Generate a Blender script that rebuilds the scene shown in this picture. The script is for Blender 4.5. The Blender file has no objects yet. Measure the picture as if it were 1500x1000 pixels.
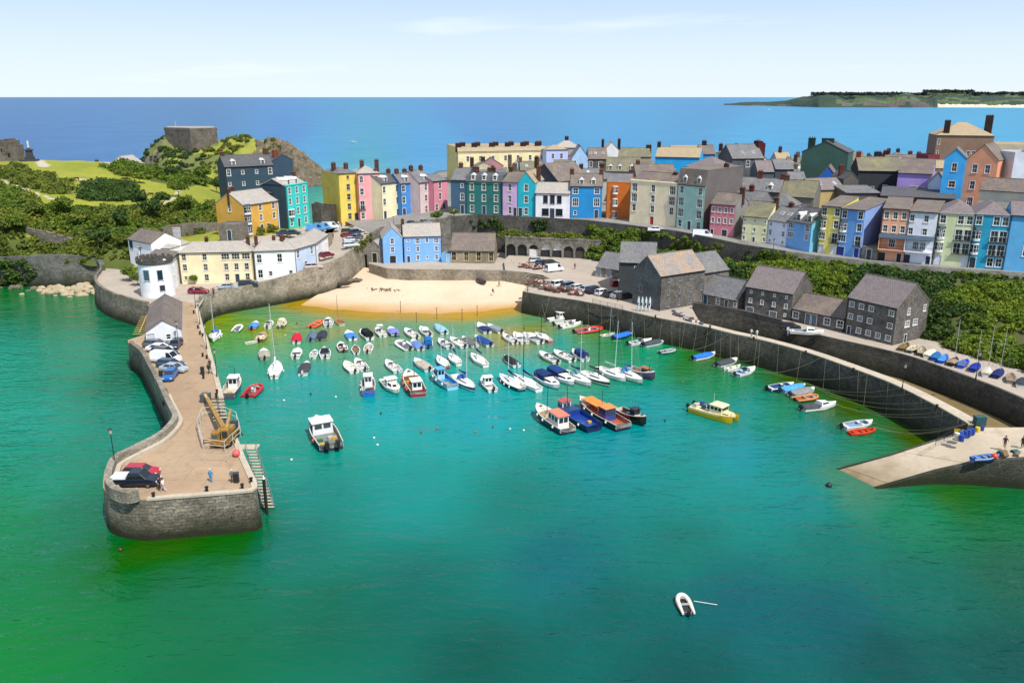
import bpy, math, random
import numpy as np
from mathutils import Vector, Matrix, noise
R = math.radians
random.seed(7); rng = np.random.default_rng(7)
S = bpy.context.scene
COL = S.collection
# ---------------------------------------------------------------- camera
CH = 48.0; F = 1200.0; PIT = math.atan(358.0 / F)
SP, CP = math.sin(PIT), math.cos(PIT)
cam = bpy.data.objects.new('camera', bpy.data.cameras.new('camera')); COL.objects.link(cam)
cam.location = (0, 0, CH); cam.rotation_euler = (math.pi/2 - PIT, 0, 0)
cam.data.sensor_width = 36; cam.data.lens = 36*F/1500; cam.data.clip_end = 200000; cam.data.clip_start = 1
S.camera = cam
def ray(u, v):
    a = (u-750)/F; b = (500-v)/F
    return a, CP+b*SP, -SP+b*CP
def rate(v): return SP - (500-v)/F*CP
def P(u, v, z=0.0):
    a, y, s = ray(u, v); d = (CH-z)/(-s)
    return Vector((a*d, y*d, z))
def PY(u, v, Y):
    a, y, s = ray(u, v); d = Y/y
    return Vector((a*d, Y, CH+s*d))
def pix(p):
    x, y, z = p[0], p[1], p[2]-CH
    dep = y*CP - z*SP; up = y*SP + z*CP
    dep = max(dep, 1e-3)
    return 750+F*x/dep, 500-F*up/dep
def inpoly(x, y, poly):
    c = False; n = len(poly); j = n-1
    for i in range(n):
        xi, yi = poly[i]; xj, yj = poly[j]
        if (yi > y) != (yj > y) and x < (xj-xi)*(y-yi)/(yj-yi)+xi: c = not c
        j = i
    return c
# ---------------------------------------------------------------- materials
MATS = {}
def lin(c):
    if isinstance(c, str):
        c = c.lstrip('#'); c = [int(c[i:i+2], 16)/255 for i in (0, 2, 4)]
        return tuple(((x/12.92) if x <= .04045 else ((x+.055)/1.055)**2.4) for x in c)
    return tuple(c)
def newmat(name):
    m = bpy.data.materials.new(name); m.use_nodes = True
    nt = m.node_tree; nt.nodes.clear()
    out = nt.nodes.new('ShaderNodeOutputMaterial'); bs = nt.nodes.new('ShaderNodeBsdfPrincipled')
    nt.links.new(bs.outputs[0], out.inputs[0])
    return m, nt, bs
def node(nt, t, **kw):
    n = nt.nodes.new('ShaderNode'+t)
    for k, v in kw.items():
        if k.startswith('i_'):
            n.inputs[int(k[2:])].default_value = v
        elif hasattr(n, k): setattr(n, k, v)
        else: n.inputs[k].default_value = v
    return n
def mixc(nt, a, b, fac, mode='MIX'):
    n = nt.nodes.new('ShaderNodeMix'); n.data_type = 'RGBA'; n.blend_type = mode; n.clamp_factor = True
    for sock, val in ((n.inputs[6], a), (n.inputs[7], b), (n.inputs[0], fac)):
        if hasattr(val, 'links'): nt.links.new(val, sock)
        elif isinstance(val, (tuple, list)): sock.default_value = tuple(val)+(1,) if len(val) == 3 else val
        else: sock.default_value = val
    return n.outputs[2]
def ramp(nt, fac, stops):
    n = nt.nodes.new('ShaderNodeValToRGB'); cr = n.color_ramp
    while len(cr.elements) < len(stops): cr.elements.new(.5)
    for e, (p, c) in zip(cr.elements, stops):
        e.position = p; e.color = (c[0], c[1], c[2], 1) if not isinstance(c, (int, float)) else (c, c, c, 1)
    nt.links.new(fac, n.inputs[0]); return n.outputs[0]
def tn(nt, scale, detail=4, rough=.55, vec=None, w=None, dist=0):
    n = node(nt, 'TexNoise'); n.inputs['Scale'].default_value = scale; n.inputs['Detail'].default_value = detail
    n.inputs['Roughness'].default_value = rough; n.inputs['Distortion'].default_value = dist
    if vec is not None: nt.links.new(vec, n.inputs['Vector'])
    return n.outputs[0]
def bump(nt, bs, h, strength=.3, dist=.05):
    b = nt.nodes.new('ShaderNodeBump'); b.inputs['Strength'].default_value = strength; b.inputs['Distance'].default_value = dist
    nt.links.new(h, b.inputs['Height']); nt.links.new(b.outputs[0], bs.inputs['Normal']); return b
def geo(nt): return nt.nodes.new('ShaderNodeNewGeometry').outputs['Position']
def uvo(nt): return nt.nodes.new('ShaderNodeUVMap').outputs[0]
def sc(c, k): return tuple(min(1, x*k) for x in c)
def paint(c, rough=.75, wear=.24):
    """painted render on a wall"""
    c = lin(c); key = ('paint', c, rough, wear)
    if key in MATS: return MATS[key]
    m, nt, bs = newmat('painted_render'); g = geo(nt)
    n1 = tn(nt, .35, 5, .6, g); n2 = tn(nt, 2.5, 5, .7, g)
    mp = node(nt, 'Mapping'); mp.inputs['Scale'].default_value = (3.0, 3.0, .25); nt.links.new(g, mp.inputs[0])
    n3 = tn(nt, .8, 4, .6, mp.outputs[0])
    col = mixc(nt, sc(c, .80), sc(c, 1.04), ramp(nt, n1, [(.3, 0.), (.7, 1.)]))
    f = ramp(nt, n3, [(.52, 0.), (.75, wear)])
    col = mixc(nt, col, tuple(x*.45+.03 for x in c), f)
    col = mixc(nt, col, sc(c, .72), ramp(nt, n2, [(.5, 0.), (.8, wear*1.2)]))
    nt.links.new(col, bs.inputs['Base Color']); bs.inputs['Roughness'].default_value = rough
    bump(nt, bs, n2, .25, .04); MATS[key] = m; return m
def plain(c, rough=.5, metal=0., spec=.5, var=.12, sc_=3.):
    c = lin(c); key = ('plain', c, rough, metal, spec)
    if key in MATS: return MATS[key]
    m, nt, bs = newmat('surface'); g = geo(nt)
    n1 = tn(nt, sc_, 4, .6, g)
    col = mixc(nt, sc(c, 1-var*2), sc(c, 1+var*.5), ramp(nt, n1, [(.3, 0.), (.7, 1.)]))
    nt.links.new(col, bs.inputs['Base Color']); bs.inputs['Roughness'].default_value = rough
    bs.inputs['Metallic'].default_value = metal; bs.inputs['Specular IOR Level'].default_value = spec
    MATS[key] = m; return m
def glass(c='#1a232b', rough=.08):
    c = lin(c); key = ('glass', c, rough)
    if key in MATS: return MATS[key]
    m, nt, bs = newmat('window_glass')
    oi = nt.nodes.new('ShaderNodeObjectInfo').outputs['Random']
    col = mixc(nt, sc(c, .5), tuple(x*1.6+.03 for x in c), ramp(nt, oi, [(.4, 0.), (1., 1.)]))
    nt.links.new(col, bs.inputs['Base Color']); bs.inputs['Roughness'].default_value = rough
    bs.inputs['Specular IOR Level'].default_value = .8
    MATS[key] = m; return m
def stone(c=(.22, .20, .17), c2=(.32, .29, .25), mortar=(.16, .15, .13), w=.55, h=.28, weed=False, moss=0., dark=1., key=''):
    k = ('stone', c, c2, mortar, w, h, weed, moss, dark, key)
    if k in MATS: return MATS[k]
    m, nt, bs = newmat('stone_masonry'); uv = uvo(nt); g = geo(nt)
    nz = tn(nt, 1.3, 3, .6, g)
    add = node(nt, 'VectorMath', operation='MULTIPLY_ADD'); nt.links.new(uv, add.inputs[0]); add.inputs[1].default_value = (1, 1, 1)
    sub = node(nt, 'VectorMath', operation='SCALE'); nzc = nt.nodes.new('ShaderNodeCombineXYZ'); nt.links.new(nz, nzc.inputs[0]); nt.links.new(nz, nzc.inputs[1])
    nt.links.new(nzc.outputs[0], sub.inputs[0]); sub.inputs['Scale'].default_value = .75; nt.links.new(sub.outputs[0], add.inputs[2])
    br = node(nt, 'TexBrick'); nt.links.new(add.outputs[0], br.inputs['Vector'])
    br.inputs['Color1'].default_value = tuple(x*dark for x in c)+(1,); br.inputs['Color2'].default_value = tuple(x*dark for x in c2)+(1,)
    br.inputs['Mortar'].default_value = tuple(x*dark for x in mortar)+(1,); br.inputs['Scale'].default_value = 1
    br.inputs['Mortar Size'].default_value = .035; br.inputs['Mortar Smooth'].default_value = .4; br.inputs['Bias'].default_value = 0
    br.inputs['Brick Width'].default_value = w; br.inputs['Row Height'].default_value = h
    n1 = tn(nt, .25, 6, .65, g); n2 = tn(nt, 1.6, 6, .7, g)
    col = mixc(nt, br.outputs[0], tuple(x*.35*dark for x in c), ramp(nt, n1, [(.42, 0.), (.7, .75)]))
    col = mixc(nt, col, tuple(min(1, x*1.5*dark) for x in c2), ramp(nt, n2, [(.52, 0.), (.75, .6)]))
    if moss: col = mixc(nt, col, (.05, .075, .02), ramp(nt, tn(nt, .5, 6, .7, g), [(.62-moss*.3, 0.), (.75-moss*.2, .85)]))
    if weed:
        sx = nt.nodes.new('ShaderNodeSeparateXYZ'); nt.links.new(g, sx.inputs[0])
        ad = node(nt, 'Math', operation='MULTIPLY_ADD'); nt.links.new(tn(nt, .6, 5, .6, g), ad.inputs[0]); ad.inputs[1].default_value = -1.6; nt.links.new(sx.outputs[2], ad.inputs[2])
        col = mixc(nt, (.022, .026, .012), col, ramp(nt, ad.outputs[0], [(0., 0.), (.9, .25), (1., .8)]) if 0 else _maprange(nt, ad.outputs[0], -.2, 2.6))
    nt.links.new(col, bs.inputs['Base Color']); bs.inputs['Roughness'].default_value = .92
    bs.inputs['Specular IOR Level'].default_value = .25
    hh = node(nt, 'Math', operation='MULTIPLY_ADD'); nt.links.new(br.outputs[1], hh.inputs[0]); hh.inputs[1].default_value = -.7; nt.links.new(n2, hh.inputs[2])
    bump(nt, bs, hh.outputs[0], .6, .10); MATS[k] = m; return m
def _maprange(nt, val, a, b, c=0., d=1.):
    n = node(nt, 'MapRange'); nt.links.new(val, n.inputs[0])
    n.inputs[1].default_value = a; n.inputs[2].default_value = b; n.inputs[3].default_value = c; n.inputs[4].default_value = d
    return n.outputs[0]
def slate(c=(.20, .19, .20), c2=(.30, .28, .28), lichen=(.38, .33, .22), la=.3, key=''):
    k = ('slate', c, c2, lichen, la, key)
    if k in MATS: return MATS[k]
    m, nt, bs = newmat('roof_slates'); uv = uvo(nt); g = geo(nt)
    br = node(nt, 'TexBrick'); nt.links.new(uv, br.inputs['Vector'])
    br.inputs['Color1'].default_value = c+(1,); br.inputs['Color2'].default_value = c2+(1,); br.inputs['Mortar'].default_value = sc(c, .45)+(1,)
    br.inputs['Scale'].default_value = 1; br.inputs['Mortar Size'].default_value = .03; br.inputs['Brick Width'].default_value = .45; br.inputs['Row Height'].default_value = .38
    n1 = tn(nt, .35, 6, .7, g); n2 = tn(nt, 2.2, 5, .7, g)
    col = mixc(nt, br.outputs[0], lichen, ramp(nt, n1, [(.45, 0.), (.72, la*2)]))
    col = mixc(nt, col, sc(c, .5), ramp(nt, n2, [(.5, 0.), (.8, .6)]))
    nt.links.new(col, bs.inputs['Base Color']); bs.inputs['Roughness'].default_value = .7
    bump(nt, bs, n2, .3, .05); MATS[k] = m; return m
def ground(c1, c2, c3, s1=.15, s2=1.2, rough=.95, bmp=.3, key='', bd=.08):
    k = ('ground', c1, c2, c3, s1, s2, key)
    if k in MATS: return MATS[k]
    m, nt, bs = newmat('ground_surface'); g = geo(nt)
    a = tn(nt, s1, 6, .65, g); b = tn(nt, s2, 6, .7, g)
    col = mixc(nt, c1, c2, ramp(nt, a, [(.35, 0.), (.65, 1.)])); col = mixc(nt, col, c3, ramp(nt, b, [(.5, 0.), (.78, .8)]))
    nt.links.new(col, bs.inputs['Base Color']); bs.inputs['Roughness'].default_value = rough; bs.inputs['Specular IOR Level'].default_value = .2
    bump(nt, bs, b, bmp, bd); MATS[k] = m; return m
def leafmat(c1, c2, c3, key=''):
    k = ('leaf', c1, c2, c3)
    if k in MATS: return MATS[k]
    m, nt, bs = newmat('foliage'); g = geo(nt)
    a = tn(nt, .16, 4, .6, g); b = tn(nt, 1.1, 4, .7, g)
    at = nt.nodes.new('ShaderNodeAttribute'); at.attribute_name = 'rnd'
    col = mixc(nt, c1, c2, ramp(nt, a, [(.38, 0.), (.62, 1.)])); col = mixc(nt, col, c3, ramp(nt, b, [(.45, 0.), (.7, .9)]))
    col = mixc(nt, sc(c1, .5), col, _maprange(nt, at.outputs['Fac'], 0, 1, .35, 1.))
    nt.links.new(col, bs.inputs['Base Color']); bs.inputs['Roughness'].default_value = .7; bs.inputs['Specular IOR Level'].default_value = .25
    tr = nt.nodes.new('ShaderNodeBsdfTranslucent'); nt.links.new(col, tr.inputs[0])
    mx = nt.nodes.new('ShaderNodeMixShader'); mx.inputs[0].default_value = .3
    nt.links.new(bs.outputs[0], mx.inputs[1]); nt.links.new(tr.outputs[0], mx.inputs[2])
    nt.links.new(mx.outputs[0], [n for n in nt.nodes if n.type == 'OUTPUT_MATERIAL'][0].inputs[0])
    MATS[k] = m; return m
# ---------------------------------------------------------------- mesh builder
class MB:
    def __init__(s): s.v = []; s.f = []; s.m = []
    def add(s, vs, fs, mi=0):
        o = len(s.v); s.v.extend([tuple(p) for p in vs])
        for f in fs: s.f.append([i+o for i in f]); s.m.append(mi)
        return s
    def quad(s, a, b, c, d, mi=0): return s.add([a, b, c, d], [(0, 1, 2, 3)], mi)
    def tri(s, a, b, c, mi=0): return s.add([a, b, c], [(0, 1, 2)], mi)
    def box(s, x0, x1, y0, y1, z0, z1, mi=0, M=None, tx=1., ty=1.):
        cx, cy = (x0+x1)/2, (y0+y1)/2
        vs = [Vector(p) for p in ((x0, y0, z0), (x1, y0, z0), (x1, y1, z0), (x0, y1, z0))]
        vs += [Vector((cx+(x-cx)*tx, cy+(y-cy)*ty, z1)) for x, y in ((x0, y0), (x1, y0), (x1, y1), (x0, y1))]
        if M is not None: vs = [M @ p for p in vs]
        return s.add(vs, [(3, 2, 1, 0), (4, 5, 6, 7), (0, 1, 5, 4), (1, 2, 6, 5), (2, 3, 7, 6), (3, 0, 4, 7)], mi)
    def cyl(s, p0, p1, r0, r1=None, n=8, mi=0, caps=True):
        p0 = Vector(p0); p1 = Vector(p1); r1 = r0 if r1 is None else r1
        d = (p1-p0); d.normalize() if d.length > 0 else None
        a = d.orthogonal().normalized(); b = d.cross(a)
        ra = [p0+(a*math.cos(t)+b*math.sin(t))*r0 for t in [2*math.pi*i/n for i in range(n)]]
        rb = [p1+(a*math.cos(t)+b*math.sin(t))*r1 for t in [2*math.pi*i/n for i in range(n)]]
        fs = [(i, (i+1) % n, n+(i+1) % n, n+i) for i in range(n)]
        if caps: fs += [tuple(range(n-1, -1, -1)), tuple(range(n, 2*n))]
        return s.add(ra+rb, fs, mi)
    def path(s, pts, r, n=5, mi=0):
        for a, b in zip(pts[:-1], pts[1:]): s.cyl(a, b, r, r, n, mi, False)
        return s
    def loft(s, rings, closed=True, cap0=False, cap1=False, mi=0):
        n = len(rings[0]); vs = [p for r in rings for p in r]; fs = []
        for k in range(len(rings)-1):
            for i in range(n if closed else n-1):
                j = (i+1) % n
                fs.append((k*n+i, k*n+j, (k+1)*n+j, (k+1)*n+i))
        if cap0: fs.append(tuple(range(n-1, -1, -1)))
        if cap1: fs.append(tuple(range((len(rings)-1)*n, len(rings)*n)))
        return s.add(vs, fs, mi)
    def ball(s, c, r, n=10, m=6, mi=0, z0=-1.):
        rx, ry, rz = r if isinstance(r, (tuple, list)) else (r, r, r)
        rings = []
        for k in range(m+1):
            t = -math.pi/2 + math.pi*k/m
            zz = max(math.sin(t), z0); q = max(math.cos(t), .02)
            rings.append([Vector((c[0]+rx*q*math.cos(2*math.pi*i/n), c[1]+ry*q*math.sin(2*math.pi*i/n), c[2]+rz*zz)) for i in range(n)])
        return s.loft(rings, True, True, True, mi)
    def mesh(s, name, mats, smooth=False):
        me = bpy.data.meshes.new(name); me.from_pydata(s.v, [], s.f)
        for m in (mats if isinstance(mats, (list, tuple)) else [mats]): me.materials.append(m)
        me.polygons.foreach_set('material_index', np.array(s.m, dtype=np.int32))
        if smooth:
            me.polygons.foreach_set('use_smooth', np.ones(len(s.f), dtype=bool))
        me.update(); autouv(me)
        if smooth and smooth != 'all':
            try: me.set_sharp_from_angle(angle=R(smooth if smooth is not True else 40))
            except Exception: pass
        return me
    def build(s, name, mats, parent=None, loc=(0, 0, 0), rotz=0., smooth=False):
        return ob(name, s.mesh(name, mats, smooth), parent, loc, rotz)
def autouv(me):
    nl = len(me.loops)
    if not nl: return
    co = np.empty(len(me.vertices)*3, np.float32); me.vertices.foreach_get('co', co); co = co.reshape(-1, 3)
    nr = np.empty(len(me.polygons)*3, np.float32); me.polygons.foreach_get('normal', nr); nr = nr.reshape(-1, 3)
    lt = np.empty(len(me.polygons), np.int32); me.polygons.foreach_get('loop_total', lt)
    vi = np.empty(nl, np.int32); me.loops.foreach_get('vertex_index', vi)
    n = np.repeat(nr, lt, axis=0); p = co[vi]
    t = np.stack([-n[:, 1], n[:, 0], np.zeros(len(n))], 1); L = np.linalg.norm(t, axis=1)
    flat = L < .12; t[flat] = (1, 0, 0); L[flat] = 1; t /= L[:, None]
    b = np.cross(n, t); uv = np.stack([(p*t).sum(1), (p*b).sum(1)], 1).astype(np.float32)
    l = me.uv_layers.new(name='UVMap'); l.data.foreach_set('uv', uv.ravel())
def ob(name, me, parent=None, loc=(0, 0, 0), rotz=0.):
    o = bpy.data.objects.new(name, me); COL.objects.link(o); o.location = loc; o.rotation_euler = (0, 0, rotz)
    if parent: o.parent = parent
    return o
def tag(o, label, cat, group=None, kind=None):
    if label: o['label'] = label
    if cat: o['category'] = cat
    if group: o['group'] = group
    if kind: o['kind'] = kind
    return o
def thing(name, label, cat, loc=(0, 0, 0), rotz=0., group=None):
    return tag(ob(name, None, None, loc, rotz), label, cat, group)
def struct(o):
    o['kind'] = 'structure'; return o
def copy_tree(o, parent=None):
    c = o.copy(); COL.objects.link(c)
    if parent: c.parent = parent
    for ch in list(o.children): copy_tree(ch, c)
    return c
# thin plate spline height field
def tps(pts):
    A = np.array([(p[0], p[1]) for p in pts], float); z = np.array([p[2] for p in pts], float); n = len(A); s = 50.
    A = A/s
    def U(r2): return np.where(r2 < 1e-12, 0, r2*np.log(r2+1e-12))*.5
    D = ((A[:, None]-A[None])**2).sum(-1); K = U(D)+np.eye(n)*.002
    Pm = np.hstack([np.ones((n, 1)), A]); M = np.zeros((n+3, n+3)); M[:n, :n] = K; M[:n, n:] = Pm; M[n:, :n] = Pm.T
    w = np.linalg.solve(M, np.concatenate([z, np.zeros(3)]))
    def f(X, Y):
        X = np.atleast_1d(np.asarray(X, float))/s; Y = np.atleast_1d(np.asarray(Y, float))/s
        d = (X[:, None]-A[:, 0])**2+(Y[:, None]-A[:, 1])**2
        return U(d)@w[:n]+w[n]+w[n+1]*X+w[n+2]*Y
    return f
def fill_poly(mb, pts, z=None, mi=0):
    """triangulated flat polygon facing up"""
    from mathutils.geometry import tessellate_polygon
    vs = [Vector((p[0], p[1], p[2] if z is None else z)) for p in pts]
    tr = tessellate_polygon([[Vector((p.x, p.y, 0)) for p in vs]])
    fs = []
    for a, b, c in tr:
        n = (vs[b]-vs[a]).cross(vs[c]-vs[a])
        fs.append((a, b, c) if n.z > 0 else (a, c, b))
    mb.add(vs, fs, mi)
def refine(pts, step=3.):
    out = []
    for a, b in zip(pts[:-1], pts[1:]):
        a = Vector(a); b = Vector(b); n = max(1, int((b-a).length/step))
        for i in range(n): out.append(a.lerp(b, i/n))
    out.append(Vector(pts[-1])); return out
def smoothline(pts, sub=6):
    """Catmull-Rom through points"""
    p = [Vector(x) for x in pts]; p = [p[0]*2-p[1]]+p+[p[-1]*2-p[-2]]; out = []
    for i in range(1, len(p)-2):
        for k in range(sub):
            t = k/sub; a, b, c, d = p[i-1], p[i], p[i+1], p[i+2]
            out.append(.5*((2*b)+(-a+c)*t+(2*a-5*b+4*c-d)*t*t+(-a+3*b-3*c+d)*t**3))
    out.append(p[-2]); return out
def offs(pts, d):
    """offset polyline sideways (left of travel) in xy"""
    out = []
    for i, p in enumerate(pts):
        a = pts[max(0, i-1)]; b = pts[min(len(pts)-1, i+1)]
        t = Vector((b[0]-a[0], b[1]-a[1], 0)); t.normalize() if t.length else None
        out.append(Vector((p[0]-t.y*d, p[1]+t.x*d, p[2])))
    return out
def wallstrip(mb, pts, zb, thick, mi=0, topmi=None, batter=0., cren=None):
    """solid wall following pts (tops), down to zb, thickness to the left of travel"""
    inn = offs(pts, thick); o = offs(pts, -batter); n = len(pts)
    zz = lambda i: (zb if not callable(zb) else zb(pts[i]))
    for i in range(n-1):
        a, b, c, d = pts[i], pts[i+1], inn[i+1], inn[i]
        ab = Vector((o[i].x, o[i].y, zz(i))); bb = Vector((o[i+1].x, o[i+1].y, zz(i+1)))
        cb = Vector((c.x, c.y, zz(i+1))); db = Vector((d.x, d.y, zz(i)))
        mb.quad(ab, bb, b, a, mi); mb.quad(cb, db, d, c, mi); mb.quad(a, b, c, d, mi if topmi is None else topmi)
    for i in (0, n-1):
        a, d = pts[i], inn[i]; mb.quad(Vector((o[i].x, o[i].y, zz(i))), a, d, Vector((d.x, d.y, zz(i))), mi)
# ---------------------------------------------------------------- light and view
SUN_EL = R(55); SUN_AZ = math.atan2(.60, -.80)
sdir = Vector((math.sin(SUN_AZ)*math.cos(SUN_EL), math.cos(SUN_AZ)*math.cos(SUN_EL), math.sin(SUN_EL)))
sl = bpy.data.lights.new('sun', 'SUN'); sl.energy = 4.8; sl.angle = R(.5); sl.color = (1, .955, .87)
so = bpy.data.objects.new('sun', sl); COL.objects.link(so); so.rotation_euler = sdir.to_track_quat('Z', 'Y').to_euler(); so.location = (0, 0, 200)
W = bpy.data.worlds.new('World'); S.world = W; W.use_nodes = True
nt = W.node_tree; bg = nt.nodes['Background']; sky = nt.nodes.new('ShaderNodeTexSky'); sky.sky_type = 'NISHITA'
sky.sun_disc = False; sky.sun_elevation = SUN_EL; sky.sun_rotation = SUN_AZ; sky.air_density = 1.0; sky.dust_density = .0; sky.ozone_density = 1.0; sky.altitude = 0
# thin high cloud wisps mixed into the sky, placed by direction
tc = nt.nodes.new('ShaderNodeTexCoord'); mp = nt.nodes.new('ShaderNodeMapping'); mp.inputs['Scale'].default_value = (1.0, 1.0, 9.0)
nt.links.new(tc.outputs['Generated'], mp.inputs[0])
nz = nt.nodes.new('ShaderNodeTexNoise'); nz.inputs['Scale'].default_value = 2.4; nz.inputs['Detail'].default_value = 7; nt.links.new(mp.outputs[0], nz.inputs[0])
rp = nt.nodes.new('ShaderNodeValToRGB'); rp.color_ramp.elements[0].position = .58; rp.color_ramp.elements[0].color = (0, 0, 0, 1); rp.color_ramp.elements[1].position = .78; rp.color_ramp.elements[1].color = (.5, .5, .5, 1)
nt.links.new(nz.outputs[0], rp.inputs[0])
mx = nt.nodes.new('ShaderNodeMix'); mx.data_type = 'RGBA'; mx.inputs[0].default_value = 0; nt.links.new(sky.outputs[0], mx.inputs[6]); mx.inputs[7].default_value = (8.5, 9., 9.6, 1)
sp = nt.nodes.new('ShaderNodeSeparateXYZ'); nt.links.new(tc.outputs['Generated'], sp.inputs[0])
def mr(a, b, c, d):
    n = nt.nodes.new('ShaderNodeMapRange'); nt.links.new(sp.outputs[2], n.inputs[0]); n.inputs[1].default_value = a; n.inputs[2].default_value = b; n.inputs[3].default_value = c; n.inputs[4].default_value = d; n.interpolation_type = 'SMOOTHSTEP'; return n.outputs[0]
hh_ = nt.nodes.new('ShaderNodeMix'); hh_.data_type = 'RGBA'; nt.links.new(mr(.0, .2, 0, 1), hh_.inputs[0]); hh_.inputs[6].default_value = (6.4, 7.4, 8.1, 1); hh_.inputs[7].default_value = (3.2, 5.0, 8.2, 1)
hz = nt.nodes.new('ShaderNodeMix'); hz.data_type = 'RGBA'; nt.links.new(mr(.0, .45, .92, .3), hz.inputs[0]); nt.links.new(mx.outputs[2], hz.inputs[6]); nt.links.new(hh_.outputs[2], hz.inputs[7])
hc = nt.nodes.new('ShaderNodeMix'); hc.data_type = 'RGBA'; nt.links.new(mr(.25, .6, 0, .4), hc.inputs[0]); nt.links.new(hz.outputs[2], hc.inputs[6]); hc.inputs[7].default_value = (7.0, 6.7, 6.2, 1)  # warm white added overhead, out of view, as neutral fill for shaded walls
wc = nt.nodes.new('ShaderNodeMix'); wc.data_type = 'RGBA'; nt.links.new(rp.outputs[0], wc.inputs[0]); nt.links.new(hc.outputs[2], wc.inputs[6]); wc.inputs[7].default_value = (9.6, 9.8, 10., 1)
nt.links.new(wc.outputs[2], bg.inputs[0]); bg.inputs[1].default_value = .115
S.view_settings.view_transform = 'Standard'; S.view_settings.look = 'None'; S.view_settings.exposure = 0.15; S.view_settings.gamma = 1
S.render.engine = 'CYCLES'
def PD(u, d, z): return Vector(((u-750)/F*d, (d+(z-CH)*SP)/CP, z))
# ---------------------------------------------------------------- sea
WS = [  # photo pixel, water colour (depth and sand below, plus a painted-in reflection by the pier)
 (0,150,'0866a2'),(300,150,'0866a2'),(700,148,'1c7ebe'),(1050,148,'2a8cc4'),(1250,165,'44a0d0'),(1500,165,'56aad2'),(1500,200,'60b0d8'),(1250,200,'54acd8'),
 (0,190,'075ea6'),(150,215,'0d6aae'),(420,190,'0f77c0'),(460,225,'2a95cc'),(700,175,'1c82c2'),(640,220,'2a98cf'),(900,200,'3498ce'),(1100,215,'48a6d6'),
 (465,290,'3faa88'),(490,292,'58b890'),(460,262,'30a0bc'),
 (0,430,'07742e'),(100,440,'0a7c42'),(180,460,'067048'),(0,520,'189a80'),(120,520,'1a9474'),(180,560,'08734c'),(60,620,'2a9c84'),(200,600,'1c8f76'),
 (60,700,'128f6e'),(130,760,'067a52'),(0,760,'07844c'),(0,850,'067c40'),(0,960,'058432'),(120,930,'067c3a'),(260,795,'2f6418'),(190,805,'2f6420'),(345,785,'2c6420'),(260,860,'057048'),(300,960,'047044'),  # olive samples paint the pier wall's reflection into the water colour
 (420,680,'079682'),(420,800,'047464'),(480,900,'04664c'),(600,720,'06948c'),(600,860,'04685c'),(700,960,'035c50'),(760,740,'067c70'),(820,820,'046a70'),
 (900,900,'04605a'),(1000,700,'0a8c84'),(1000,800,'077468'),(1080,880,'066068'),(1180,640,'0f8c90'),(1180,720,'1a888e'),(1220,800,'157468'),(1220,900,'0f5e66'),(1000,980,'045450'),
 (1350,760,'28805c'),(1350,860,'2a6c60'),(1450,760,'2a6c44'),(1480,840,'2c5f48'),(1480,960,'0f5048'),(1300,960,'0b504c'),(1400,730,'386a2c'),
 (310,470,'8a9a28'),(340,500,'4f9a50'),(350,540,'2e9e88'),(400,600,'12a096'),(360,640,'16a088'),(450,560,'1fa09c'),(450,500,'48a07a'),(400,470,'98a024'),(460,455,'c09018'),
 (500,470,'c49a20'),(550,470,'b89a34'),(620,470,'a89c50'),(700,468,'b8a058'),(755,470,'c89820'),(780,478,'a09420'),(590,482,'5aa488'),(520,500,'40a08c'),(680,490,'58ac98'),(640,540,'38b2ac'),
 (580,600,'20aaac'),(700,600,'1ea8b0'),(760,550,'38b0ae'),(820,500,'3aa49c'),(830,462,'a09a24'),(860,475,'5f9a48'),(900,500,'3e8c5c'),(960,530,'34a07e'),(1000,530,'3f7a34'),(1060,560,'3a8c5c'),(1140,610,'348c60'),
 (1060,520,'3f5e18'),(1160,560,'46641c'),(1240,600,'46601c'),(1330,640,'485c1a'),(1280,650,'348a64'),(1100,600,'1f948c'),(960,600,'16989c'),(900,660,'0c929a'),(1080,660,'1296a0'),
 (1222,697,'548a6c'),(1250,709,'54866a'),(1190,708,'3a8a7c'),(1150,700,'2a9088'),(450,720,'06887c'),
]
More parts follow.
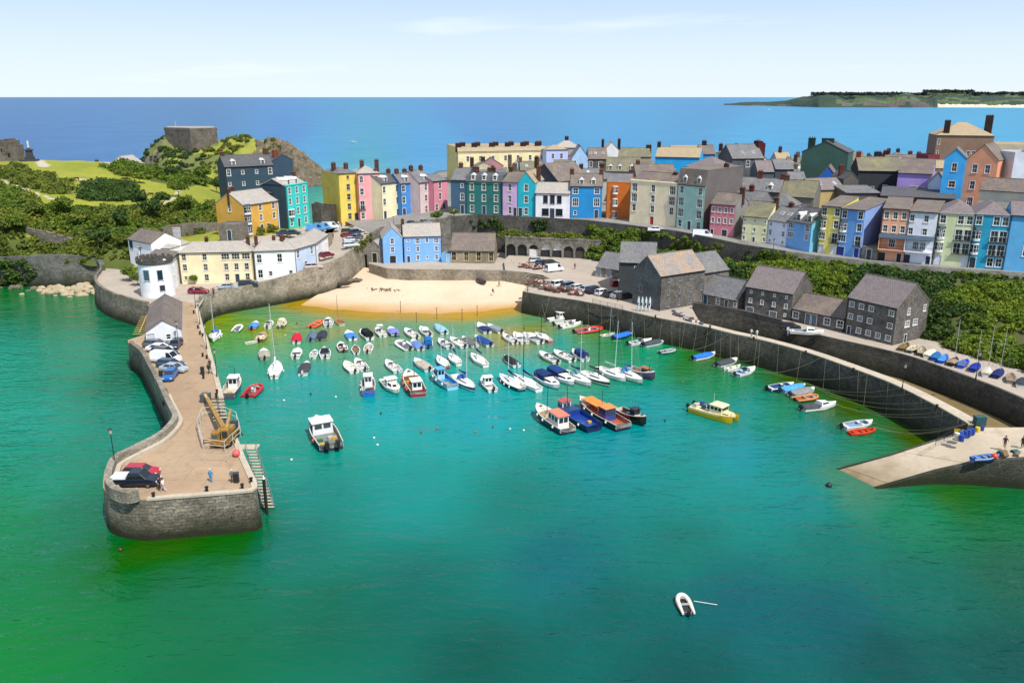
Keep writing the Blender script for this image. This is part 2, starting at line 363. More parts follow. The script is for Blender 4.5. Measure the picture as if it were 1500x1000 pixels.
def make_sea():
    def axis(lo, hi, step, far):
        a = list(np.arange(lo, hi+.1, step)); s = step; x = hi
        while x < far: s *= 1.13; x += s; a.append(x)
        s = step; x = lo
        while x > -far: s *= 1.13; x -= s; a.insert(0, x)
        return np.array(a)
    xs = axis(-210, 210, 4, 90000); ys = axis(40, 560, 4, 90000); ys = ys[ys > -4000]
    X, Y = np.meshgrid(xs, ys); nx, ny = len(xs), len(ys)
    V = np.stack([X.ravel(), Y.ravel(), np.zeros(X.size)], 1)
    idx = np.arange(nx*ny).reshape(ny, nx)
    Fc = np.stack([idx[:-1, :-1], idx[:-1, 1:], idx[1:, 1:], idx[1:, :-1]], -1).reshape(-1, 4)
    me = bpy.data.meshes.new('sea'); me.from_pydata(V.tolist(), [], Fc.tolist()); me.update()
    # colour by place: nearest sample points in ground polar coordinates
    def pol(x, y):
        d = np.sqrt(x*x+np.maximum(y, 1)**2); return np.stack([np.arctan2(x, np.maximum(y, 5))*1.0, 60.0/d*0.9], -1)
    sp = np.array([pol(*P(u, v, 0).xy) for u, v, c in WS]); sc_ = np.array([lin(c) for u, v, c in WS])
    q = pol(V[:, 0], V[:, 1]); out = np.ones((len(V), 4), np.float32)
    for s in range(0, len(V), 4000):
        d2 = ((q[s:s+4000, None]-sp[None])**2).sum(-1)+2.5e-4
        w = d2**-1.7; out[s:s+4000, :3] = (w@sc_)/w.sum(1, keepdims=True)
    BW = np.array([tuple(P(u, v, 0))[:2] for u, v in ((452,444),(487,452),(530,456),(580,458),(640,459),(690,457),(730,453),(768,448))])
    def sd(xy):
        best = np.full(len(xy), 1e9)
        for a, b in zip(BW[:-1], BW[1:]):
            t = np.clip(((xy-a)@(b-a))/((b-a)@(b-a)), 0, 1); best = np.minimum(best, np.linalg.norm(xy-(a+t[:, None]*(b-a)), axis=1))
        return best
    near = (np.abs(V[:, 0]) < 90) & (V[:, 1] > 120) & (V[:, 1] < 215); dd = sd(V[near, :2]); o_ = out[near, :3]
    wob = np.array([3.5*noise.noise(Vector((x*.05, y*.05, 0))) for x, y in V[near, :2]])
    t1 = np.clip((dd+wob)/12., 0, 1)[:, None]; t2 = np.clip((dd+wob-8)/16., 0, 1)[:, None]; t1 = t1*t1*(3-2*t1); t2 = t2*t2*(3-2*t2)
    am = np.array(lin('d2a028')); tl_ = np.array(lin('62a07c')); c_ = am*(1-t1)+tl_*t1; out[near, :3] = c_*(1-t2)+o_*t2
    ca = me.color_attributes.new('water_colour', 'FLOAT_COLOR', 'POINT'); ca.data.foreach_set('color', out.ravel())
    m, nt, bs = newmat('sea_water'); g = geo(nt)
    at = nt.nodes.new('ShaderNodeAttribute'); at.attribute_name = 'water_colour'
    a = tn(nt, .03, 5, .6, g); b = tn(nt, .25, 5, .65, g)
    col = mixc(nt, at.outputs['Color'], (0, .0, .0), _maprange(nt, a, .35, .75, 0., .22))
    k = nt.nodes.new('ShaderNodeHueSaturation'); k.inputs['Saturation'].default_value = 1.2; k.inputs['Value'].default_value = .66
    nt.links.new(col, k.inputs['Color'])
    nt.links.new(k.outputs[0], bs.inputs['Base Color']); bs.inputs['IOR'].default_value = 1.33
    # ripples: wind wavelets near, longer swell
    mp = node(nt, 'Mapping'); mp.inputs['Rotation'].default_value = (0, 0, R(14)); mp.inputs['Scale'].default_value = (.42, 1.0, 1.0); nt.links.new(g, mp.inputs[0])
    w1 = tn(nt, .9, 3, .6, mp.outputs[0], dist=.6); w2 = tn(nt, .22, 3, .55, mp.outputs[0], dist=.5); w3 = tn(nt, .045, 3, .5, g)
    # calm patches inside the harbour, rougher water outside
    patch = ramp(nt, tn(nt, .012, 3, .5, g), [(.35, .45), (.65, 1.)])
    sx = nt.nodes.new('ShaderNodeSeparateXYZ'); nt.links.new(g, sx.inputs[0])
    ol = _maprange(nt, sx.outputs[0], -58, -72, 0., 1.); oy = _maprange(nt, sx.outputs[1], 150, 230, 1., 0.)
    om = node(nt, 'Math', operation='MULTIPLY'); nt.links.new(ol, om.inputs[0]); nt.links.new(oy, om.inputs[1]); out_l = _maprange(nt, om.outputs[0], 0, 1, .85, 2.2)
    mul = node(nt, 'Math', operation='MULTIPLY'); nt.links.new(patch, mul.inputs[0]); nt.links.new(out_l, mul.inputs[1])
    s1 = node(nt, 'Math', operation='MULTIPLY_ADD'); nt.links.new(w2, s1.inputs[0]); s1.inputs[1].default_value = 2.2; nt.links.new(w1, s1.inputs[2])
    s2 = node(nt, 'Math', operation='MULTIPLY'); nt.links.new(s1.outputs[0], s2.inputs[0]); nt.links.new(mul.outputs[0], s2.inputs[1])
    bp = bump(nt, bs, s2.outputs[0], 1.0, .42)
    # micro roughness grows with distance as wavelets average out
    cd = nt.nodes.new('ShaderNodeVectorMath'); cd.operation = 'LENGTH'; nt.links.new(g, cd.inputs[0])
    nt.links.new(_maprange(nt, cd.outputs['Value'], 100, 700, .07, .30), bs.inputs['Roughness'])
    bs.inputs['Specular IOR Level'].default_value = .36
    me.materials.append(m)
    struct(ob('sea', me))
make_sea()
# ---------------------------------------------------------------- common materials
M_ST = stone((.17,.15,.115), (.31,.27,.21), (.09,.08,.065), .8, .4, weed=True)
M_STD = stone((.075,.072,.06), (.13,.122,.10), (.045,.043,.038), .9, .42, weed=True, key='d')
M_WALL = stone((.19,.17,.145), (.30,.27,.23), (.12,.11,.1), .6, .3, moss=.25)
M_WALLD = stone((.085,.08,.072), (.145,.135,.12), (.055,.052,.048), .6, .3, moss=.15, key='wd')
M_COPE = ground((.42,.36,.28), (.52,.45,.36), (.30,.26,.21), .4, 2., key='cope')
M_DECK = ground((.33,.235,.155), (.40,.295,.20), (.26,.19,.13), .09, .8, bmp=.1, key='deck')
def paved(m):
    nt = m.node_tree; bs = [n for n in nt.nodes if n.type == 'BSDF_PRINCIPLED'][0]; src = bs.inputs['Base Color'].links[0].from_socket; g = geo(nt)
    br = node(nt, 'TexBrick'); nt.links.new(g, br.inputs['Vector']); br.inputs['Scale'].default_value = 1; br.inputs['Brick Width'].default_value = 5.5; br.inputs['Row Height'].default_value = 3.8; br.inputs['Mortar Size'].default_value = .05
    br.inputs['Color1'].default_value = (.93,.93,.94,1); br.inputs['Color2'].default_value = (1.08,1.05,1.0,1); br.inputs['Mortar'].default_value = (.8,.79,.78,1)
    c = mixc(nt, src, br.outputs[0], .85, 'MULTIPLY'); st = ramp(nt, tn(nt, .5, 5, .7, g, dist=1.5), [(.56, 0.), (.72, .45)]); c = mixc(nt, c, (.14, .11, .09), st)
    nt.links.new(c, bs.inputs['Base Color'])
paved(M_DECK)
M_ROAD = ground((.36,.31,.26), (.42,.36,.30), (.27,.24,.21), .12, .7, bmp=.1, key='road')
M_STREET = ground((.20,.19,.18), (.27,.26,.245), (.14,.135,.13), .1, .7, key='street')
M_SAND = ground((.60,.46,.33), (.68,.54,.40), (.48,.36,.25), .06, 1.3, bmp=.9, key='sand', bd=.15)
_nt = M_SAND.node_tree; _bs = [n for n in _nt.nodes if n.type == 'BSDF_PRINCIPLED'][0]; _src = _bs.inputs['Base Color'].links[0].from_socket; _g = geo(_nt); _sx = _nt.nodes.new('ShaderNodeSeparateXYZ'); _nt.links.new(_g, _sx.inputs[0])
_ad = node(_nt, 'Math', operation='MULTIPLY_ADD'); _nt.links.new(tn(_nt, .12, 4, .6, _g), _ad.inputs[0]); _ad.inputs[1].default_value = -.6; _nt.links.new(_sx.outputs[2], _ad.inputs[2])
_nt.links.new(mixc(_nt, (.44, .26, .09), _src, _maprange(_nt, _ad.outputs[0], -.3, .35)), _bs.inputs['Base Color'])
M_WETSAND = ground((.17,.12,.055), (.22,.165,.075), (.10,.085,.035), .12, 1., rough=.6, key='wet')
M_GRASS = ground((.20,.23,.03), (.30,.30,.04), (.11,.16,.02), .06, .7, bmp=.7, key='grass', bd=.3)
M_SOIL = ground((.06,.075,.025), (.09,.10,.035), (.10,.085,.05), .1, .7, key='soil')
M_ROCK = ground((.20,.17,.12), (.13,.115,.09), (.30,.25,.17), .12, .45, bmp=1., key='rock', bd=.8)
WHITE = plain('#e8e8e6', .45); DARK = plain('#17181a', .6); IRON = plain('#1c1d1f', .55, .3); GREYM = plain('#8b8f92', .4, .6)
# ---------------------------------------------------------------- pier
def Pz(l, z=5.): return [P(p[0], p[1], p[2] if len(p) > 2 else z) for p in l]
inner = Pz([(290,445),(291,455),(297,478),(305,502),(313,532),(321,560),(327,583),(307,583),(312,616),(338,616),(346,640),(357,668),(368,692),(375,706)])
front = Pz([(376,714),(370,719),(340,722),(290,726),(250,729),(215,732),(190,731),(170,727),(157,722),(151,714)])
left_ = Pz([(151,704),(153,690),(159,674),(172,662),(222,643),(243,627),(251,612),(249,600),(243,588),(234,570),(222,546),(213,530),(206,516),(197,508),(188,502),(187,498),(214,489),(216,470),(218,452),(238,440),(262,432)])
pier = thing('stone_pier', 'long curving stone pier with a pinkish paved deck and a rounded end', 'pier', (0, 0, 0))
poly = inner+front+left_
mb = MB(); fill_poly(mb, poly); mb.build('deck', M_DECK, pier)
mb = MB(); n = len(poly)
cx = sum(p.x for p in poly)/n
for seq, lo in ((inner[:7], 0), (inner[8:]+front+left_, 0)):
    # outward offset (travel is clockwise seen from above: outside is left)
    top = seq; bot = offs(seq, .32)
    for a, b, c, d in zip(top[:-1], top[1:], bot[1:], bot[:-1]):
        mb.quad(a, Vector((d.x, d.y, -2.)), Vector((c.x, c.y, -2.)), b)
a, b, c, d = inner[6:10]
for p, q in ((a, b), (b, c), (c, d)): mb.quad(p, Vector((p.x, p.y, -2)), Vector((q.x, q.y, -2)), q)
mb.build('pier_wall', M_ST, pier)
mb = MB()
for seq in (inner[:7], inner[9:]+front[:6]):
    mb = MB(); s = [Vector((p.x, p.y, 5.16)) for p in offs(seq, .1)]; wallstrip(mb, s, 4.9, -.7); mb.build('coping', M_COPE, pier)
mb = MB()
par = smoothline(Pz([(203,717),(185,721),(167,717),(156,709),(153,696),(157,680),(168,665),(224,637),(243,622),(252,609),(249,600),(240,582),(233,566),(227,552)], 6.3), 3)
wallstrip(mb, par, 4.9, .0-.75); mb.build('parapet', stone((.26,.23,.18), (.38,.34,.28), (.18,.16,.13), .7, .33, key='par'), pier)
mb = MB(); lg = [Vector((p.x, p.y, 5.5)) for p in offs(par, -.75)][6:-4]
wallstrip(mb, lg, 4.95, -.55); mb.build('stone_bench', M_COPE, pier)
par2 = smoothline(Pz([(228,560),(224,548),(215,532),(208,518),(200,509),(190,502),(189,499)], 5.9), 3)
mb = MB(); wallstrip(mb, par2, 4.9, -.7); mb.build('parapet', M_ST, pier)
# ---------------------------------------------------------------- quay street on the left, loft between wall top and house fronts
def loft_sheet(name, rows, mat, noise_amp=0., cat=None):
    mb = MB(); n = len(rows[0])
    vs = [p for r in rows for p in r]; fs = []
    for k in range(len(rows)-1):
        for i in range(n-1): fs.append((k*n+i, k*n+i+1, (k+1)*n+i+1, (k+1)*n+i))
    mb.add(vs, fs); me = mb.mesh(name, mat, 'all')
    o = ob(name, me)
    return o
def resample(pts, n):
    pts = [Vector(p) for p in pts]; L = [0]
    for a, b in zip(pts[:-1], pts[1:]): L.append(L[-1]+(b-a).length)
    out = []
    for k in range(n):
        t = L[-1]*k/(n-1); i = 0
        while i < len(L)-2 and L[i+1] < t: i += 1
        f = (t-L[i])/max(1e-6, L[i+1]-L[i]); out.append(pts[i].lerp(pts[i+1], min(1, f)))
    return out
QW = smoothline([P(*p) for p in ((290,445,5),(298,437.6,5),(322,429,5),(370,419.6,5.2),(418,407.5,6),(450,397,6.8),(493,383.5,7.8),(524,362,8.8),(537,350,9.6),(544,345,10.2))], 5)
HL = [P(*p) for p in ((238,437,5),(262,415,5),(300,410,5.1),(371,408,5.3),(433,392,6.2),(461,378,7.0),(478,360,8),(487,340,10.4),(498,327,11.2))]
rows = [resample(QW, 36), resample(HL, 36)]
rows = [[a.lerp(b, t) for a, b in zip(*rows)] for t in (0, .5, 1)]
struct(loft_sheet('quay_street', rows, M_ROAD)).location.z = .02
mb = MB(); o2 = offs(QW, -.05); wallstrip(mb, [p+Vector((0, 0, .55)) for p in o2], -1.5, .6, batter=.8)
tag(mb.build('harbour_wall', stone((.27,.235,.18), (.42,.37,.29), (.17,.15,.12), .7, .33, weed=True, moss=.12, key='hw'), smooth=False),
    'tall curving sunlit stone harbour wall that carries the street above the sand and yellow shallows', 'harbour wall')
TER = smoothline(Pz([(196,391),(160,384),(150,387),(146,398),(139,408),(142,420),(160,432),(185,440),(207,446),(232,449),(246,444),(262,437)], 5.05), 3)
TER2 = [P(272,412,5.05), P(262,404,5.05), P(230,398,5.05)]
mb = MB(); fill_poly(mb, TER+TER2); mb.quad(P(238,440,5), P(262,432,5), P(262,438,5.0), P(245,446,5)) if 0 else None; struct(mb.build('harbour_terrace', M_ROAD))
mb = MB(); wallstrip(mb, [p+Vector((0, 0, .8)) for p in TER[:-8]], -1.5, .6, batter=.8); tag(mb.build('terrace_wall', M_ST), 'curved stone sea wall round the garden terrace left of the white tower', 'harbour wall')
mb = MB(); wallstrip(mb, [p+Vector((0, 0, -.02)) for p in TER[-9:-3]], -1.5, .6, batter=.8); tag(mb.build('plinth_wall', M_STD), 'dark rock and stone plinth under the white round tower', 'harbour wall')
# plaza above joining to the town ground
EDGE = [P(*p) for p in ((544,345,10.2),(558,337,11.2),(600,331,12.5),(660,322,14),(700,318,14),(780,322,14),(860,327,14),(920,334,14),(990,343,14),(1040,353,14),(1085,363,13.5),(1150,373,13.2),(1200,380,13),(1285,388.5,13),(1370,396.5,13),(1420,400,13),(1500,405.5,13),(1640,414,13))]
BACK = [PD(490,262,11.2),PD(520,285,12),PD(580,300,13),PD(640,380,15),PD(700,390,16),PD(780,400,17),PD(860,400,17),PD(920,400,18),PD(990,400,18),PD(1040,400,18),PD(1085,400,19),PD(1150,400,19),PD(1200,400,20),PD(1285,400,20),PD(1370,400,21),PD(1420,400,21),PD(1500,400,21),PD(1640,400,21)]
rows = []
for t in (0, .04, .1, .2, .35, .5, .7, .9, 1., 1.001):
    rows.append([Vector((a.x*(1-t)+b.x*t, a.y*(1-t)+b.y*t, (a.z*(1-min(1, t*1.6))+b.z*min(1, t*1.6)) if t < 1.0005 else -3)) for a, b in zip(EDGE, BACK)])
struct(loft_sheet('town_ground', rows, M_STREET))
# link between the street and the plaza
struct(loft_sheet('harbour_street', [[P(537,350,9.6), P(544,345,10.15)], [P(498,327,11.2), BACK[0]]], M_ROAD)) if 0 else None
# street parapet and retaining walls below it
def street_wall(i0, i1, zb, label, mat, h=.9, name='retaining_wall'):
    seg = refine(EDGE[i0:i1+1], 6); mb = MB(); wallstrip(mb, [p+Vector((0, -.3, h)) for p in seg], zb, .5, batter=.25)
    tag(mb.build(name, mat), label, 'wall')
street_wall(0, 3, 3.2, 'stone retaining wall behind the pale blue house, below the terrace of colourful houses', M_WALL)
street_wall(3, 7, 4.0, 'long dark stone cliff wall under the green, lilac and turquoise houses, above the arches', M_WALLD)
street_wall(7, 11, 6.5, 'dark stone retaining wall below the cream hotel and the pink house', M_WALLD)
street_wall(11, 17, 10.5, 'low pale stone parapet along the street, above the green slope on the right', stone((.28,.27,.25), (.38,.36,.33), (.2,.19,.18), .6, .3, key='pp'))
mb = MB(); fill_poly(mb, Pz([(238,444),(264,452),(292,449),(300,437),(290,418),(262,411),(240,432)], 4.985)); struct(mb.build('harbour_landing', M_ROAD))
# ---------------------------------------------------------------- beach
top = [P(*p) for p in ((528,392,2.6),(560,391,2.9),(600,391,3),(650,391,3),(700,392,3),(740,393,3),(780,398,3),(816,403,3))]
wl = [P(*p) for p in ((440,447,0),(487,452,0),(530,456,0),(580,458,0),(640,459,0),(690,457,0),(730,453,0),(772,448,0))]
low = [p+Vector((0, -14, -1.2)) for p in wl]
T, Wl, Lw = resample(top, 50), resample(smoothline(wl, 6), 50), resample(low, 50)
rows = [Lw]+[[a.lerp(b, t)+Vector((0, 0, .12*(noise.noise(Vector((a.x*.2, t*9, 0))))+.25*math.sin(math.pi*t)*0)) for a, b in zip(Wl, T)] for t in [i/16 for i in range(17)]]
struct(loft_sheet('beach', rows, M_SAND))
mb = MB(); fill_poly(mb, Pz([(520,398,2.6),(560,392.5,2.6),(560,391.7,2.6)], 2.6))
# promenade in front of blue house and chapel (z=4), yard and car park (z=5)
prom = Pz([(540,386),(566,394.5),(600,396),(660,396),(735,397.5),(770,403),(768,396),(745,378),(735,366),(650,364),(545,364)], 4.)
mb = MB(); fill_poly(mb, prom); struct(mb.build('promenade', M_ROAD))
mb = MB(); wallstrip(mb, refine(Pz([(540,386),(566,393.2),(600,394.7),(660,394.7),(735,396),(775,401.5),(806,408),(800,413)], 4.9), 5), 1.5, .5)
tag(mb.build('beach_wall', stone((.26,.22,.17), (.40,.35,.27), (.17,.15,.12), .6, .3, key='bw')), 'low stone wall along the top of the sandy beach in front of the blue house and chapel', 'wall')
JO = smoothline(Pz([(765.5,427),(800,433.5),(848,440.5),(907,453),(957,464.7),(1000,472.5),(1032,479),(1070,488.5),(1108.7,497),(1176,515),(1248,540),(1309,563.5),(1366,592),(1409,616),(1418,622)], 5.), 4)
cut = int(len(JO)*5.6/14)
JI = offs(JO, 2.3)
UQ = smoothline([P(*p) for p in ((1014,452,5),(1075,461,5),(1128,473.5,5),(1200,491,5),(1318,518,5),(1380,538,5),(1424,554,5),(1475,574,5),(1530,600,5),(1620,650,5))], 4)
car = Pz([(770,421),(785,411),(806,408),(795,403),(770,399),(740,396),(738,382),(745,374),(860,374),(890,378)], 5.)
backp = [PD(930,218,5),PD(1000,208,5),PD(1060,195,5),PD(1100,186,5),PD(1176,178,5),PD(1240,170,5),PD(1355,155,5),PD(1400,148,5),PD(1450,142,5),PD(1500,137,5),PD(1620,128,5)]
q = JO[:cut+1]+[JI[cut]]+UQ+backp[::-1]+car[::-1]
mb = MB(); fill_poly(mb, q); struct(mb.build('quay_ground', M_ROAD))
mb = MB(); wallstrip(mb, [JI[cut]+Vector((0,0,-.01))]+UQ[:1], -.5, .5)
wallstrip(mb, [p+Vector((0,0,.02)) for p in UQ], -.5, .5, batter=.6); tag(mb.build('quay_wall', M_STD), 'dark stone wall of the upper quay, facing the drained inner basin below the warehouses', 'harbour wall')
# raised rounded parapet of the upper quay
mb = MB(); wallstrip(mb, [p+Vector((0, .1, 1.25)) for p in UQ[:10]], 4.9, .55); tag(mb.build('quay_parapet', M_WALLD), 'raised dark parapet wall on the quay below the low shed with the blue door', 'wall')
jt = thing('harbour_jetty', 'long straight stone jetty with a narrow pale walkway, ropes hanging down its dark side', 'jetty')
mb = MB(); st = JO
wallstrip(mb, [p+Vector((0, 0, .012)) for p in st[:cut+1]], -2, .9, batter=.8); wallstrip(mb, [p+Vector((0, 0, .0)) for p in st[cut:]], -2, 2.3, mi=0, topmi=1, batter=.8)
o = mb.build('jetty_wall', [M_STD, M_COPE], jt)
mb = MB()
for i in range(cut, len(st)-1): pass
wallstrip(mb, [p+Vector((0, 0, .18)) for p in st], 4.9, .35); mb.build('coping', M_COPE, jt)
fl = JI[cut:]+[P(1430,640,.8), P(1640,760,.8)]+[Vector((p.x, p.y, .7)) for p in UQ[::-1]]
mb = MB(); fill_poly(mb, [Vector((p.x, p.y, .7)) for p in fl]); struct(mb.build('basin_sand', M_WETSAND))
# slipway
slipL = [P(*p) for p in ((1418,632,4.5),(1373,645,3.0),(1306,667,1.5),(1232,687,.06),(1170,702,-1.3))]
slipR = [P(*p) for p in ((1560,664,4.8),(1500,669,4.2),(1424,675,3.1),(1370,687,1.8),(1284,712,.06),(1215,731,-1.4))]
A_, B_ = resample(slipL, 24), resample(slipR, 24)
topR = [P(1445,627,4.7)]
M_SLIP = ground((.42,.35,.26), (.50,.42,.32), (.30,.24,.17), .12, .6, bmp=.2, key='slip')
_nt = M_SLIP.node_tree; _bs = [n for n in _nt.nodes if n.type == 'BSDF_PRINCIPLED'][0]; _src = _bs.inputs['Base Color'].links[0].from_socket; _g = geo(_nt); _sx = _nt.nodes.new('ShaderNodeSeparateXYZ'); _nt.links.new(_g, _sx.inputs[0])
_ad = node(_nt, 'Math', operation='MULTIPLY_ADD'); _nt.links.new(tn(_nt, .35, 5, .65, _g), _ad.inputs[0]); _ad.inputs[1].default_value = -2.2; _nt.links.new(_sx.outputs[2], _ad.inputs[2])
_nt.links.new(mixc(_nt, (.20, .14, .075), _src, _maprange(_nt, _ad.outputs[0], -1.2, .6)), _bs.inputs['Base Color'])
slip = thing('slipway', 'pale concrete slipway running down from the right into green water at the jetty end', 'slipway')
mb = MB(); rows = [[a.lerp(b, t) for a, b in zip(A_, B_)] for t in (0, .25, .5, .75, 1)]
n = 24
for k in range(4):
    for i in range(n-1): mb.quad(rows[k][i], rows[k+1][i], rows[k+1][i+1], rows[k][i+1])
tp = [P(1418,632,4.5), P(1560,664,4.8), P(1640,655,5), P(1600,625,5), P(1440,626,4.7)]
fill_poly(mb, tp); mb.build('ramp_surface', M_SLIP, slip)
for pp, tt in ((B_[::-1], .6), (A_, .4)):
    mb = MB(); wallstrip(mb, [p+Vector((0, 0, .05)) for p in pp], -2.5, tt*-1, batter=-.3); mb.build('side_wall', M_STD, slip)
for k in (9, 17):
    mb = MB(); p, q_ = rows[0][k]+Vector((0, 0, .02)), rows[4][k]+Vector((0, 0, .02)); mb.quad(p, q_, q_+Vector((.12, .0, 0)), p+Vector((.12, 0, 0))); mb.build('joint_strip', DARK, slip)
# ---------------------------------------------------------------- castle hill
def D3(u, v, z): p = P(u, v, z); return (p.x, p.y, z)
HP = [D3(*p) for p in ((0,416,0),(60,418,0),(120,424,0),(50,372,8.5),(110,372,8.5),(160,374,8.),(0,345,11.5),(250,352,9),(300,345,11),(50,330,13),(150,330,13),(200,325,13),
  (0,300,17),(80,290,18),(0,262,22),(100,262,20.8),(70,240,23.6),(0,237,24),(120,243,22.6),(150,256,20),(170,285,17.5),(210,285,17),(230,281,16),(270,295,14.5),(310,287,13.5),
  (200,255,15.5),(320,275,13),(410,334,12),(452,331,11.6),(350,352,11.8),(330,356,10.8),(395,343,12),(250,262,14.8))]
HP += [tuple(PD(*p)) for p in ((380,268,12.6),(300,206,6),(400,206,6.5),(450,214,8),(0,385,-5),(150,395,-5),(300,385,-5),(380,330,2),(430,300,-2),(470,290,-4),(472,262,4),(484,250,11),(470,240,11.6),
  (-250,225,0),(-250,300,15),(-250,370,-4),(-250,205,-5),(0,206,-3.5),(60,206,-3.5),(120,205,-3),(200,196,-2),(200,212,6),(300,190,-3),(400,188,-3),(460,196,-2),(520,262,4),(530,290,-4),(480,212,8.5))]
hillf = tps(HP)
def grid_terrain(name, f, x0, x1, y0, y1, st, matf, mats, amp=.3, fr=.12, zmin=-1.5, clip=None):
    xs = np.arange(x0, x1, st); ys = np.arange(y0, y1, st); X, Y = np.meshgrid(xs, ys)
    Z = f(X.ravel(), Y.ravel())
    for i, (x, y) in enumerate(zip(X.ravel(), Y.ravel())):
        Z[i] += amp*(noise.fractal(Vector((x*fr, y*fr, 3.1)), 1., 2., 4))
    nx = len(xs); V = [Vector((x, y, z)) for x, y, z in zip(X.ravel(), Y.ravel(), Z)]
    mb = MB(); fs = []; ms = []
    for j in range(len(ys)-1):
        for i in range(nx-1):
            q = (j*nx+i, j*nx+i+1, (j+1)*nx+i+1, (j+1)*nx+i)
            if max(V[k].z for k in q) < zmin: continue
            c = (V[q[0]]+V[q[2]])/2
            if clip and not clip(c.x, c.y): continue
            fs.append(q); ms.append(matf(c, V[q[0]], V[q[1]], V[q[3]]))
    mb.v = [tuple(v) for v in V]; mb.f = fs; mb.m = ms
    me = mb.mesh(name, mats, 'all')
    return struct(ob(name, me))
PATHS = [[(0,262),(60,286),(110,292)],[(47,238),(60,238),(72,246),(56,246)]]
def hill_m(c, a, b, d):
    u, v = pix(c); n = (b-a).cross(d-a).normalized()
    if inpoly(u, v, [(352,350),(400,343),(452,331),(520,322),(560,340),(500,365),(420,385),(300,420),(255,420),(262,395),(340,372)]): return 4
    if n.z < .5: return 1
    if c.z < 9 and u < 200: return 1 if c.z < 3 else 3
    if inpoly(u, v, [(50,234),(64,234),(73,244),(58,245)]): return 2
    for l in ([(0,263),(55,284),(95,297)],[(262,277),(256,290),(240,297)],[(110,262),(150,266),(185,278)]):
        for p, q in zip(l[:-1], l[1:]):
            t = max(0, min(1, ((u-p[0])*(q[0]-p[0])+(v-p[1])*(q[1]-p[1]))/((q[0]-p[0])**2+(q[1]-p[1])**2)))
            if abs(u-p[0]-t*(q[0]-p[0]))*.35+abs(v-p[1]-t*(q[1]-p[1])) < 1.2: return 2
    for r in SHRUBS:
        if inpoly(u, v, r): return 3
    return 0
SHRUBS = [[(-60,244),(20,241),(60,254),(106,264),(106,284),(70,284),(0,264),(-60,262)],
 [(-60,274),(0,272),(60,298),(95,308),(140,306),(200,308),(260,306),(330,303),(333,330),(300,342),(250,350),(200,362),(140,352),(100,340),(40,328),(-60,338)],
 [(118,272),(160,268),(198,271),(200,288),(178,296),(118,293)],
 [(150,246),(200,238),(330,245),(332,262),(300,272),(260,274),(235,268),(170,256)],
 [(-60,345),(140,356),(200,352),(200,372),(140,380),(-60,372)]]
M_SHRUBSOIL = ground((.07,.095,.022), (.11,.13,.03), (.05,.06,.02), .1, .8, key='ss')
QPOLY = [(p.x, p.y) for p in QW]+[(-38, 262), (0, 240), (0, 100), (-60, 100)]
RPOLY = [(p.x, p.y) for p in QW]+[(p.x-.3, p.y+.5) for p in HL[::-1]]
SPOLY = [tuple(P(*q)[:2]) for q in ((-60,380,7.4),(20,376.5,7.8),(62,374.5,8.3),(100,374.5,8.4),(138,378.5,7.4),(150,392,6.6))]+[(-80,150),(-200,150)]
TPOLY = [(p.x, p.y) for p in TER[9:]]+[(-60,150),(-130,150)]
grid_terrain('castle_hill', hillf, -260, -38, 186, 400, 1.5, hill_m, [M_GRASS, M_ROCK, M_COPE, M_SHRUBSOIL, M_ROAD], .35, clip=lambda x, y: not inpoly(x, y, QPOLY) and not inpoly(x, y, SPOLY) and not inpoly(x, y, RPOLY))
# ---------------------------------------------------------------- rocky island with the fort
IPz = [(205,480,0),(212,480,11),(222,480,17),(236,480,24),(247,480,21),(285,480,20.5),(322,482,20.5),(335,480,24),(360,480,23.5),(400,478,23),(425,476,20),(440,474,15),(455,470,9),(470,468,3.5),(478,466,0),
  (210,452,0),(250,450,2),(300,448,2),(350,450,3),(400,453,4.5),(440,455,1.2),(465,455,-2),(240,462,12),(300,460,10),(350,463,13),(400,466,16),(430,464,11),
  (195,470,-8),(195,520,-8),(250,520,10),(350,520,12),(430,510,6),(490,500,-8),(490,455,-8),(400,545,-8),(250,550,-8),(330,432,-4),(420,436,-5),(250,434,-4)]
isf = tps([tuple(PD(*p)) for p in IPz])
def is_m(c, a, b, d):
    n = (b-a).cross(d-a).normalized(); u, v = pix(c)
    s = noise.noise(Vector((c.x*.06, c.y*.06, c.z*.1)))
    if n.z < .62+.12*s or c.z < 3 or (u > 395+30*s): return 1
    return 0 if s > .0 or u > 320 else 2
M_ISROCK = ground((.20,.175,.13), (.115,.10,.08), (.34,.29,.20), .14, .6, bmp=1., key='isr', bd=1.)
grid_terrain('rocky_island', isf, -235, -95, 425, 590, 1.6, is_m, [ground((.22,.24,.04), (.30,.29,.06), (.14,.16,.035), .04, .3, key='ig', bmp=.8, bd=.6), M_ISROCK, ground((.13,.155,.05), (.17,.18,.06), (.09,.10,.04), .06, .4, key='is2', bmp=1, bd=.8)], 3.2, .09, -1.5)
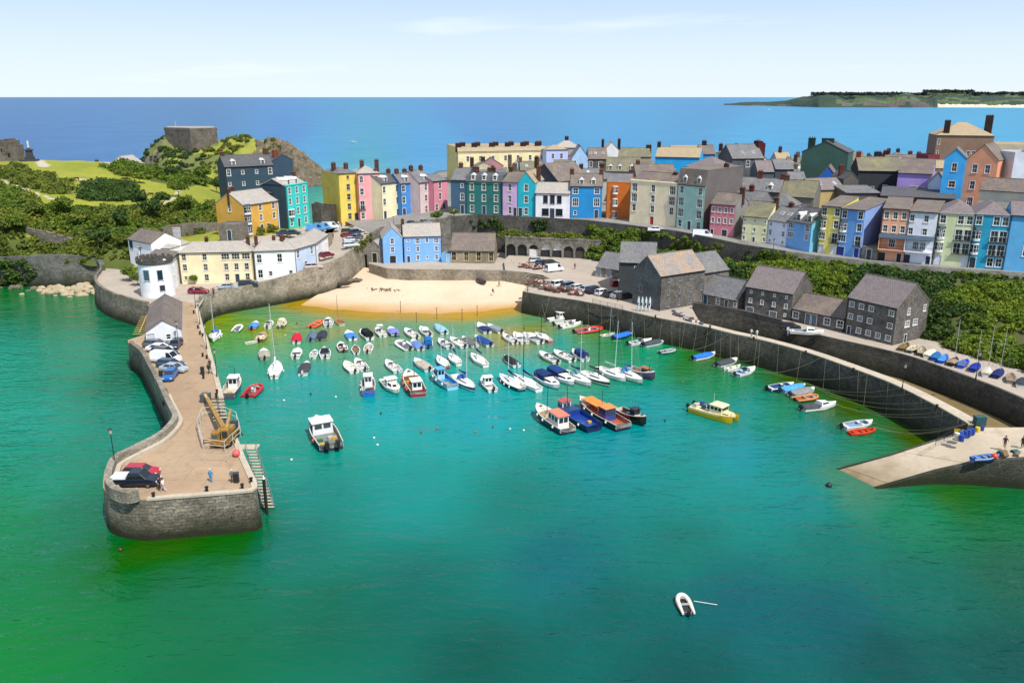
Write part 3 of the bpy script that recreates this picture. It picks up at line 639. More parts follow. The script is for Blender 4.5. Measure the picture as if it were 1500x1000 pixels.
# ---------------------------------------------------------------- far island
def far_island():
    TOP = [(1058,153.5),(1085,150),(1130,149),(1150,148),(1175,142),(1198,138.5),(1240,137.5),(1300,138),(1345,137.5),(1372,134.5),(1395,133.4),(1420,134.5),(1460,136.5),(1500,137.5),(1580,140),(1640,146)]
    BOT = [(1060,154.2),(1150,156),(1200,157.3),(1300,157.5),(1400,157.5),(1500,158),(1640,158)]
    def it(l, u):
        for a, b in zip(l[:-1], l[1:]):
            if a[0] <= u <= b[0]: return a[1]+(b[1]-a[1])*(u-a[0])/(b[0]-a[0])
        return l[-1][1] if u > l[-1][0] else l[0][1]
    us = np.arange(1060, 1640, 1.6); rows = []
    ks = [0, .02, .05, .09, .14, .2, .3, .42, .55, .7, .85, 1., 1.2, 1.5]
    mb = MB(); V = []
    for k in ks:
        r = []
        for u in us:
            d0 = CH/rate(it(BOT, u)); d1 = d0+700+300*(u > 1200)
            zt = CH-rate(it(TOP, u))*d1
            beach = u > 1372
            if k <= 1:
                d = d0+(d1-d0)*k
                if beach: z = zt*(k**.9)*.95 if k > .12 else 3*k/.12
                else: z = zt*(.75*min(1, k/.16)**.8*(.75+.25*math.sin(u*.11)+.15*math.sin(u*.043+1))+.25*k) if k < 1 else zt
            else: d = d0+(d1-d0)*k; z = zt*max(0, 1-(k-1)*2.5)
            if k > .02: z += zt*.10*noise.fractal(Vector((u*.045, k*7, 0)), 1, 2, 4)+3.0*noise.noise(Vector((u*.31, k*31, 5)))
            if z < 0 and k > 0: z = .3
            if k == 0: z = -1
            r.append(PD(u, d, z))
        V.append(r)
    n = len(us)
    for j in range(len(ks)-1):
        for i in range(n-1):
            u = us[i]; k = ks[j]; s = noise.noise(Vector((u*.03, k*6, 2)))
            if u > 1372 and k < .1: mi = 2
            elif k < .09: mi = 1 if s > .05 else 0
            elif s > .12 and (u > 1200): mi = 3
            else: mi = 0
            mb.quad(V[j][i], V[j][i+1], V[j+1][i+1], V[j+1][i], mi)
    dk = ground((.030,.052,.040), (.045,.07,.045), (.02,.036,.03), .01, .03, key='fi1'); rk = ground((.12,.10,.09), (.07,.07,.065), (.16,.13,.11), .006, .03, key='fi2')
    sd = ground((.62,.52,.42), (.66,.56,.46), (.55,.47,.38), .01, .05, key='fi3'); gr = ground((.075,.12,.05), (.10,.13,.055), (.05,.08,.04), .005, .02, key='fi4')
    me = mb.mesh('distant_island', [dk, rk, sd, gr]); struct(ob('distant_island', me))
far_island()
# ---------------------------------------------------------------- green slope under the right hand street
FT = [(880,226),(930,216),(1000,206),(1060,193),(1120,183),(1180,176),(1250,168),(1310,160),(1355,153),(1400,145.5),(1450,139),(1500,134.5),(1620,126)]
foot = resample([PD(u, d, 5) for u, d in FT], 90)
tpl = [P(*p) for p in ((870,328,8),(920,334,8.5),(990,343,8.5),(1040,353,8.5),(1085,363,9),(1150,373,11.5),(1200,380,12.6),(1285,388.5,12.6),(1370,396.5,12.6),(1420,400,12.6),(1500,405.5,12.6),(1640,414,12.6))]
tpl = [P(*q[:2], {8: 14}.get(0, q[2])) for q in []] or tpl
# tops stand at the street edge position but at their own height
def edge_at(u):
    E = [(pix(p)[0], p) for p in EDGE]
    for (a, p), (b, q) in zip(E[:-1], E[1:]):
        if a <= u <= b: return p.lerp(q, (u-a)/(b-a))
    return E[-1][1]
SLT = [(870,8),(920,8.5),(990,8.5),(1040,8.6),(1085,9.2),(1150,11.6),(1200,12.6),(1285,12.7),(1370,12.7),(1420,12.7),(1500,12.7),(1630,12.7)]
tops = []
for u, z in SLT: p = edge_at(u).copy(); p.z = z; p.y -= .6; tops.append(p)
tops = resample(tops, 90)
def slope_pt(s, t):
    i = min(88, int(s*89)); f = s*89-i
    a = foot[i].lerp(foot[i+1], f); b = tops[i].lerp(tops[i+1], f)
    p = a.lerp(b, t); p.z += 1.4*math.sin(math.pi*t)+.9*noise.noise(Vector((p.x*.09, p.y*.09, 0)))*math.sin(math.pi*t); return p
rows = [[slope_pt(i/89, t/10) for i in range(90)] for t in range(11)]
struct(loft_sheet('green_slope', rows, M_SOIL))
# ---------------------------------------------------------------- building kit
WIN = {  # code: (w, h, z above floor)
 'w': (1.0, 1.65, .75), 's': (.75, .95, 1.1), 'W': (1.9, 1.5, .8), 'n': (.55, 1.5, .8), 'f': (1.25, 2.15, .12), 'd': (1.0, 2.2, .06), 'g': (2.7, 2.2, .06), 'A': (1.0, 1.9, .6),
 'L': (1.5, 1.9, .5), 'q': (1.3, 1.3, .9), 'G': (2.9, 2.3, .06), 'v': (4.2, 2.1, .3), 'D': (1.0, 2.2, .06), 'h': (1.4, 1.9, .4)}
_wm = {}
def win_mesh(code, w, h, fc, pc):
    k = (code, round(w, 2), round(h, 2), fc, pc)
    if k in _wm: return _wm[k]
    fm = plain(fc, .5); mb = MB(); s = .11 if code not in 'sn' else .08
    if code in 'dDgG':
        s = .09
        mb.box(-w/2-s, -w/2, -.05, .02, 0, h+s); mb.box(w/2, w/2+s, -.05, .02, 0, h+s); mb.box(-w/2, w/2, -.05, .02, h, h+s)
        p = MB(); p.box(-w/2, w/2, .10, .15, 0, h)
        npan = 2 if code in 'dD' else 4
        for i in range(npan):
            for j in range(2 if code in 'dD' else 3):
                x0 = -w/2+w*(i+.12)/npan; x1 = -w/2+w*(i+.88)/npan; nz = 2 if code in 'dD' else 3
                p.box(x0, x1, .075, .10, h*(j+.1)/nz, h*(j+.88)/nz)
        r = (mb.mesh('frame', fm), p.mesh('panel', plain(pc, .45)), 'door' if code in 'dD' else 'garage_door', 'door_leaf')
        _wm[k] = r; return r
    mb.box(-w/2-s, -w/2, -.05, .02, -.02, h+s); mb.box(w/2, w/2+s, -.05, .02, -.02, h+s); mb.box(-w/2, w/2, -.05, .02, h, h+s)
    mb.box(-w/2-s-.06, w/2+s+.06, -.12, .03, -.12, -.02)
    t = .075; y0, y1 = .06, .11
    mb.box(-w/2, -w/2+t, y0, y1, 0, h); mb.box(w/2-t, w/2, y0, y1, 0, h); mb.box(-w/2+t, w/2-t, y0, y1, 0, t); mb.box(-w/2+t, w/2-t, y0, y1, h-t, h)
    mb.box(-w/2+t, w/2-t, y0-.01, y1, h*.5-.035, h*.5+.035)
    nv = {'W': 3, 'L': 3, 'f': 2, 'w': 2, 'A': 2, 'q': 2, 'v': 5, 'h': 3}.get(code, 1)
    for i in range(1, nv):
        x = -w/2+w*i/nv; b = .05 if nv > 2 else .025; mb.box(x-b, x+b, y0+.005, y1-.005, t, h-t)
    p = MB(); p.quad((-w/2, .12, 0), (w/2, .12, 0), (w/2, .12, h), (-w/2, .12, h))
    r = (mb.mesh('frame', fm), p.mesh('pane', glass()), 'window', 'pane'); _wm[k] = r; return r
def bay_mesh(w, h, fc, rc, roofed=True):
    k = ('bay', round(w, 2), round(h, 2), fc, rc, roofed)
    if k in _wm: return _wm[k]
    d = .75; o = [(-w/2, 0), (-w/2+.45, -d), (w/2-.45, -d), (w/2, 0)]
    mb = MB(); p = MB()
    for (x0, y0), (x1, y1) in zip(o[:-1], o[1:]):
        n = 2 if abs(x1-x0) > .6 else 1
        L = math.hypot(x1-x0, y1-y0); ang = math.atan2(y1-y0, x1-x0)
        M = Matrix.Translation((x0, y0, 0)) @ Matrix.Rotation(ang, 4, 'Z')
        mb.box(0, L, .0, .08, -.15, .35, 0, M); mb.box(0, L, 0, .08, h-.15, h, 0, M)
        for i in range(n+1):
            x = L*i/n; mb.box(max(0, x-.06), min(L, x+.06), .0, .08, .35, h-.15, 0, M)
        mb.box(0, L, .02, .06, h*.55, h*.55+.06, 0, M)
        p.add([M @ Vector(q) for q in ((0, .05, .35), (L, .05, .35), (L, .05, h-.15), (0, .05, h-.15))], [(0, 1, 2, 3)])
    base = [Vector((x, y, -.15)) for x, y in o]; mb.add(base, [(0, 1, 2, 3)])
    rr = MB(); e = .1
    r0 = [Vector((x*(1+e/2), y*(1+e) if y else 0, h)) for x, y in o]; r1 = [Vector((x*(1+e/2), y*(1+e) if y else 0, h+.08)) for x, y in o]
    top = [Vector((-w/2, 0, h+(.6 if roofed else .12))), Vector((-w/2+.5, -.15, h+(.6 if roofed else .12))), Vector((w/2-.5, -.15, h+(.6 if roofed else .12))), Vector((w/2, 0, h+(.6 if roofed else .12)))]
    rr.loft([r0, r1, top], False); rr.add(r0[::-1], [(0, 1, 2, 3)]); rr.add(top, [(0, 1, 2, 3)])
    r = (mb.mesh('bay', plain(fc, .5)), p.mesh('pane', glass()), rr.mesh('bay_roof', plain(rc, .6))); _wm[k] = r; return r
def add_openings(par, ops, fc, dc):
    for (x, y, z, w, h, code, ang) in ops:
        if code in 'bB':
            m = bay_mesh(w, h, fc, '#3b4a58' if code == 'b' else '#e8e6e0', code == 'b')
            o = ob('bay_window', m[0], par, (x, y, z), ang); ob('pane', m[1], o); ob('bay_roof', m[2], o); continue
        m = win_mesh(code, w, h, fc, dc if code in 'dDgG' else '')
        o = ob(m[2], m[0], par, (x, y, z), ang); ob(m[3], m[1], o)
        if code == 'f':
            k = ('rail', round(w, 2))
            if k not in _wm:
                b = MB(); W_ = w/2+.25
                b.box(-W_, W_, -.55, .0, -.02, .06); b.box(-W_, W_, -.55, -.51, .95, 1.0); b.box(-W_, -W_+.04, -.51, 0, .95, 1.0); b.box(W_-.04, W_, -.51, 0, .95, 1.0)
                for i in range(9): xx = -W_+2*W_*i/8; b.box(xx-.015, xx+.015, -.54, -.52, .06, .95)
                _wm[k] = b.mesh('balcony', IRON)
            ob('balcony', _wm[k], o)
def wall_face(mb, T, Wd, H, rows, fh=None, scale=1., mi=0, zoff=0.):
    """one wall in its own x-z plane (outside is -y), with real openings; returns openings in wall coordinates"""
    ops = []; n = len(rows) if rows else 0
    q = lambda x, z, y=0.: T @ Vector((x, y, z))
    if not rows:
        mb.add([q(0, -2.5), q(Wd, -2.5), q(Wd, H), q(0, H)], [(0, 1, 2, 3)], mi); return ops
    fh = fh or (H-zoff)/n
    mb.add([q(0, -2.5), q(Wd, -2.5), q(Wd, zoff), q(0, zoff)], [(0, 1, 2, 3)], mi)
    for r, row in enumerate(rows[::-1]):
        z0 = zoff+r*fh; z1 = H if r == n-1 else z0+fh; m = len(row); cw = Wd/m
        for c, ch in enumerate(row):
            x0, x1 = c*cw, (c+1)*cw
            if ch == '.' or ch == ' ':
                mb.add([q(x0, z0), q(x1, z0), q(x1, z1), q(x0, z1)], [(0, 1, 2, 3)], mi); continue
            if ch in 'bB':
                w = min(2.3, cw*.92); h = min(2.0, fh*.72)
                mb.add([q(x0, z0), q(x1, z0), q(x1, z1), q(x0, z1)], [(0, 1, 2, 3)], mi)
                ops.append(((x0+x1)/2, z0+fh*.14, w, h, ch)); continue
            w, h, zz = WIN[ch]; k = min(1., fh/2.9, (cw*.86)/w)
            w = min(w*max(k, .6)*scale, cw*.9); h = min(h*min(1.1, fh/2.9)*scale, fh*.86); zz = zz*min(1.1, fh/2.9)
            if zz+h > fh-.1: zz = max(.04, fh-.15-h)
            a, b = (x0+x1)/2-w/2, (x0+x1)/2+w/2; c0, c1 = z0+zz, z0+zz+h
            for (p0, p1, s0, s1) in ((x0, a, z0, z1), (b, x1, z0, z1), (a, b, z0, c0), (a, b, c1, z1)):
                mb.add([q(p0, s0), q(p1, s0), q(p1, s1), q(p0, s1)], [(0, 1, 2, 3)], mi)
            D = .14
            mb.add([q(a, c0), q(b, c0), q(b, c1), q(a, c1), q(a, c0, D), q(b, c0, D), q(b, c1, D), q(a, c1, D)], [(0, 4, 5, 1), (1, 5, 6, 2), (2, 6, 7, 3), (3, 7, 4, 0)], mi)
            ops.append(((a+b)/2, c0, w, h, ch))
    return ops
def chimney(par, x, y, z0, z1, w=1.0, d=.7, pots=3, c='#6b4438'):
    mb = MB(); mb.box(x-w/2, x+w/2, y-d/2, y+d/2, z0, z1); mb.box(x-w/2-.06, x+w/2+.06, y-d/2-.06, y+d/2+.06, z1, z1+.15)
    n = pots
    for i in range(n):
        if w >= d: px, py = x-w/2+w*(i+.5)/n, y
        else: px, py = x, y-d/2+d*(i+.5)/n
        mb.cyl((px, py, z1+.1), (px, py, z1+.6), .15, .12, 8, 1)
    ch = mb.build('chimney', [stone(tuple(v*.8 for v in lin(c)), tuple(min(1, v*1.2) for v in lin(c)), sc(lin(c), .6), .3, .1, key=c), plain('#7a4a36', .8)], par)
    return ch
ROOFS = dict(grey=slate((.13,.13,.145), (.20,.20,.215), (.27,.25,.18), .22), brown=slate((.14,.11,.10), (.20,.16,.145), (.28,.22,.14), .3, 'b'), pale=slate((.36,.33,.31), (.46,.42,.39), (.48,.40,.27), .25, 'p'),
  tan=slate((.36,.28,.18), (.46,.37,.24), (.42,.30,.15), .3, 't'), dark=slate((.07,.072,.08), (.11,.112,.125), (.16,.14,.09), .15, 'd'), pink=slate((.165,.135,.14), (.23,.19,.195), (.24,.2,.17), .22, 'k'),
  olive=slate((.14,.13,.09), (.19,.18,.13), (.26,.23,.10), .4, 'o'), lichen=slate((.24,.215,.21), (.33,.30,.29), (.50,.26,.06), .36, 'l'))
BN = [0]
def building(label, A, B, H, dep=8., wall='#ddd', roof='gable', rm='grey', rh=2.2, rows=None, L=None, Rr=None, chim=(), fc='#e9e9e6', dc='#33414f', name='house', cat='house', group=None,
             dorm=(), sky_=(), par=.0, plinth=None, pipe=True, zoff=0., wscale=1.1, lw=None, rw=None, fh=None, cornice=None, ccol='#65493e', gaps=None, pots=3, hipx=None):
    BN[0] += 1
    A = Vector(A); B = Vector(B); dx, dy = B.x-A.x, B.y-A.y; Wd = math.hypot(dx, dy); ang = math.atan2(dy, dx)
    root = thing(name, label, cat, A, ang, group)
    wm = wall if not isinstance(wall, str) else paint(wall)
    lm = lw and (lw if not isinstance(lw, str) else paint(lw)); rmm = rw and (rw if not isinstance(rw, str) else paint(rw))
    mats = [wm, lm or wm, rmm or wm]
    mb = MB(); I = Matrix.Identity(4)
    TF = I; TR = Matrix.Translation((Wd, 0, 0)) @ Matrix.Rotation(math.pi/2, 4, 'Z')
    TB = Matrix.Translation((Wd, dep, 0)) @ Matrix.Rotation(math.pi, 4, 'Z'); TL = Matrix.Translation((0, dep, 0)) @ Matrix.Rotation(-math.pi/2, 4, 'Z')
    allo = []
    for T, w_, rws, a, mi in ((TF, Wd, rows, 0, 0), (TR, dep, Rr, math.pi/2, 2), (TB, Wd, None, math.pi, 0), (TL, dep, L, -math.pi/2, 1)):
        for (x, z, w, h, ch) in wall_face(mb, T, w_, H+(par if roof in ('flat', 'para') else 0) if not rws else H, rws, fh if T is TF else None, wscale, mi, zoff):
            p = T @ Vector((x, 0, z)); allo.append((p.x, p.y, p.z, w, h, ch, a))
        if rws and par and roof in ('flat', 'para'):
            q = [T @ Vector(v) for v in ((0, 0, H), (w_, 0, H), (w_, 0, H+par), (0, 0, H+par))]; mb.add(q, [(0, 1, 2, 3)], mi)
    oh = .22; roofm = ROOFS[rm] if isinstance(rm, str) else rm; rb = MB(); t = .14
    def slab(p):  # quad corners ccw from outside/top
        p = [Vector(v) for v in p]; n = (p[1]-p[0]).cross(p[-1]-p[0]).normalized(); m = len(p)
        q = [v-n*t for v in p]; rb.add(p+q, [tuple(range(m)), tuple(range(2*m-1, m-1, -1))]+[(i+m, (i+1) % m+m, (i+1) % m, i) for i in range(m)])
    if roof in ('gable', 'para'):
        rz = H+rh; y0 = 0 if roof == 'para' else 0; md = dep/2; k = rh/md; e = oh if roof == 'gable' else -.05
        slab([(-.08, -e, H+t-k*e), (Wd+.08, -e, H+t-k*e), (Wd+.08, md, rz+t), (-.08, md, rz+t)]); slab([(Wd+.08, dep+oh, H+t-k*oh), (-.08, dep+oh, H+t-k*oh), (-.08, md, rz+t), (Wd+.08, md, rz+t)])
        mb.tri((0, dep, H), (0, 0, H), (0, md, rz), 1); mb.tri((Wd, 0, H), (Wd, dep, H), (Wd, md, rz), 2)
        rb.box(-.1, Wd+.1, md-.1, md+.1, rz+.08, rz+t+.1)
        if roof == 'para': mb.box(0, Wd, -.06, .28, H, H+par)
    elif roof == 'gableF':
        rz = H+rh; md = Wd/2; k = rh/md
        slab([(-oh, dep+.08, H+t-k*oh), (-oh, -.12, H+t-k*oh), (md, -.12, rz+t), (md, dep+.08, rz+t)]); slab([(Wd+oh, -.12, H+t-k*oh), (Wd+oh, dep+.08, H+t-k*oh), (md, dep+.08, rz+t), (md, -.12, rz+t)])
        mb.tri((0, 0, H), (Wd, 0, H), (md, 0, rz)); mb.tri((Wd, dep, H), (0, dep, H), (md, dep, rz))
        rb.box(md-.1, md+.1, -.12, dep+.08, rz+.08, rz+t+.1)
    elif roof == 'hip':
        rz = H+rh; i = hipx if hipx is not None else min(dep/2, Wd/2); md = dep/2; a, b, c, d = (-oh, -oh, H), (Wd+oh, -oh, H), (Wd+oh, dep+oh, H), (-oh, dep+oh, H); e, f = (min(i, Wd/2-.01), md, rz), (max(Wd-i, Wd/2+.01), md, rz)
        rb.add([a, b, c, d, e, f], [(0, 1, 5, 4), (1, 2, 5), (2, 3, 4, 5), (3, 0, 4), (3, 2, 1, 0)])
    elif roof == 'hipF':
        rz = H+rh; md = Wd/2; a, b, c, d = (-oh, -oh, H), (Wd+oh, -oh, H), (Wd+oh, dep+oh, H), (-oh, dep+oh, H); i = min(md, dep/2-.05); e, f = (md, i, rz), (md, dep-i, rz)
        rb.add([a, b, c, d, e, f], [(0, 1, 4), (1, 2, 5, 4), (2, 3, 5), (3, 0, 4, 5), (3, 2, 1, 0)])
    elif roof == 'mono':
        slab([(-.1, -oh, H+t), (Wd+.1, -oh, H+t), (Wd+.1, dep+oh, H+rh+t), (-.1, dep+oh, H+rh+t)])
        mb.tri((0, dep, H), (0, 0, H), (0, dep, H+rh), 1); mb.tri((Wd, 0, H), (Wd, dep, H), (Wd, dep, H+rh), 2); mb.quad((Wd, dep, H), (0, dep, H), (0, dep, H+rh), (Wd, dep, H+rh))
    elif roof == 'mansard':
        rz = H+rh; s = .9; slab([(-.06, -.1, H+.1), (Wd+.06, -.1, H+.1), (Wd+.06, s, rz), (-.06, s, rz)]); slab([(-.06, s, rz+.01), (Wd+.06, s, rz+.01), (Wd+.06, dep, rz+.4), (-.06, dep, rz+.4)])
        for xx, mi, fl in ((0, 1, 1), (Wd, 2, 0)):
            pts = [(xx, 0, H), (xx, s, rz), (xx, dep, rz+.4), (xx, dep, H)]; mb.add(pts if fl else pts[::-1], [(0, 1, 2, 3)], mi)
        mb.quad((Wd, dep, H), (0, dep, H), (0, dep, rz+.4), (Wd, dep, rz+.4))
    elif roof == 'flat':
        rb.box(.02, Wd-.02, .02, dep-.02, H-.2, H-.05)
        for (x0, x1, y0, y1) in ((0.02, Wd-.02, .02, .3), (0.02, Wd-.02, dep-.3, dep-.02), (.02, .3, .3, dep-.3), (Wd-.3, Wd-.02, .3, dep-.3)): mb.box(x0, x1, y0, y1, H-.1, H+par-.003)
    if roof in ('gable', 'hip', 'mansard', 'mono') and Wd > 3:
        gb = MB(); gb.box(-.1, Wd+.1, -.34, -.2, H-.12, H+.0); gb.build('gutter', IRON, root)
    if cornice: mb.box(-.08, Wd+.08, -.16, -.005, H+par-.35 if roof in ('flat', 'para') else H-.3, H+par-.1 if roof in ('flat', 'para') else H-.08)
    wo = mb.build('wall', mats, root); ro = rb.build('roof', roofm, root)
    add_openings(root, allo, fc, dc)
    for cdat in chim:
        fx, fy = cdat[0], cdat[1]; hh = cdat[2] if len(cdat) > 2 else 1.5; wdt = cdat[3] if len(cdat) > 3 else 1.2; dd = cdat[4] if len(cdat) > 4 else .8; np_ = cdat[5] if len(cdat) > 5 else pots
        top = H+(rh if roof not in ('flat',) else 0)
        chimney(ro, fx*Wd, fy*dep, H-.3, top+hh, wdt, dd, np_, ccol)
    for fx in dorm:
        x = fx*Wd; k = rh/(dep/2) if roof != 'mansard' else 3; yb = .7 if roof != 'mansard' else .1; zb = H+.25 if roof != 'mansard' else H+.5; hh = 1.5
        d = MB(); ln = min(dep/2, (zb+hh-H)/max(.3, k)); ln = max(ln, 1.1)
        d.box(x-.65, x-.55, yb, yb+ln, zb-.3, zb+hh); d.box(x+.55, x+.65, yb, yb+ln, zb-.3, zb+hh); d.box(x-.55, x+.55, yb, yb+.1, zb-.3, zb+.15)
        d.add([(x-.75, yb-.12, zb+hh-.05), (x+.75, yb-.12, zb+hh-.05), (x, yb-.12, zb+hh+.6), (x-.75, yb+ln+.3, zb+hh-.05), (x+.75, yb+ln+.3, zb+hh-.05), (x, yb+ln+.3, zb+hh+.6)], [(0, 1, 2), (0, 2, 5, 3), (2, 1, 4, 5), (0, 3, 4, 1)])
        dr = d.build('dormer', WHITE, ro)
        m = win_mesh('s', 1.0, 1.2, fc, ''); o = ob('window', m[0], dr, (x, yb+.01, zb+.2)); ob('pane', m[1], dr, (x, yb+.01, zb+.2))
    for sk in sky_:
        fx, fy = sk; k = rh/(dep/2); y = fy*dep; z = H+k*y+t+.03; a = math.atan(k); M = Matrix.Translation((fx*Wd, y, z)) @ Matrix.Rotation(a, 4, 'X')
        s = MB(); s.box(-.45, .45, -.6, .6, 0, .07, 0, M); so_ = s.build('skylight', WHITE, ro); s = MB(); s.box(-.38, .38, -.53, .53, .05, .08, 0, M); s.build('pane', glass('#8d9aa6', .15), so_)
    if pipe:
        s = MB(); s.cyl((.12, -.1, -.5), (.12, -.1, H-.1), .06, n=6); s.build('drainpipe', IRON, root)
    return root
def FB(u1, v1, u2, v2, z0, ve, z1=None):
    """front base line from the photo and eave row -> A, B, height"""
    A = P(u1, v1, z0); B = P(u2, v2, z0); d = (CH-z0)/rate(v1); H = (CH-rate(ve)*d)-z0
    return A, B, H
def FT_(u1, v1, u2, v2, ze, z0):
    A = P(u1, v1, ze); B = P(u2, v2, ze); A.z = z0; B.z = z0; return A, B, ze-z0
# ---------------------------------------------------------------- houses of the terraces (front rows)
G1 = 'colourful houses on the left terrace'; G2 = 'colourful houses along the cliff street'; G3 = 'tall houses above the green slope'; G4 = 'roofs of the old town behind'; GQ = 'houses along the harbour street'; GW = 'stone warehouses on the upper quay'
def fb(label, q, ve=None, **k):
    if ve is None: q, ve = q[:5], q[5]
    A, B, H = FB(*q, ve); return building(label, A, B, H, **k)
def ft(label, q, **k):
    A, B, H = FT_(*q); return building(label, A, B, H, **k)
# left: round tower house group handled separately
fb('long cream terrace with three storeys beside the white castellated house', (266,416,371,413.5,5.1), 368, wall='#efe0b8', roof='hip', rh=2.0, dep=8, rm='pale', rows=['w.w.WWW', 'w.w.www', 's.w.wDw'], chim=((.35,.5,.6,.8,.6),(.93,.5,.7,.8,.6)), group=GQ, hipx=2.5, fc='#d9d6cc')
ft('white two storey cottage joined to the right end of the cream terrace', (371,368,431,365.6,12.6,5.2), wall='#eceef0', roof='hip', rh=2.0, dep=7.5, rm='pale', rows=['w.w.', 'ws.s'], chim=((.06,.5,.6,.8,.6),(.5,.5,.5,.8,.6)), group=GQ, hipx=2.0)
ft('pale blue cottage between white cottages on the harbour street', (431,365.6,461,357,12.4,6.), wall='#c3d6f2', roof='gable', rh=1.7, dep=7, rm='pale', rows=['w.w', '.d.'], chim=((.05,.5,1.2),), group=GQ)
ft('small white curved cottage at the top of the harbour street', (461,357,480,343.5,12.3,7), wall='#f0eff0', roof='gable', rh=1.6, dep=7, rm='pale', rows=['s.s', '.w.'], group=GQ)
ft('ochre yellow house with a pale roof and a stack of white bay windows', (356,301,404.6,294,20.3,11.9), wall='#d8a648', roof='gable', rh=3., dep=10.5, rm='tan' if 0 else 'pale', rows=['b.w.w', 'b.w.w', 'b.dw.'], L=['.w.', '...', '...'], chim=((.02,.5,.8,.8,.7),(.35,.75,.9,.9,.7)), group=G1, zoff=.2)
ft('narrow white house squeezed between the ochre house and the turquoise house', (404.6,294,421,291.6,20,11.9), wall='#e6e8ee', roof='gable', rh=2., dep=8, rm='pale', rows=['b', 'b', 'ws'], group=G1)
A, B, H = FB(423,336,454,329,12,272)
building('tall turquoise house with four storeys of white windows and a flat parapet', A, B, H, dep=9, wall='#2fc9c0', lw='#27404c', roof='para', par=.5, rh=2., rm='pale', rows=['www', 'www', 'Bww', 'wdw'], chim=((.98,.5,1.),), dorm=(.25, .6), group=G1, cornice=1)
ft('large dark slate blue house with small white windows behind the ochre house', (329,245,400,242,26.8,12.5), wall='#2c4556', roof='gable', rh=3.2, dep=10, rm='dark', rows=['w.s.s.w', 's.s.s..', '.......', '.......'], dorm=(.2, .8), chim=((.05,.5,1.),(.96,.5,1.6,1.8)), group=G1)
ft('dark blue gabled wing beside the dark slate blue house, red brick chimney', (398,236,429,234,27.5,12), wall='#314a5e', roof='gableF', rh=2., dep=12, rm='dark', rows=['...', '...', '.s.', '...'], chim=((.3,.1,1.2,2.0,.9),), ccol='#a0563c', group=G1)
ft('dark grey rendered back wing of the turquoise house', (388,283,421,282,22,12), wall='#3a5160', roof='mono', rh=1.5, dep=8, rm='dark', group=G1)
# middle-left terrace facing the camera
fb('tall yellow corner house at the left end of the terrace', (499,326,527,323.5,11,252.5), wall='#e2c95c', lw='#e6cf62', roof='hip', rh=1.6, dep=13, rm='grey', rows=['.s.', '.w.', '.w.', '.w.', '.wD'], chim=((.15,.4,1.),(.7,.3,.8)), group=G1, fc='#c9c3a0')
fb('tall pink house next to the yellow corner house', (527,325,559,323.5,11,252.5), wall='#eda3a6', roof='hip', rh=2., dep=11, rm='pale', rows=['w.w', 'w.w', 'f.f', 'w.w'], chim=((.35,.5,1.2),(.97,.3,1.5)), group=G1)
fb('cream three storey house between the tall pink and the bright blue house', (560,323,588,318.5,11.6,268), wall='#f0e5bd', roof='gable', rh=2.4, dep=9, rm='dark', rows=['w.w', 'w.w', 'd.w'], chim=((.3,.5,1.4),(.95,.5,1.)), dorm=(.35,), group=G1)
fb('bright blue three storey house in the left terrace', (588,318.5,615,316,12,267.5), wall='#3f86cc', roof='gable', rh=2.6, dep=9, rm='grey', rows=['w.w', 'w.w', 'd.w'], chim=((.2,.5,1.2),(.7,.6,1.)), dorm=(.4,), group=G1)
fb('pale beige pink house with the steep roof and white dormer', (615,316,635,313,12.6,266.5), wall='#dcc4c4', roof='gable', rh=3.2, dep=9, rm='grey', rows=['w', 'w', 'w'], chim=((.2,.5,1.4),(.9,.5,1.2)), dorm=(.6,), group=G1)
fb('small rose pink house at the right end of the left terrace', (635,313,656,310,13,264.5), wall='#d98c9c', roof='gable', rh=1.6, dep=9, rm='grey', rows=['w', 'w', 'wD'], group=G1)
# cliff street
fb('slate blue house with few windows left of the dark green house', (661,313,683,314,14,262), wall='#3f5f7a', roof='gable', rh=3.2, dep=10, rm='grey', rows=['.s', '.w', '.d'], chim=((.3,.5,1.2),), group=G2, pipe=False)
fb('dark green house with nine white windows and an arched white doorway', (683,314,735.5,316,14,264.7), wall='#1d6a66', roof='mansard', rh=1.9, dep=9, rm='dark', rows=['www', 'www', 'wdw'], dorm=(.2,.5,.8), chim=((.1,.7,1.8,2.2),(.5,.9,1.5,2.5)), group=G2)
fb('narrow lilac house between the dark green and turquoise houses', (735.8,316.3,758,318,14,265), wall='#d9b5dd', roof='gable', rh=2.6, dep=9, rm='brown', rows=['.w.', '.w.', '.wD'], chim=((.1,.5,1.2),), group=G2)
fb('narrow turquoise blue house right of the lilac house', (758,318,783,319,14,265.5), wall='#18b0c4', roof='gableF', rh=3., dep=11, rm='tan', rows=['.w.', '.w.', 'dw.'], chim=((1.,.4,1.),), group=G2)
fb('low white inn with ornate dark windows and a pale stone roof', (783.6,319.5,834,321,14,281.5), wall='#eeeaf0', roof='gable', rh=2.6, dep=8, rm='tan' if 0 else 'pale', rows=['.wAw.', '.WdW.'], group=G2, fc='#2a2a2e', wscale=1.15)
fb('vivid blue house with four white double windows and small dormers', (834.5,320.5,881,321,14,271.2), wall='#1587c9', rw='#54c4d4', roof='gable', rh=3., dep=9, rm='brown', rows=['q.q', 'L.L', 's.d'], dorm=(.35,.72), chim=((.04,.5,1.2),(.97,.5,1.2)), group=G2, wscale=1.1)
fb('narrow orange house with three stacked bay windows', (887,321.5,921,323,14,266), wall='#c96b22', roof='para', par=.3, rh=2.2, dep=8, rm='grey', rows=['.B..', '.B..', '.B..'], L=['..', '..', '..'], group=G2, chim=((.9,.6,.9),))
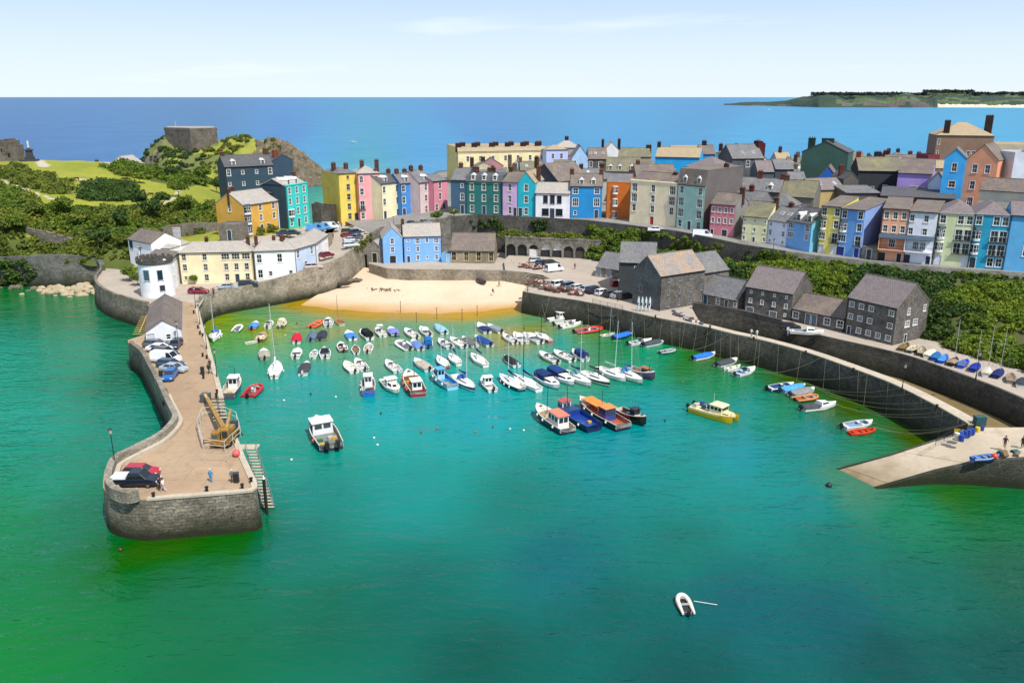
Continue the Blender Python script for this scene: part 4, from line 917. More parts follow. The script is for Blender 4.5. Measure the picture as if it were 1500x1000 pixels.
fb('big cream hotel with four storeys and a small red entrance', (921,326.5,989,334.5,14,265.5), wall='#f6e6c4', wscale=1.2, roof='para', par=.9, rh=2.6, dep=11, rm='brown', rows=['L.w.L', 'L.w.L', 'w.w.w', '..d..'], chim=((.75,.45,.3),), group=G2, dc='#b8342a', cornice=1)
fb('tall pale mint green hotel with a dark mansard roof and two white dormers', (989,335,1029,341,14,268), wall='#a9d2c6', rw='#6a6361', roof='mansard', rh=4.2, dep=16, rm='brown', rows=['w.w', 'L.L', 'L.L', 'wdw'], dorm=(.25,.75), chim=((.9,.6,1.),), group=G2, cornice=1)
fb('rose pink three storey house set back above the retaining wall', (1038,344.5,1074,348,14,296.6), wall='#cf7f8c', rw='#8e8a8c', roof='gable', rh=2.4, dep=9, rm='brown', rows=['wwww', 'wwww', 'd.G.'], chim=((.98,.5,1.4),), group=G2, wscale=.8)
fb('pale yellow cottage of three storeys at the left of the small row', (1085,353.7,1122,357.7,13.5,314.6), wall='#e7e3b4', roof='gable', rh=3.2, dep=9.5, rm='olive', rows=['s.s.s', 'w.w.w', 'w.d.w'], chim=((.98,.5,1.),), group=G3, wscale=.85)
fb('white cottage in the middle of the small row of three', (1122,357.9,1150,362.7,13.4,320.5), wall='#dfe4f4', roof='gable', rh=3., dep=9.5, rm='grey', rows=['s.s', 'w.w', 's.s'], sky_=((.4,.25),(.8,.25)), chim=((.5,.5,.8),), group=G3)
fb('light blue cottage with two dormers at the right of the small row', (1150,362.9,1185,369.8,13.3,321.5), wall='#78b2ea', rw='#6fb6cf', roof='gable', rh=3., dep=9.5, rm='dark', rows=['W.L', 'W.w', '...'], dorm=(.35,.8), group=G3, dc='#7a2a3a')
fb('tall yellow house with a white garage door above the slope', (1196.6,372,1224,375,13,299), wall='#ead972', roof='mono', rh=1.0, dep=14, rm='brown', rows=['w.w', 'b.w', 'W.f', 'g.D'], group=G3, dc='#d8dce4')
fb('tall light blue house with a navy garage and a long plain side wall', (1224.5,375,1259,379.3,13,303), wall='#6fa9ec', rw='#88a8e4', roof='mono', rh=1.0, dep=17, rm='brown', rows=['w.w', 'b.w', 'W.f', 'g.D'], group=G3, dc='#26389a')
fb('small stone garage hut between the light blue and peach houses', (1260.5,379.8,1283,383,13,360), wall=M_WALL, roof='flat', par=.1, dep=7, rm='grey', rows=['.D.'], name='garage', cat='garage', pipe=False)
fb('tall peach house with a covered balcony and a black garage', (1284,382.2,1321.7,385.3,13,302.3), wall='#eeae8a', roof='mono', rh=1.0, dep=14, rm='brown', rows=['www', 'www', '.h.', 'g.D'], group=G3, dc='#1b1b22', wscale=.9)
fb('tall white house with a covered balcony and a navy garage', (1322,385.4,1363,389.2,13,306.6), wall='#eef0fa', roof='mono', rh=1.0, dep=14, rm='brown', rows=['w.w.', 'w.w.', '.hh.', 'g..D'], group=G3, dc='#1d2448', wscale=.9)
fb('tall pale green house with white bays and a white garage door', (1365,389,1416,393,13,309), wall='#d5dcae', roof='hipF', rh=2.2, dep=13, rm='pink', rows=['w.ww', 'b.ff', 'B.ff', 'g..D'], group=G3, dc='#d8dce6')
fb('tall deep teal blue house with white bays and black balconies', (1416.5,393.2,1467,396.8,13,310.5), wall='#1f9cc0', roof='hipF', rh=2.2, dep=13, rm='pink', rows=['w.ww', 'b.ff', 'B.ff', 'D.ww'], group=G3, dc='#23384a')
fb('sky blue house cut by the right edge of the picture', (1467.5,397,1530,402,13,312), wall='#62b5ea', roof='gable', rh=2.2, dep=13, rm='pink', rows=['..w.w', '..w.w', '..L.L', '.....'], group=G3)
# balconies (awning roofs) of the peach and white houses
def balcony(u1, v1, u2, v2, wallc, label):
    A, B, H = FB(u1, v1, u2, v2, 13, 345); ang = math.atan2(B.y-A.y, B.x-A.x); Wd = (B-A).length
    # parts belong to their house: find house whose origin is closest
    hs = [o for o in bpy.data.objects if o.parent is None and o.get('category') == 'house']
    h = min(hs, key=lambda o: (o.location-A).length)
    fh = [c for c in h.children if c.name.startswith('wall')][0].dimensions.z
    z2, z3 = 3.0, 5.9
    mb = MB(); mb.box(0, Wd-.15, -1.5, -.01, z2-.25, z2); mb.box(0, .15, -1.5, -.01, z2, z3-.3); mb.box(0, Wd-.15, -1.5, -.01, -.5, z2-.25) if 0 else None
    o = mb.build('balcony', paint(wallc), h)
    r = MB(); r.box(0, Wd-.15, -1.5, -1.46, z2+.9, z2+.95)
    for i in range(22): x = .05+(Wd-.3)*i/21; r.box(x, x+.03, -1.49, -1.46, z2, z2+.9)
    r.build('railing', IRON, o)
    a = MB(); a.add([(-.1, -1.7, z3-.35), (Wd-.05, -1.7, z3-.35), (Wd-.05, -.02, z3+.35), (-.1, -.02, z3+.35), (-.1, -1.7, z3-.45), (Wd-.05, -1.7, z3-.45), (Wd-.05, -.02, z3+.25), (-.1, -.02, z3+.25)], [(0, 1, 2, 3), (7, 6, 5, 4), (4, 5, 1, 0), (5, 6, 2, 1), (7, 4, 0, 3)])
    a.build('canopy', plain('#3d5163', .6), o)
balcony(1284,382.2,1321.7,385.3,'#eeae8a',''); balcony(1322,385.4,1363,389.2,'#eef0fa','')
# ---------------------------------------------------------------- harbour level
SD = stone((.20,.185,.16), (.33,.30,.26), (.13,.12,.11), .5, .26, key='sd')
SB = stone((.30,.25,.17), (.42,.36,.26), (.2,.17,.12), .5, .26, key='sb')
SG = stone((.125,.115,.105), (.215,.195,.175), (.08,.075,.07), .5, .26, key='sg')
fb('pale blue house with a long pale roof at the back of the beach', (592,384.5,646.5,383,4,345), wall='#7fb4f0', roof='gable', rh=2.8, dep=9, rm='tan' if 0 else 'pale', rows=['sLwL', 'd.s.w' if 0 else 'sw.w', 'dwsw'], group=None, chim=((.0,.5,1.2,.9,.7,1),), wscale=.95)
fb('pale blue gabled wing with a black garage door beside the blue house', (561,386,590.5,385,4,346.5), wall='#7fb4f0', roof='gableF', rh=2.8, dep=11, rm='pale', rows=['.w.', '.w.', '.G.'], dc='#22262c')
fb('small grey stone boat store with a dark doorway left of the blue house', (538,385,560.5,386,3.8,363), wall=SD, roof='gableF', rh=2.2, dep=8, rm='pale', rows=['.G.'], name='boat_store', cat='boathouse', dc='#26211e', pipe=False)
fb('brown stone chapel with a dark slate roof and four narrow arched windows', (660.5,385,724,386,4,366), wall=SB, roof='gable', rh=4.2, dep=8, rm='brown', rows=['A.A.A.A'], name='chapel', cat='chapel', fc='#cdbd92', pipe=False, wscale=1.2)
fb('light blue timber shed between the blue house and the chapel', (647,384.5,660,385,4,371), wall='#6fb0e0', roof='flat', par=.1, dep=4, rm='grey', rows=['.D'], name='shed', cat='shed', dc='#9fc8ea', pipe=False)
fb('low grey stone shed with a white garage at the right side of the car park', (873,405,910,410,5,390.5), wall=SD, roof='gable', rh=3.2, dep=9, rm='grey', rows=['G.g..'], name='shed', cat='shed', dc='#9aa0a6', pipe=False)
ft('dark timber clad shed with a long grey roof behind the old sail loft', (907,384,960,386,12.2,5), wall='#3a3f42', roof='gable', rh=3.6, dep=12, rm='grey', rows=['..w.w', '.....'], name='shed', cat='shed', pipe=False)
# old sail loft: corner towards the camera
C = P(965,455.6,5); rv = Vector((.85, .53, 0)).normalized(); lv = Vector((-rv.y, rv.x, 0)); HL_ = 7.4
building('tall stone sail loft at the head of the jetty with an orange lichened roof', C, C+rv*12.6, HL_, dep=8.6, wall=SG, lw=stone((.12,.13,.135), (.18,.19,.2), (.08,.09,.09), .5, .26, key='tb'), roof='gable', rh=3.6, rm='lichen',
   rows=['.s.s.s.s', '.n.n.n.n', '.n.n.n.n'], L=['..s..', '.w...', '.G.q.'], fc='#8f959a', dc='#5a6a74', name='sail_loft', cat='sail loft', pipe=True, wscale=.9)
building('grey gabled stone store directly behind the old sail loft', C+rv*13.5+lv*1, C+rv*21+lv*1, 6.4, dep=9, wall=SD, rw=SB, roof='gable', rh=3.4, rm='grey', name='warehouse', cat='warehouse', pipe=False, group=GW)
fb('low stone shed with a wide blue door at the end of the upper quay', (1024,443,1079,455,5,428), wall=SD, roof='gable', rh=3.4, dep=9, rm='grey', rows=['.G..w.d.s'], name='shed', cat='shed', dc='#23566e', pipe=False, group=GW)
fb('three storey stone warehouse in the middle with a brown slate roof', (1089.5,457,1158,469.5,5,417), wall=SG, roof='gable', rh=3.6, dep=9.5, rm='pink', rows=['ssss', 'wwww', 'G.gs'], name='warehouse', cat='warehouse', dc='#77848c', group=GW, wscale=.85)
fb('low stone outbuilding between the two tall warehouses', (1160,470.5,1234,486.5,5,450.5), wall=SG, roof='gable', rh=2.6, dep=8, rm='brown', rows=['q.dD.q.q'], name='warehouse', cat='outbuilding', dc='#5a7280', group=GW, pipe=False)
fb('tallest stone warehouse at the right end with a bright blue shutter', (1236,487.2,1307,506,5,431.5), wall=SG, roof='gable', rh=3.8, dep=10, rm='pink', rows=['qqq.q', 'qqq.q', 'Dqqqq'], Rr=['.w.w', '.WW.', '.D..'], name='warehouse', cat='warehouse', dc='#232c54', group=GW, wscale=.85)
# ---------------------------------------------------------------- arcade of stone arches
def arcade():
    A, B = P(740,374,5), P(893,381,5); d = (B-A); Wd = d.length; ang = math.atan2(d.y, d.x); H = 5.0
    root = thing('arcade', 'row of arched stone stores under the cliff wall beside the car park', 'arcade', A, ang)
    mb = MB(); n = 9; cw = Wd/n; r = 1.35
    for c in range(n):
        x0 = c*cw; xc = x0+cw/2; a, b = xc-r, xc+r; sp = 2.0; seg = 8
        mb.quad((x0, 0, -1), (a, 0, -1), (a, 0, H), (x0, 0, H)); mb.quad((b, 0, -1), (x0+cw, 0, -1), (x0+cw, 0, H), (b, 0, H))
        arc = [Vector((xc-r*math.cos(math.pi*i/seg), 0, sp+r*math.sin(math.pi*i/seg))) for i in range(seg+1)]
        for p, q in zip(arc[:-1], arc[1:]):
            mb.quad(p, q, (q.x, 0, H), (p.x, 0, H)); mb.quad((p.x, 1.2, p.z), (q.x, 1.2, q.z), q, p)
        mb.quad((a, 0, -1), (a, 1.2, -1), (a, 1.2, sp), (a, 0, sp)); mb.quad((b, 1.2, -1), (b, 0, -1), (b, 0, sp), (b, 1.2, sp))
        mb.quad((a, 1.2, -1), (b, 1.2, -1), (b, 1.2, H), (a, 1.2, H))
    mb.quad((0, 0, H), (Wd, 0, H), (Wd, 9, H), (0, 9, H)); mb.quad((0, 9, -1), (0, 0, -1), (0, 0, H), (0, 9, H)); mb.box(0, Wd, -.08, .3, H, H+.5)
    mb.build('wall', stone((.21,.19,.17), (.32,.29,.25), (.13,.12,.11), .55, .28, moss=.3, key='ar'), root)
    cols = ['#15171a', '#1c1f22', '#e2e0dc', '#23292d', '#20282c', '#3c3a36', '#403c36', '#2c6f80', '#1e2224']
    for c in range(n):
        xc = c*cw+cw/2; p = MB(); arc = [(xc-(r-.02)*math.cos(math.pi*i/8), .5, 2.0+(r-.02)*math.sin(math.pi*i/8)) for i in range(9)]
        q = MB(); q.box(xc-r+.02, xc+r-.02, .5, .58, -.1, 2.0); dr = q.build('door', plain(cols[c], .6), root)
        p.add(arc, [tuple(range(8, -1, -1))]); p.build('fanlight', plain('#e8e6e2' if c in (2, 3, 4) and c != 2 else '#14171a', .5), dr)
arcade()
# ---------------------------------------------------------------- white castellated round house group at the pier root
def tower_house():
    root = thing('castellated_house', 'white round fronted house with a dark battlemented parapet at the pier root', 'house', P(224,437,5))
    c0 = root.location; W_ = paint('#f0f1f6', .7, .12)
    mb = MB(); r = 3.6; n = 28; H = 7.6
    cx, cy = 0, 3.2
    ring = lambda rr, z: [Vector((cx+rr*math.cos(2*math.pi*i/n), cy+rr*math.sin(2*math.pi*i/n), z)) for i in range(n)]
    mb.loft([ring(r*1.02, -1.5), ring(r*1.02, .0), ring(r, .05), ring(r, H)], True); mb.add(ring(r, H), [tuple(range(n))])
    mb.build('wall', [W_], root, smooth=True)
    pm = MB(); pm.loft([ring(r+.02, H-.1), ring(r+.3, H+.1), ring(r+.3, H+.75), ring(r-.1, H+.75), ring(r-.1, H+.02)], True)
    for i in range(n):
        if i % 2: continue
        a = 2*math.pi*(i+.5)/n; M = Matrix.Translation((cx+(r+.1)*math.cos(a), cy+(r+.1)*math.sin(a), H+.75)) @ Matrix.Rotation(a, 4, 'Z'); pm.box(-.2, .2, -.32, .32, 0, .55, 0, M)
    pm.box(-1.7, 1.4, 1.2, 3.4, H, H+1.6); 
    for i in range(4): pm.box(-1.7+i*.9, -1.3+i*.9, 1.2, 1.6, H+1.6, H+2.1)
    pm.build('battlement', M_WALLD, root)
    for a, z, w, h in ((-2.55, 4.1, .8, 2.2), (-1.75, 4.1, 1.3, 2.3), (-.95, 4.1, 1.1, 2.2), (-2.55, 1.6, .7, 1.3), (-.9, 1.6, 1.1, 1.3)):
        m = win_mesh('A' if h > 2 else 'w', w, h, '#c8ccd6', ''); o = ob('window', m[0], root, (cx+(r+.0)*math.cos(a), cy+(r+.0)*math.sin(a), z), a+math.pi/2)
        pane = MB(); pane.box(-w/2, w/2, -.015, .0, 0, h); pane.build('pane', glass('#2a3f52'), o)
    # wing along the lane
    rd = paint('#f2f2f6', .7, .1)
    A = P(247,434,5); B = P(267,412,5)
    building('white wing with tall windows running back beside the round tower house', A, B, 7.2, dep=5, wall=rd, roof='mono', rh=.8, rm='brown', rows=['n.n.n', 'n.s.n', '.s.d.'], group=GQ, pipe=False)
    building('white hall with a pale hipped roof behind the round tower', P(206,392,6)+Vector((0, 0, -1)), P(252,394,6)+Vector((0, 0, -1)), 6.3, dep=9, wall=rd, roof='hip', rh=3.0, rm='pale', rows=['L...', '....', '....'], chim=((.75,.8,1.,1.6,1.),), ccol='#dfe0e4', group=GQ, pipe=False, fc='#2d5a70')
    building('white gabled wing with a large arched window on the far left', P(192,388,6)+Vector((0,0,-1)), P(226,396,6)+Vector((0,0,-1)), 7.8, dep=8, wall=rd, roof='gable', rh=2.2, rm='brown', rows=['h...', '....', '....'], L=['h', '.', '.'], group=GQ, pipe=False, fc='#2d5a70')
tower_house()
# long low shed on the pier
A = P(216,508,5); B = A+Vector((5.5, 2.1, 0))
building('long white walled shed on the pier with a grey and tan roof', A, B, 2.7, dep=22, wall='#e4e5ea', roof='gableF', rh=1.9, rm='tan' if 0 else 'brown', rows=['G.s.'], Rr=['....'], name='shed', cat='shed', dc='#c9ccd2', pipe=False, zoff=.0)
# ---------------------------------------------------------------- town behind (roofs); q = (u1,v1,u2,v2, eave z, base z)
def tw(label, u1, v1, u2, v2, d, z0=14, **k):
    z = CH-rate(v1)*d; z0 = min(z0, z-2.5)
    kk = dict(group=G4, pipe=False, rows=['.w..s.', '......'] if abs(u2-u1) > 26 else ['.s.w.', '.....']); kk.update(k); return ft(label, (u1, v1, u2, v2, z, z0), **kk)
tw('very long cream block with many dark chimneys on the far headland', 671,223,799,220.5, 318, 14, wall='#eddfae', lw='#e8cf86', roof='mansard', rh=1.6, dep=20, rm='tan', rows=['.w.w.w.w.w.w.w', '.w.w.w.w.w.w.w', '..............'], L=['w..w', '...s', '....'], cat='building',
   chim=tuple((f, .12+.25*(i % 2), 1.4, 2.2, 1., 4) for i, f in enumerate((.02,.1,.2,.27,.4,.48,.58,.66,.76,.84,.93,.99))), ccol='#43302c')
tw('pale lilac blue house joined to the right end of the cream block', 800.5,219.5,832,219, 322, 15, wall='#b9c4f2', rw='#9a9aa4', roof='hip', rh=1.6, dep=10, rm='tan', rows=['.w.w.', '.w.w.', '.....'])
tw('pale hipped roof house with a tall dark twin chimney', 812,216.5,850,216.5, 345, 15, wall='#a9a49c', roof='hip', rh=3., dep=10, rm='pale', rows=['....'], chim=((.5,.5,1.2,1.6),), ccol='#3a2c2a')
tw('light blue gable end house behind the white inn', 838,231,862,231, 300, 15, wall='#a9cdf0', roof='gableF', rh=4.2, dep=12, rm='grey', rows=['w..', 'w..', '...'])
tw('grey stone terrace with three skylights behind the vivid blue house', 862,233,890,233, 300, 15, wall=SG, roof='gable', rh=3.6, dep=11, rm='brown', rows=['w.w.', 's.s.', '....'], sky_=((.15,.25),(.4,.25),(.8,.25)))
tw('white weatherboarded roof turret between two dark chimneys', 886,219,906,219, 305, 15, wall='#e2e2e4', roof='gableF', rh=2.6, dep=7, rm='pale', rows=['...', '.w.', '...'], chim=((-.12,.3,.6,.9),(1.08,.3,.8,1.0)), ccol='#2e2523', fc='#e8e8e8')
tw('long olive roofed terrace right of the turret house', 907,230,954,230, 315, 15, wall='#9b9078', roof='gable', rh=3., dep=11, rm='olive', chim=((.98,.5,1.,2.),), ccol='#3a2c2a')
tw('dark brown roofed house with two round topped white dormers', 888,251,938,251.5, 280, 15, wall='#9a9a98', roof='gable', rh=4.2, dep=11, rm='olive', rows=['w.....'], dorm=(.12,.4,.75))
tw('long bright blue house under a tan roof', 960,229.5,1025,231, 290, 15, wall='#22a7e6', lw='#1f7fb4', roof='gable', rh=3., dep=10, rm='tan', rows=['.s.s..s.', '........'], chim=((.02,.5,1.6),), ccol='#3a2c2a')
tw('small cream house with two windows between brown roofs', 1049,223.5,1074,224.5, 288, 15, wall='#d9d6cc', roof='hip', rh=1.4, dep=8, rm='brown', rows=['.w.w', '....'], chim=((0,.5,1.2),(1.,.3,1.4)), ccol='#4a2f2c')
tw('blue rendered house with a brown roof left of the small cream house', 1026,226,1048,226, 300, 15, wall='#2c8cc4', roof='gable', rh=3., dep=9, rm='brown', chim=((.4,.5,1.4,1.6),), ccol='#2c2a2e')
tw('large dark stone house with a pale slate roof and huge brick chimney', 1073,232.5,1119,232, 262, 15, wall=stone((.10,.11,.13), (.16,.17,.19), (.07,.08,.09), .5, .26, key='db'), rw='#746f76', roof='gable', rh=4., dep=12, rm='grey', rows=['..w..', 'ww.w.', 'Wd.W.', '.....'], sky_=((.4,.2),(.75,.2)), chim=((1.04,.5,1.,1.6,3.5,4),(1.25,.6,.2,1.,1.6,2)), ccol='#6a3030')
tw('brown hipped roof house between the mint hotel and the stone house', 1003,244,1050,247, 250, 15, wall='#77706c', roof='hip', rh=3., dep=12, rm='pink')
tw('big plain dark green gabled building rising above the roofs', 1175,222,1243,224, 252, 15, wall='#35594f', lw='#2c5a56', roof='gableF', rh=3.2, dep=12, rm='dark', rows=['......', '......', '......'], L=['ww', 'ww', 'ww'], chim=((.5,.3,.6,3.5,1.4,0),(.15,.3,.6,2.,1.4,3)), ccol='#2c4a48', cat='building')
tw('small cobalt blue gable below the dark green building', 1199,259,1226,260, 235, 15, wall='#1f66c4', roof='gableF', rh=3., dep=8, rm='brown')
tw('pinkish slate roofed house with two skylights', 1191,279,1238,277, 217, 14.5, wall='#b6a06c', roof='gable', rh=2.6, dep=8, rm='pink', sky_=((.35,.25),(.8,.25)), rows=['s....'])
tw('mossy long grey roof house behind the small row', 1142,287,1192,290, 216, 14, wall='#77736c', roof='gable', rh=3.8, dep=9, rm='olive', chim=((.05,.5,1.),))
tw('steep grey roofed house with a brick chimney behind the pink house', 1065,278,1142,282, 232, 14, wall='#6f7078', roof='gable', rh=3.2, dep=9, rm='grey', chim=((.1,.5,1.),(.55,.5,1.8),(.98,.5,1.2)), dorm=(.8,), ccol='#7a3a34')
tw('low grey roofed house with skylights behind the white cottage', 1122,300,1160,303, 212, 14, wall='#87868c', roof='hip', rh=2.8, dep=8, rm='grey')
tw('grey gabled house with a white bargeboard below the stone house', 1110,252,1134,252, 245, 15, wall='#4c5660', roof='gable', rh=3., dep=8, rm='pink', rows=['q..'])
tw('slim house with a white chimney beside the grey gabled house', 1136,248,1163,248, 250, 15, wall='#3f4c58', roof='gable', rh=2.6, dep=8, rm='grey', rows=['.s.'], chim=((.9,.5,.5,1.4),), ccol='#b8b0a4')
tw('light grey roofed cottage with a cream wall below the green building', 1158,268,1182,268, 226, 14.5, wall='#b9b498', roof='gable', rh=2.6, dep=7, rm='grey')
tw('stone tower like house with a curved gable', 1236,262,1258,262, 222, 14.5, wall='#5c5652', roof='gableF', rh=1.8, dep=9, rm='dark', chim=((.2,.5,1.2),), ccol='#6a3c34')
tw('long dark stone hall with a grey and yellowed roof', 1258,250,1322,251, 232, 14.5, wall='#2c3138', roof='gable', rh=3.4, dep=11, rm='olive', rows=['..s.wq.', '.......'], chim=((.05,.5,1.2),), ccol='#7a3a34')
tw('lilac house with a plain brown roof in the middle of the town', 1316,253,1366,255, 222, 16, wall='#b095dc', roof='gable', rh=3.4, dep=11, rm='brown', rows=['..WW.', '.s.d.'])
tw('small white gabled house beside the tall sky blue house', 1360,268,1384,269, 212, 16, wall='#d4dcec', roof='gableF', rh=2.6, dep=8, rm='tan', rows=['.w.', '...'])
tw('tall narrow sky blue gabled house with three stacked windows', 1384,231,1416,232, 205, 17, wall='#3aa7ea', roof='gableF', rh=2.2, dep=10, rm='grey', rows=['.w.', '.q.', '.L.', '...'], fc='#e8d8c8')
tw('tall salmon gabled house with white windows', 1416,233,1463,235, 204, 17, wall='#e8a07c', roof='gableF', rh=3.6, dep=11, rm='brown', rows=['.w.w.', '.w.q.', '.L...', '.....'], fc='#e8e0e0')
tw('low cream house with a rusty brown roof at the right edge', 1436,278,1530,284, 186, 15, wall='#d8cdb6', roof='gable', rh=2.4, dep=8, rm='brown', rows=['.W.w.W.', '.......'])
tw('dark grey house block behind the salmon house', 1464,238,1486,240, 212, 17, wall='#42464a', roof='gable', rh=2.6, dep=11, rm='brown', chim=((.7,.5,1.2,2.),), ccol='#33302e')
tw('pale grey house at the far right edge above the cream cottage', 1487,226,1530,226, 200, 17, wall='#c6ccd8', roof='flat', par=.5, dep=9, rm='grey', rows=['..L.', '..L.', '..w.', '....'])
tw('massive brown stone hotel with a steep sandy roof and big dark chimneys', 1373,198,1457,199, 300, 18, wall='#8a6f5c', lw='#6f5a4e', roof='hip', rh=4.4, dep=18, rm='tan', rows=['n..........', 'n.....ww...', '...........', '...........'], chim=((.17,.1,.6,1.8,1.4),(.93,.3,2.4,2.2,2.)), ccol='#3a2a26', cat='building', hipx=8.)
tw('flat pale cream roofed building right of the brown hotel', 1456,212,1540,214, 290, 18, wall='#cfc0a0', roof='flat', par=.3, dep=20, rm='tan', cat='building')
tw('maroon walled low block left of the brown hotel', 1360,228,1377,228, 262, 18, wall='#7a2430', roof='flat', par=.3, dep=8, rm='dark', cat='building')
tw('long red brown roofed terrace far behind the dark hall', 1299,237,1362,238, 275, 18, wall='#6a4440', roof='gable', rh=2., dep=9, rm='brown', sky_=((.3,.25),), chim=((.02,.5,1.2,1.6),(.8,.5,.8)), ccol='#4a2624')
tw('grey roofed house with a cluster of chimneys on the skyline', 1262,243,1300,243, 265, 18, wall='#8e8a88', roof='hip', rh=2.6, dep=9, rm='grey', chim=((.8,.5,1.4,2.,1.),), ccol='#2f2c30')
tw('cream walled low building under the sandy roofs', 1345,246,1386,247, 245, 17, wall='#cdb994', roof='gable', rh=2., dep=9, rm='tan', cat='building')
# fill roofs between (names of what they stand beside)
tw('brown roofed house with two skylights behind the white inn', 777,262,818,266, 262, 14.5, wall='#4a4a50', roof='gableF', rh=5., dep=14, rm='brown', chim=((.0,.2,1.6,1.4),))
tw('mossy roofed cottage behind the low white inn', 800,263,835,265, 275, 14.5, wall='#6a6a60', roof='gable', rh=2.6, dep=9, rm='brown', rows=['...'])
tw('small green gabled cottage in front of the lilac blue house', 812,249,838,249, 292, 14.5, wall='#5d7a70', roof='gable', rh=3., dep=9, rm='olive')
tw('low pale roof terrace behind the vivid blue house', 850,262,893,263, 268, 14.5, wall='#c8c2b0', roof='mono', rh=1.2, dep=9, rm='grey')
tw('brown roofed building behind the cream hotel', 932,258,990,258, 262, 14.5, wall='#6d5f5a', roof='gable', rh=3.2, dep=12, rm='brown', chim=((.1,.5,1.),))
tw('grey roofed terrace behind the pink house', 1070,296,1112,300, 216, 14, wall='#7c7a84', roof='gable', rh=2.8, dep=8, rm='grey', chim=((.45,.5,1.3),), ccol='#7a3a34')
tw('dark roofed house in front of the lilac house', 1240,283,1290,283, 212, 14.5, wall='#5e5a58', roof='mono', rh=1., dep=9, rm='grey')
tw('low dark roofed building behind the peach and white houses', 1290,287,1400,292, 208, 14.5, wall='#4c4846', roof='mono', rh=1.2, dep=12, rm='dark', cat='building')
tw('tan roofed house on the seafront behind the long blue house', 985,222,1028,222, 330, 15, wall='#b9ae96', roof='gable', rh=2., dep=9, rm='tan')
tw('small slate house right of the stone house chimney', 1139,238,1160,238, 275, 15, wall='#8fa4b4', roof='gable', rh=3., dep=9, rm='tan', chim=((.4,.5,1.6,1.),), ccol='#5a2a2a')
# remaining small roofs packed between the listed houses
_used = [o.matrix_basis.translation.copy() for o in bpy.data.objects if o.get('group') == G4]
_cols = [('white', '#d8dade'), ('grey', '#7c7e84'), ('dark grey', '#4c5056'), ('brown', '#6a5248'), ('cream', '#c8bd9c'), ('blue', '#5c88b4'), ('stone', None), ('pink', '#b0808a')]
_roof = [('dark slate', 'dark'), ('grey', 'grey'), ('brown', 'brown'), ('pinkish', 'pink'), ('mossy', 'olive'), ('grey', 'grey')]
random.seed(21); _n = 0
for k in range(3000):
    if _n >= 80: break
    u = random.uniform(680, 1480); v = random.uniform(226, 292); d = 345-(v-222)*1.75
    if u < 880 and v > 262: continue
    if u > 1180 and v > 285: continue
    z = CH-rate(v)*d
    if z > 27 or z < 17.: continue
    p = PD(u, d, z)
    if p.y < edge_at(u).y+26: continue
    if min((Vector((p.x, p.y, 0))-Vector((q.x+4, q.y, 0))).length for q in _used) < 7.0: continue
    _used.append(p-Vector((4, 0, 0))); cn, cc = random.choice(_cols); rn, rk = random.choice(_roof); w = random.uniform(5.5, 10); a = random.uniform(-.25, .15)
    A = PD(u, d, 14.5)-Vector((w/2, 0, 0)); B = A+Vector((w*math.cos(a), w*math.sin(a), 0)); rt = random.choice(('gable', 'gable', 'gableF', 'hip', 'gable')); rh = random.uniform(2.2, 3.4)
    building('small %s house with a %s roof packed into the old town' % (cn, rn), A, B, z-14.5-rh*.6, dep=random.uniform(6.5, 9.5), wall=paint(cc) if cc else SD, roof=rt, rm=rk, rh=rh, rows=[random.choice(('w.w', '.s.', 's.s', 'ww.', 'w..')), '...', '...'], pipe=False,
       chim=tuple((f, .5, random.uniform(.8, 1.6), random.uniform(.9, 1.6)) for f in random.sample((.04, .5, .96), random.choice((1, 1, 2)))), ccol=random.choice(('#6a3a30', '#7a3a34', '#4a302c', '#7a6a5c')), sky_=((.3, .25),) if rt == 'gable' and random.random() < .35 else (), dorm=(.5,) if rt == 'gable' and random.random() < .2 else (), group='small %s houses with %s roofs in the old town' % (cn, rn))
    _n += 1
print('fillers', _n)
# castle hill buildings
def hz(u, v, d): return PD(u, d, 0)
building('low pale building with folded pitched roofs beyond the castle hill', PD(160,345,17.2), PD(196,343,17.2), 3.0, dep=9, wall='#e8e0dc', roof='gableF', rh=4., rm='pale', rows=['.s.'], name='building', cat='building', pipe=False)
building('long low sandy stone range left of the folded roof building', PD(114,345,17.4), PD(160,345,17.2), 1.6, dep=8, wall='#6b6258', roof='gable', rh=2.4, rm='pale', name='building', cat='building', pipe=False, chim=((.5,.5,.8),))
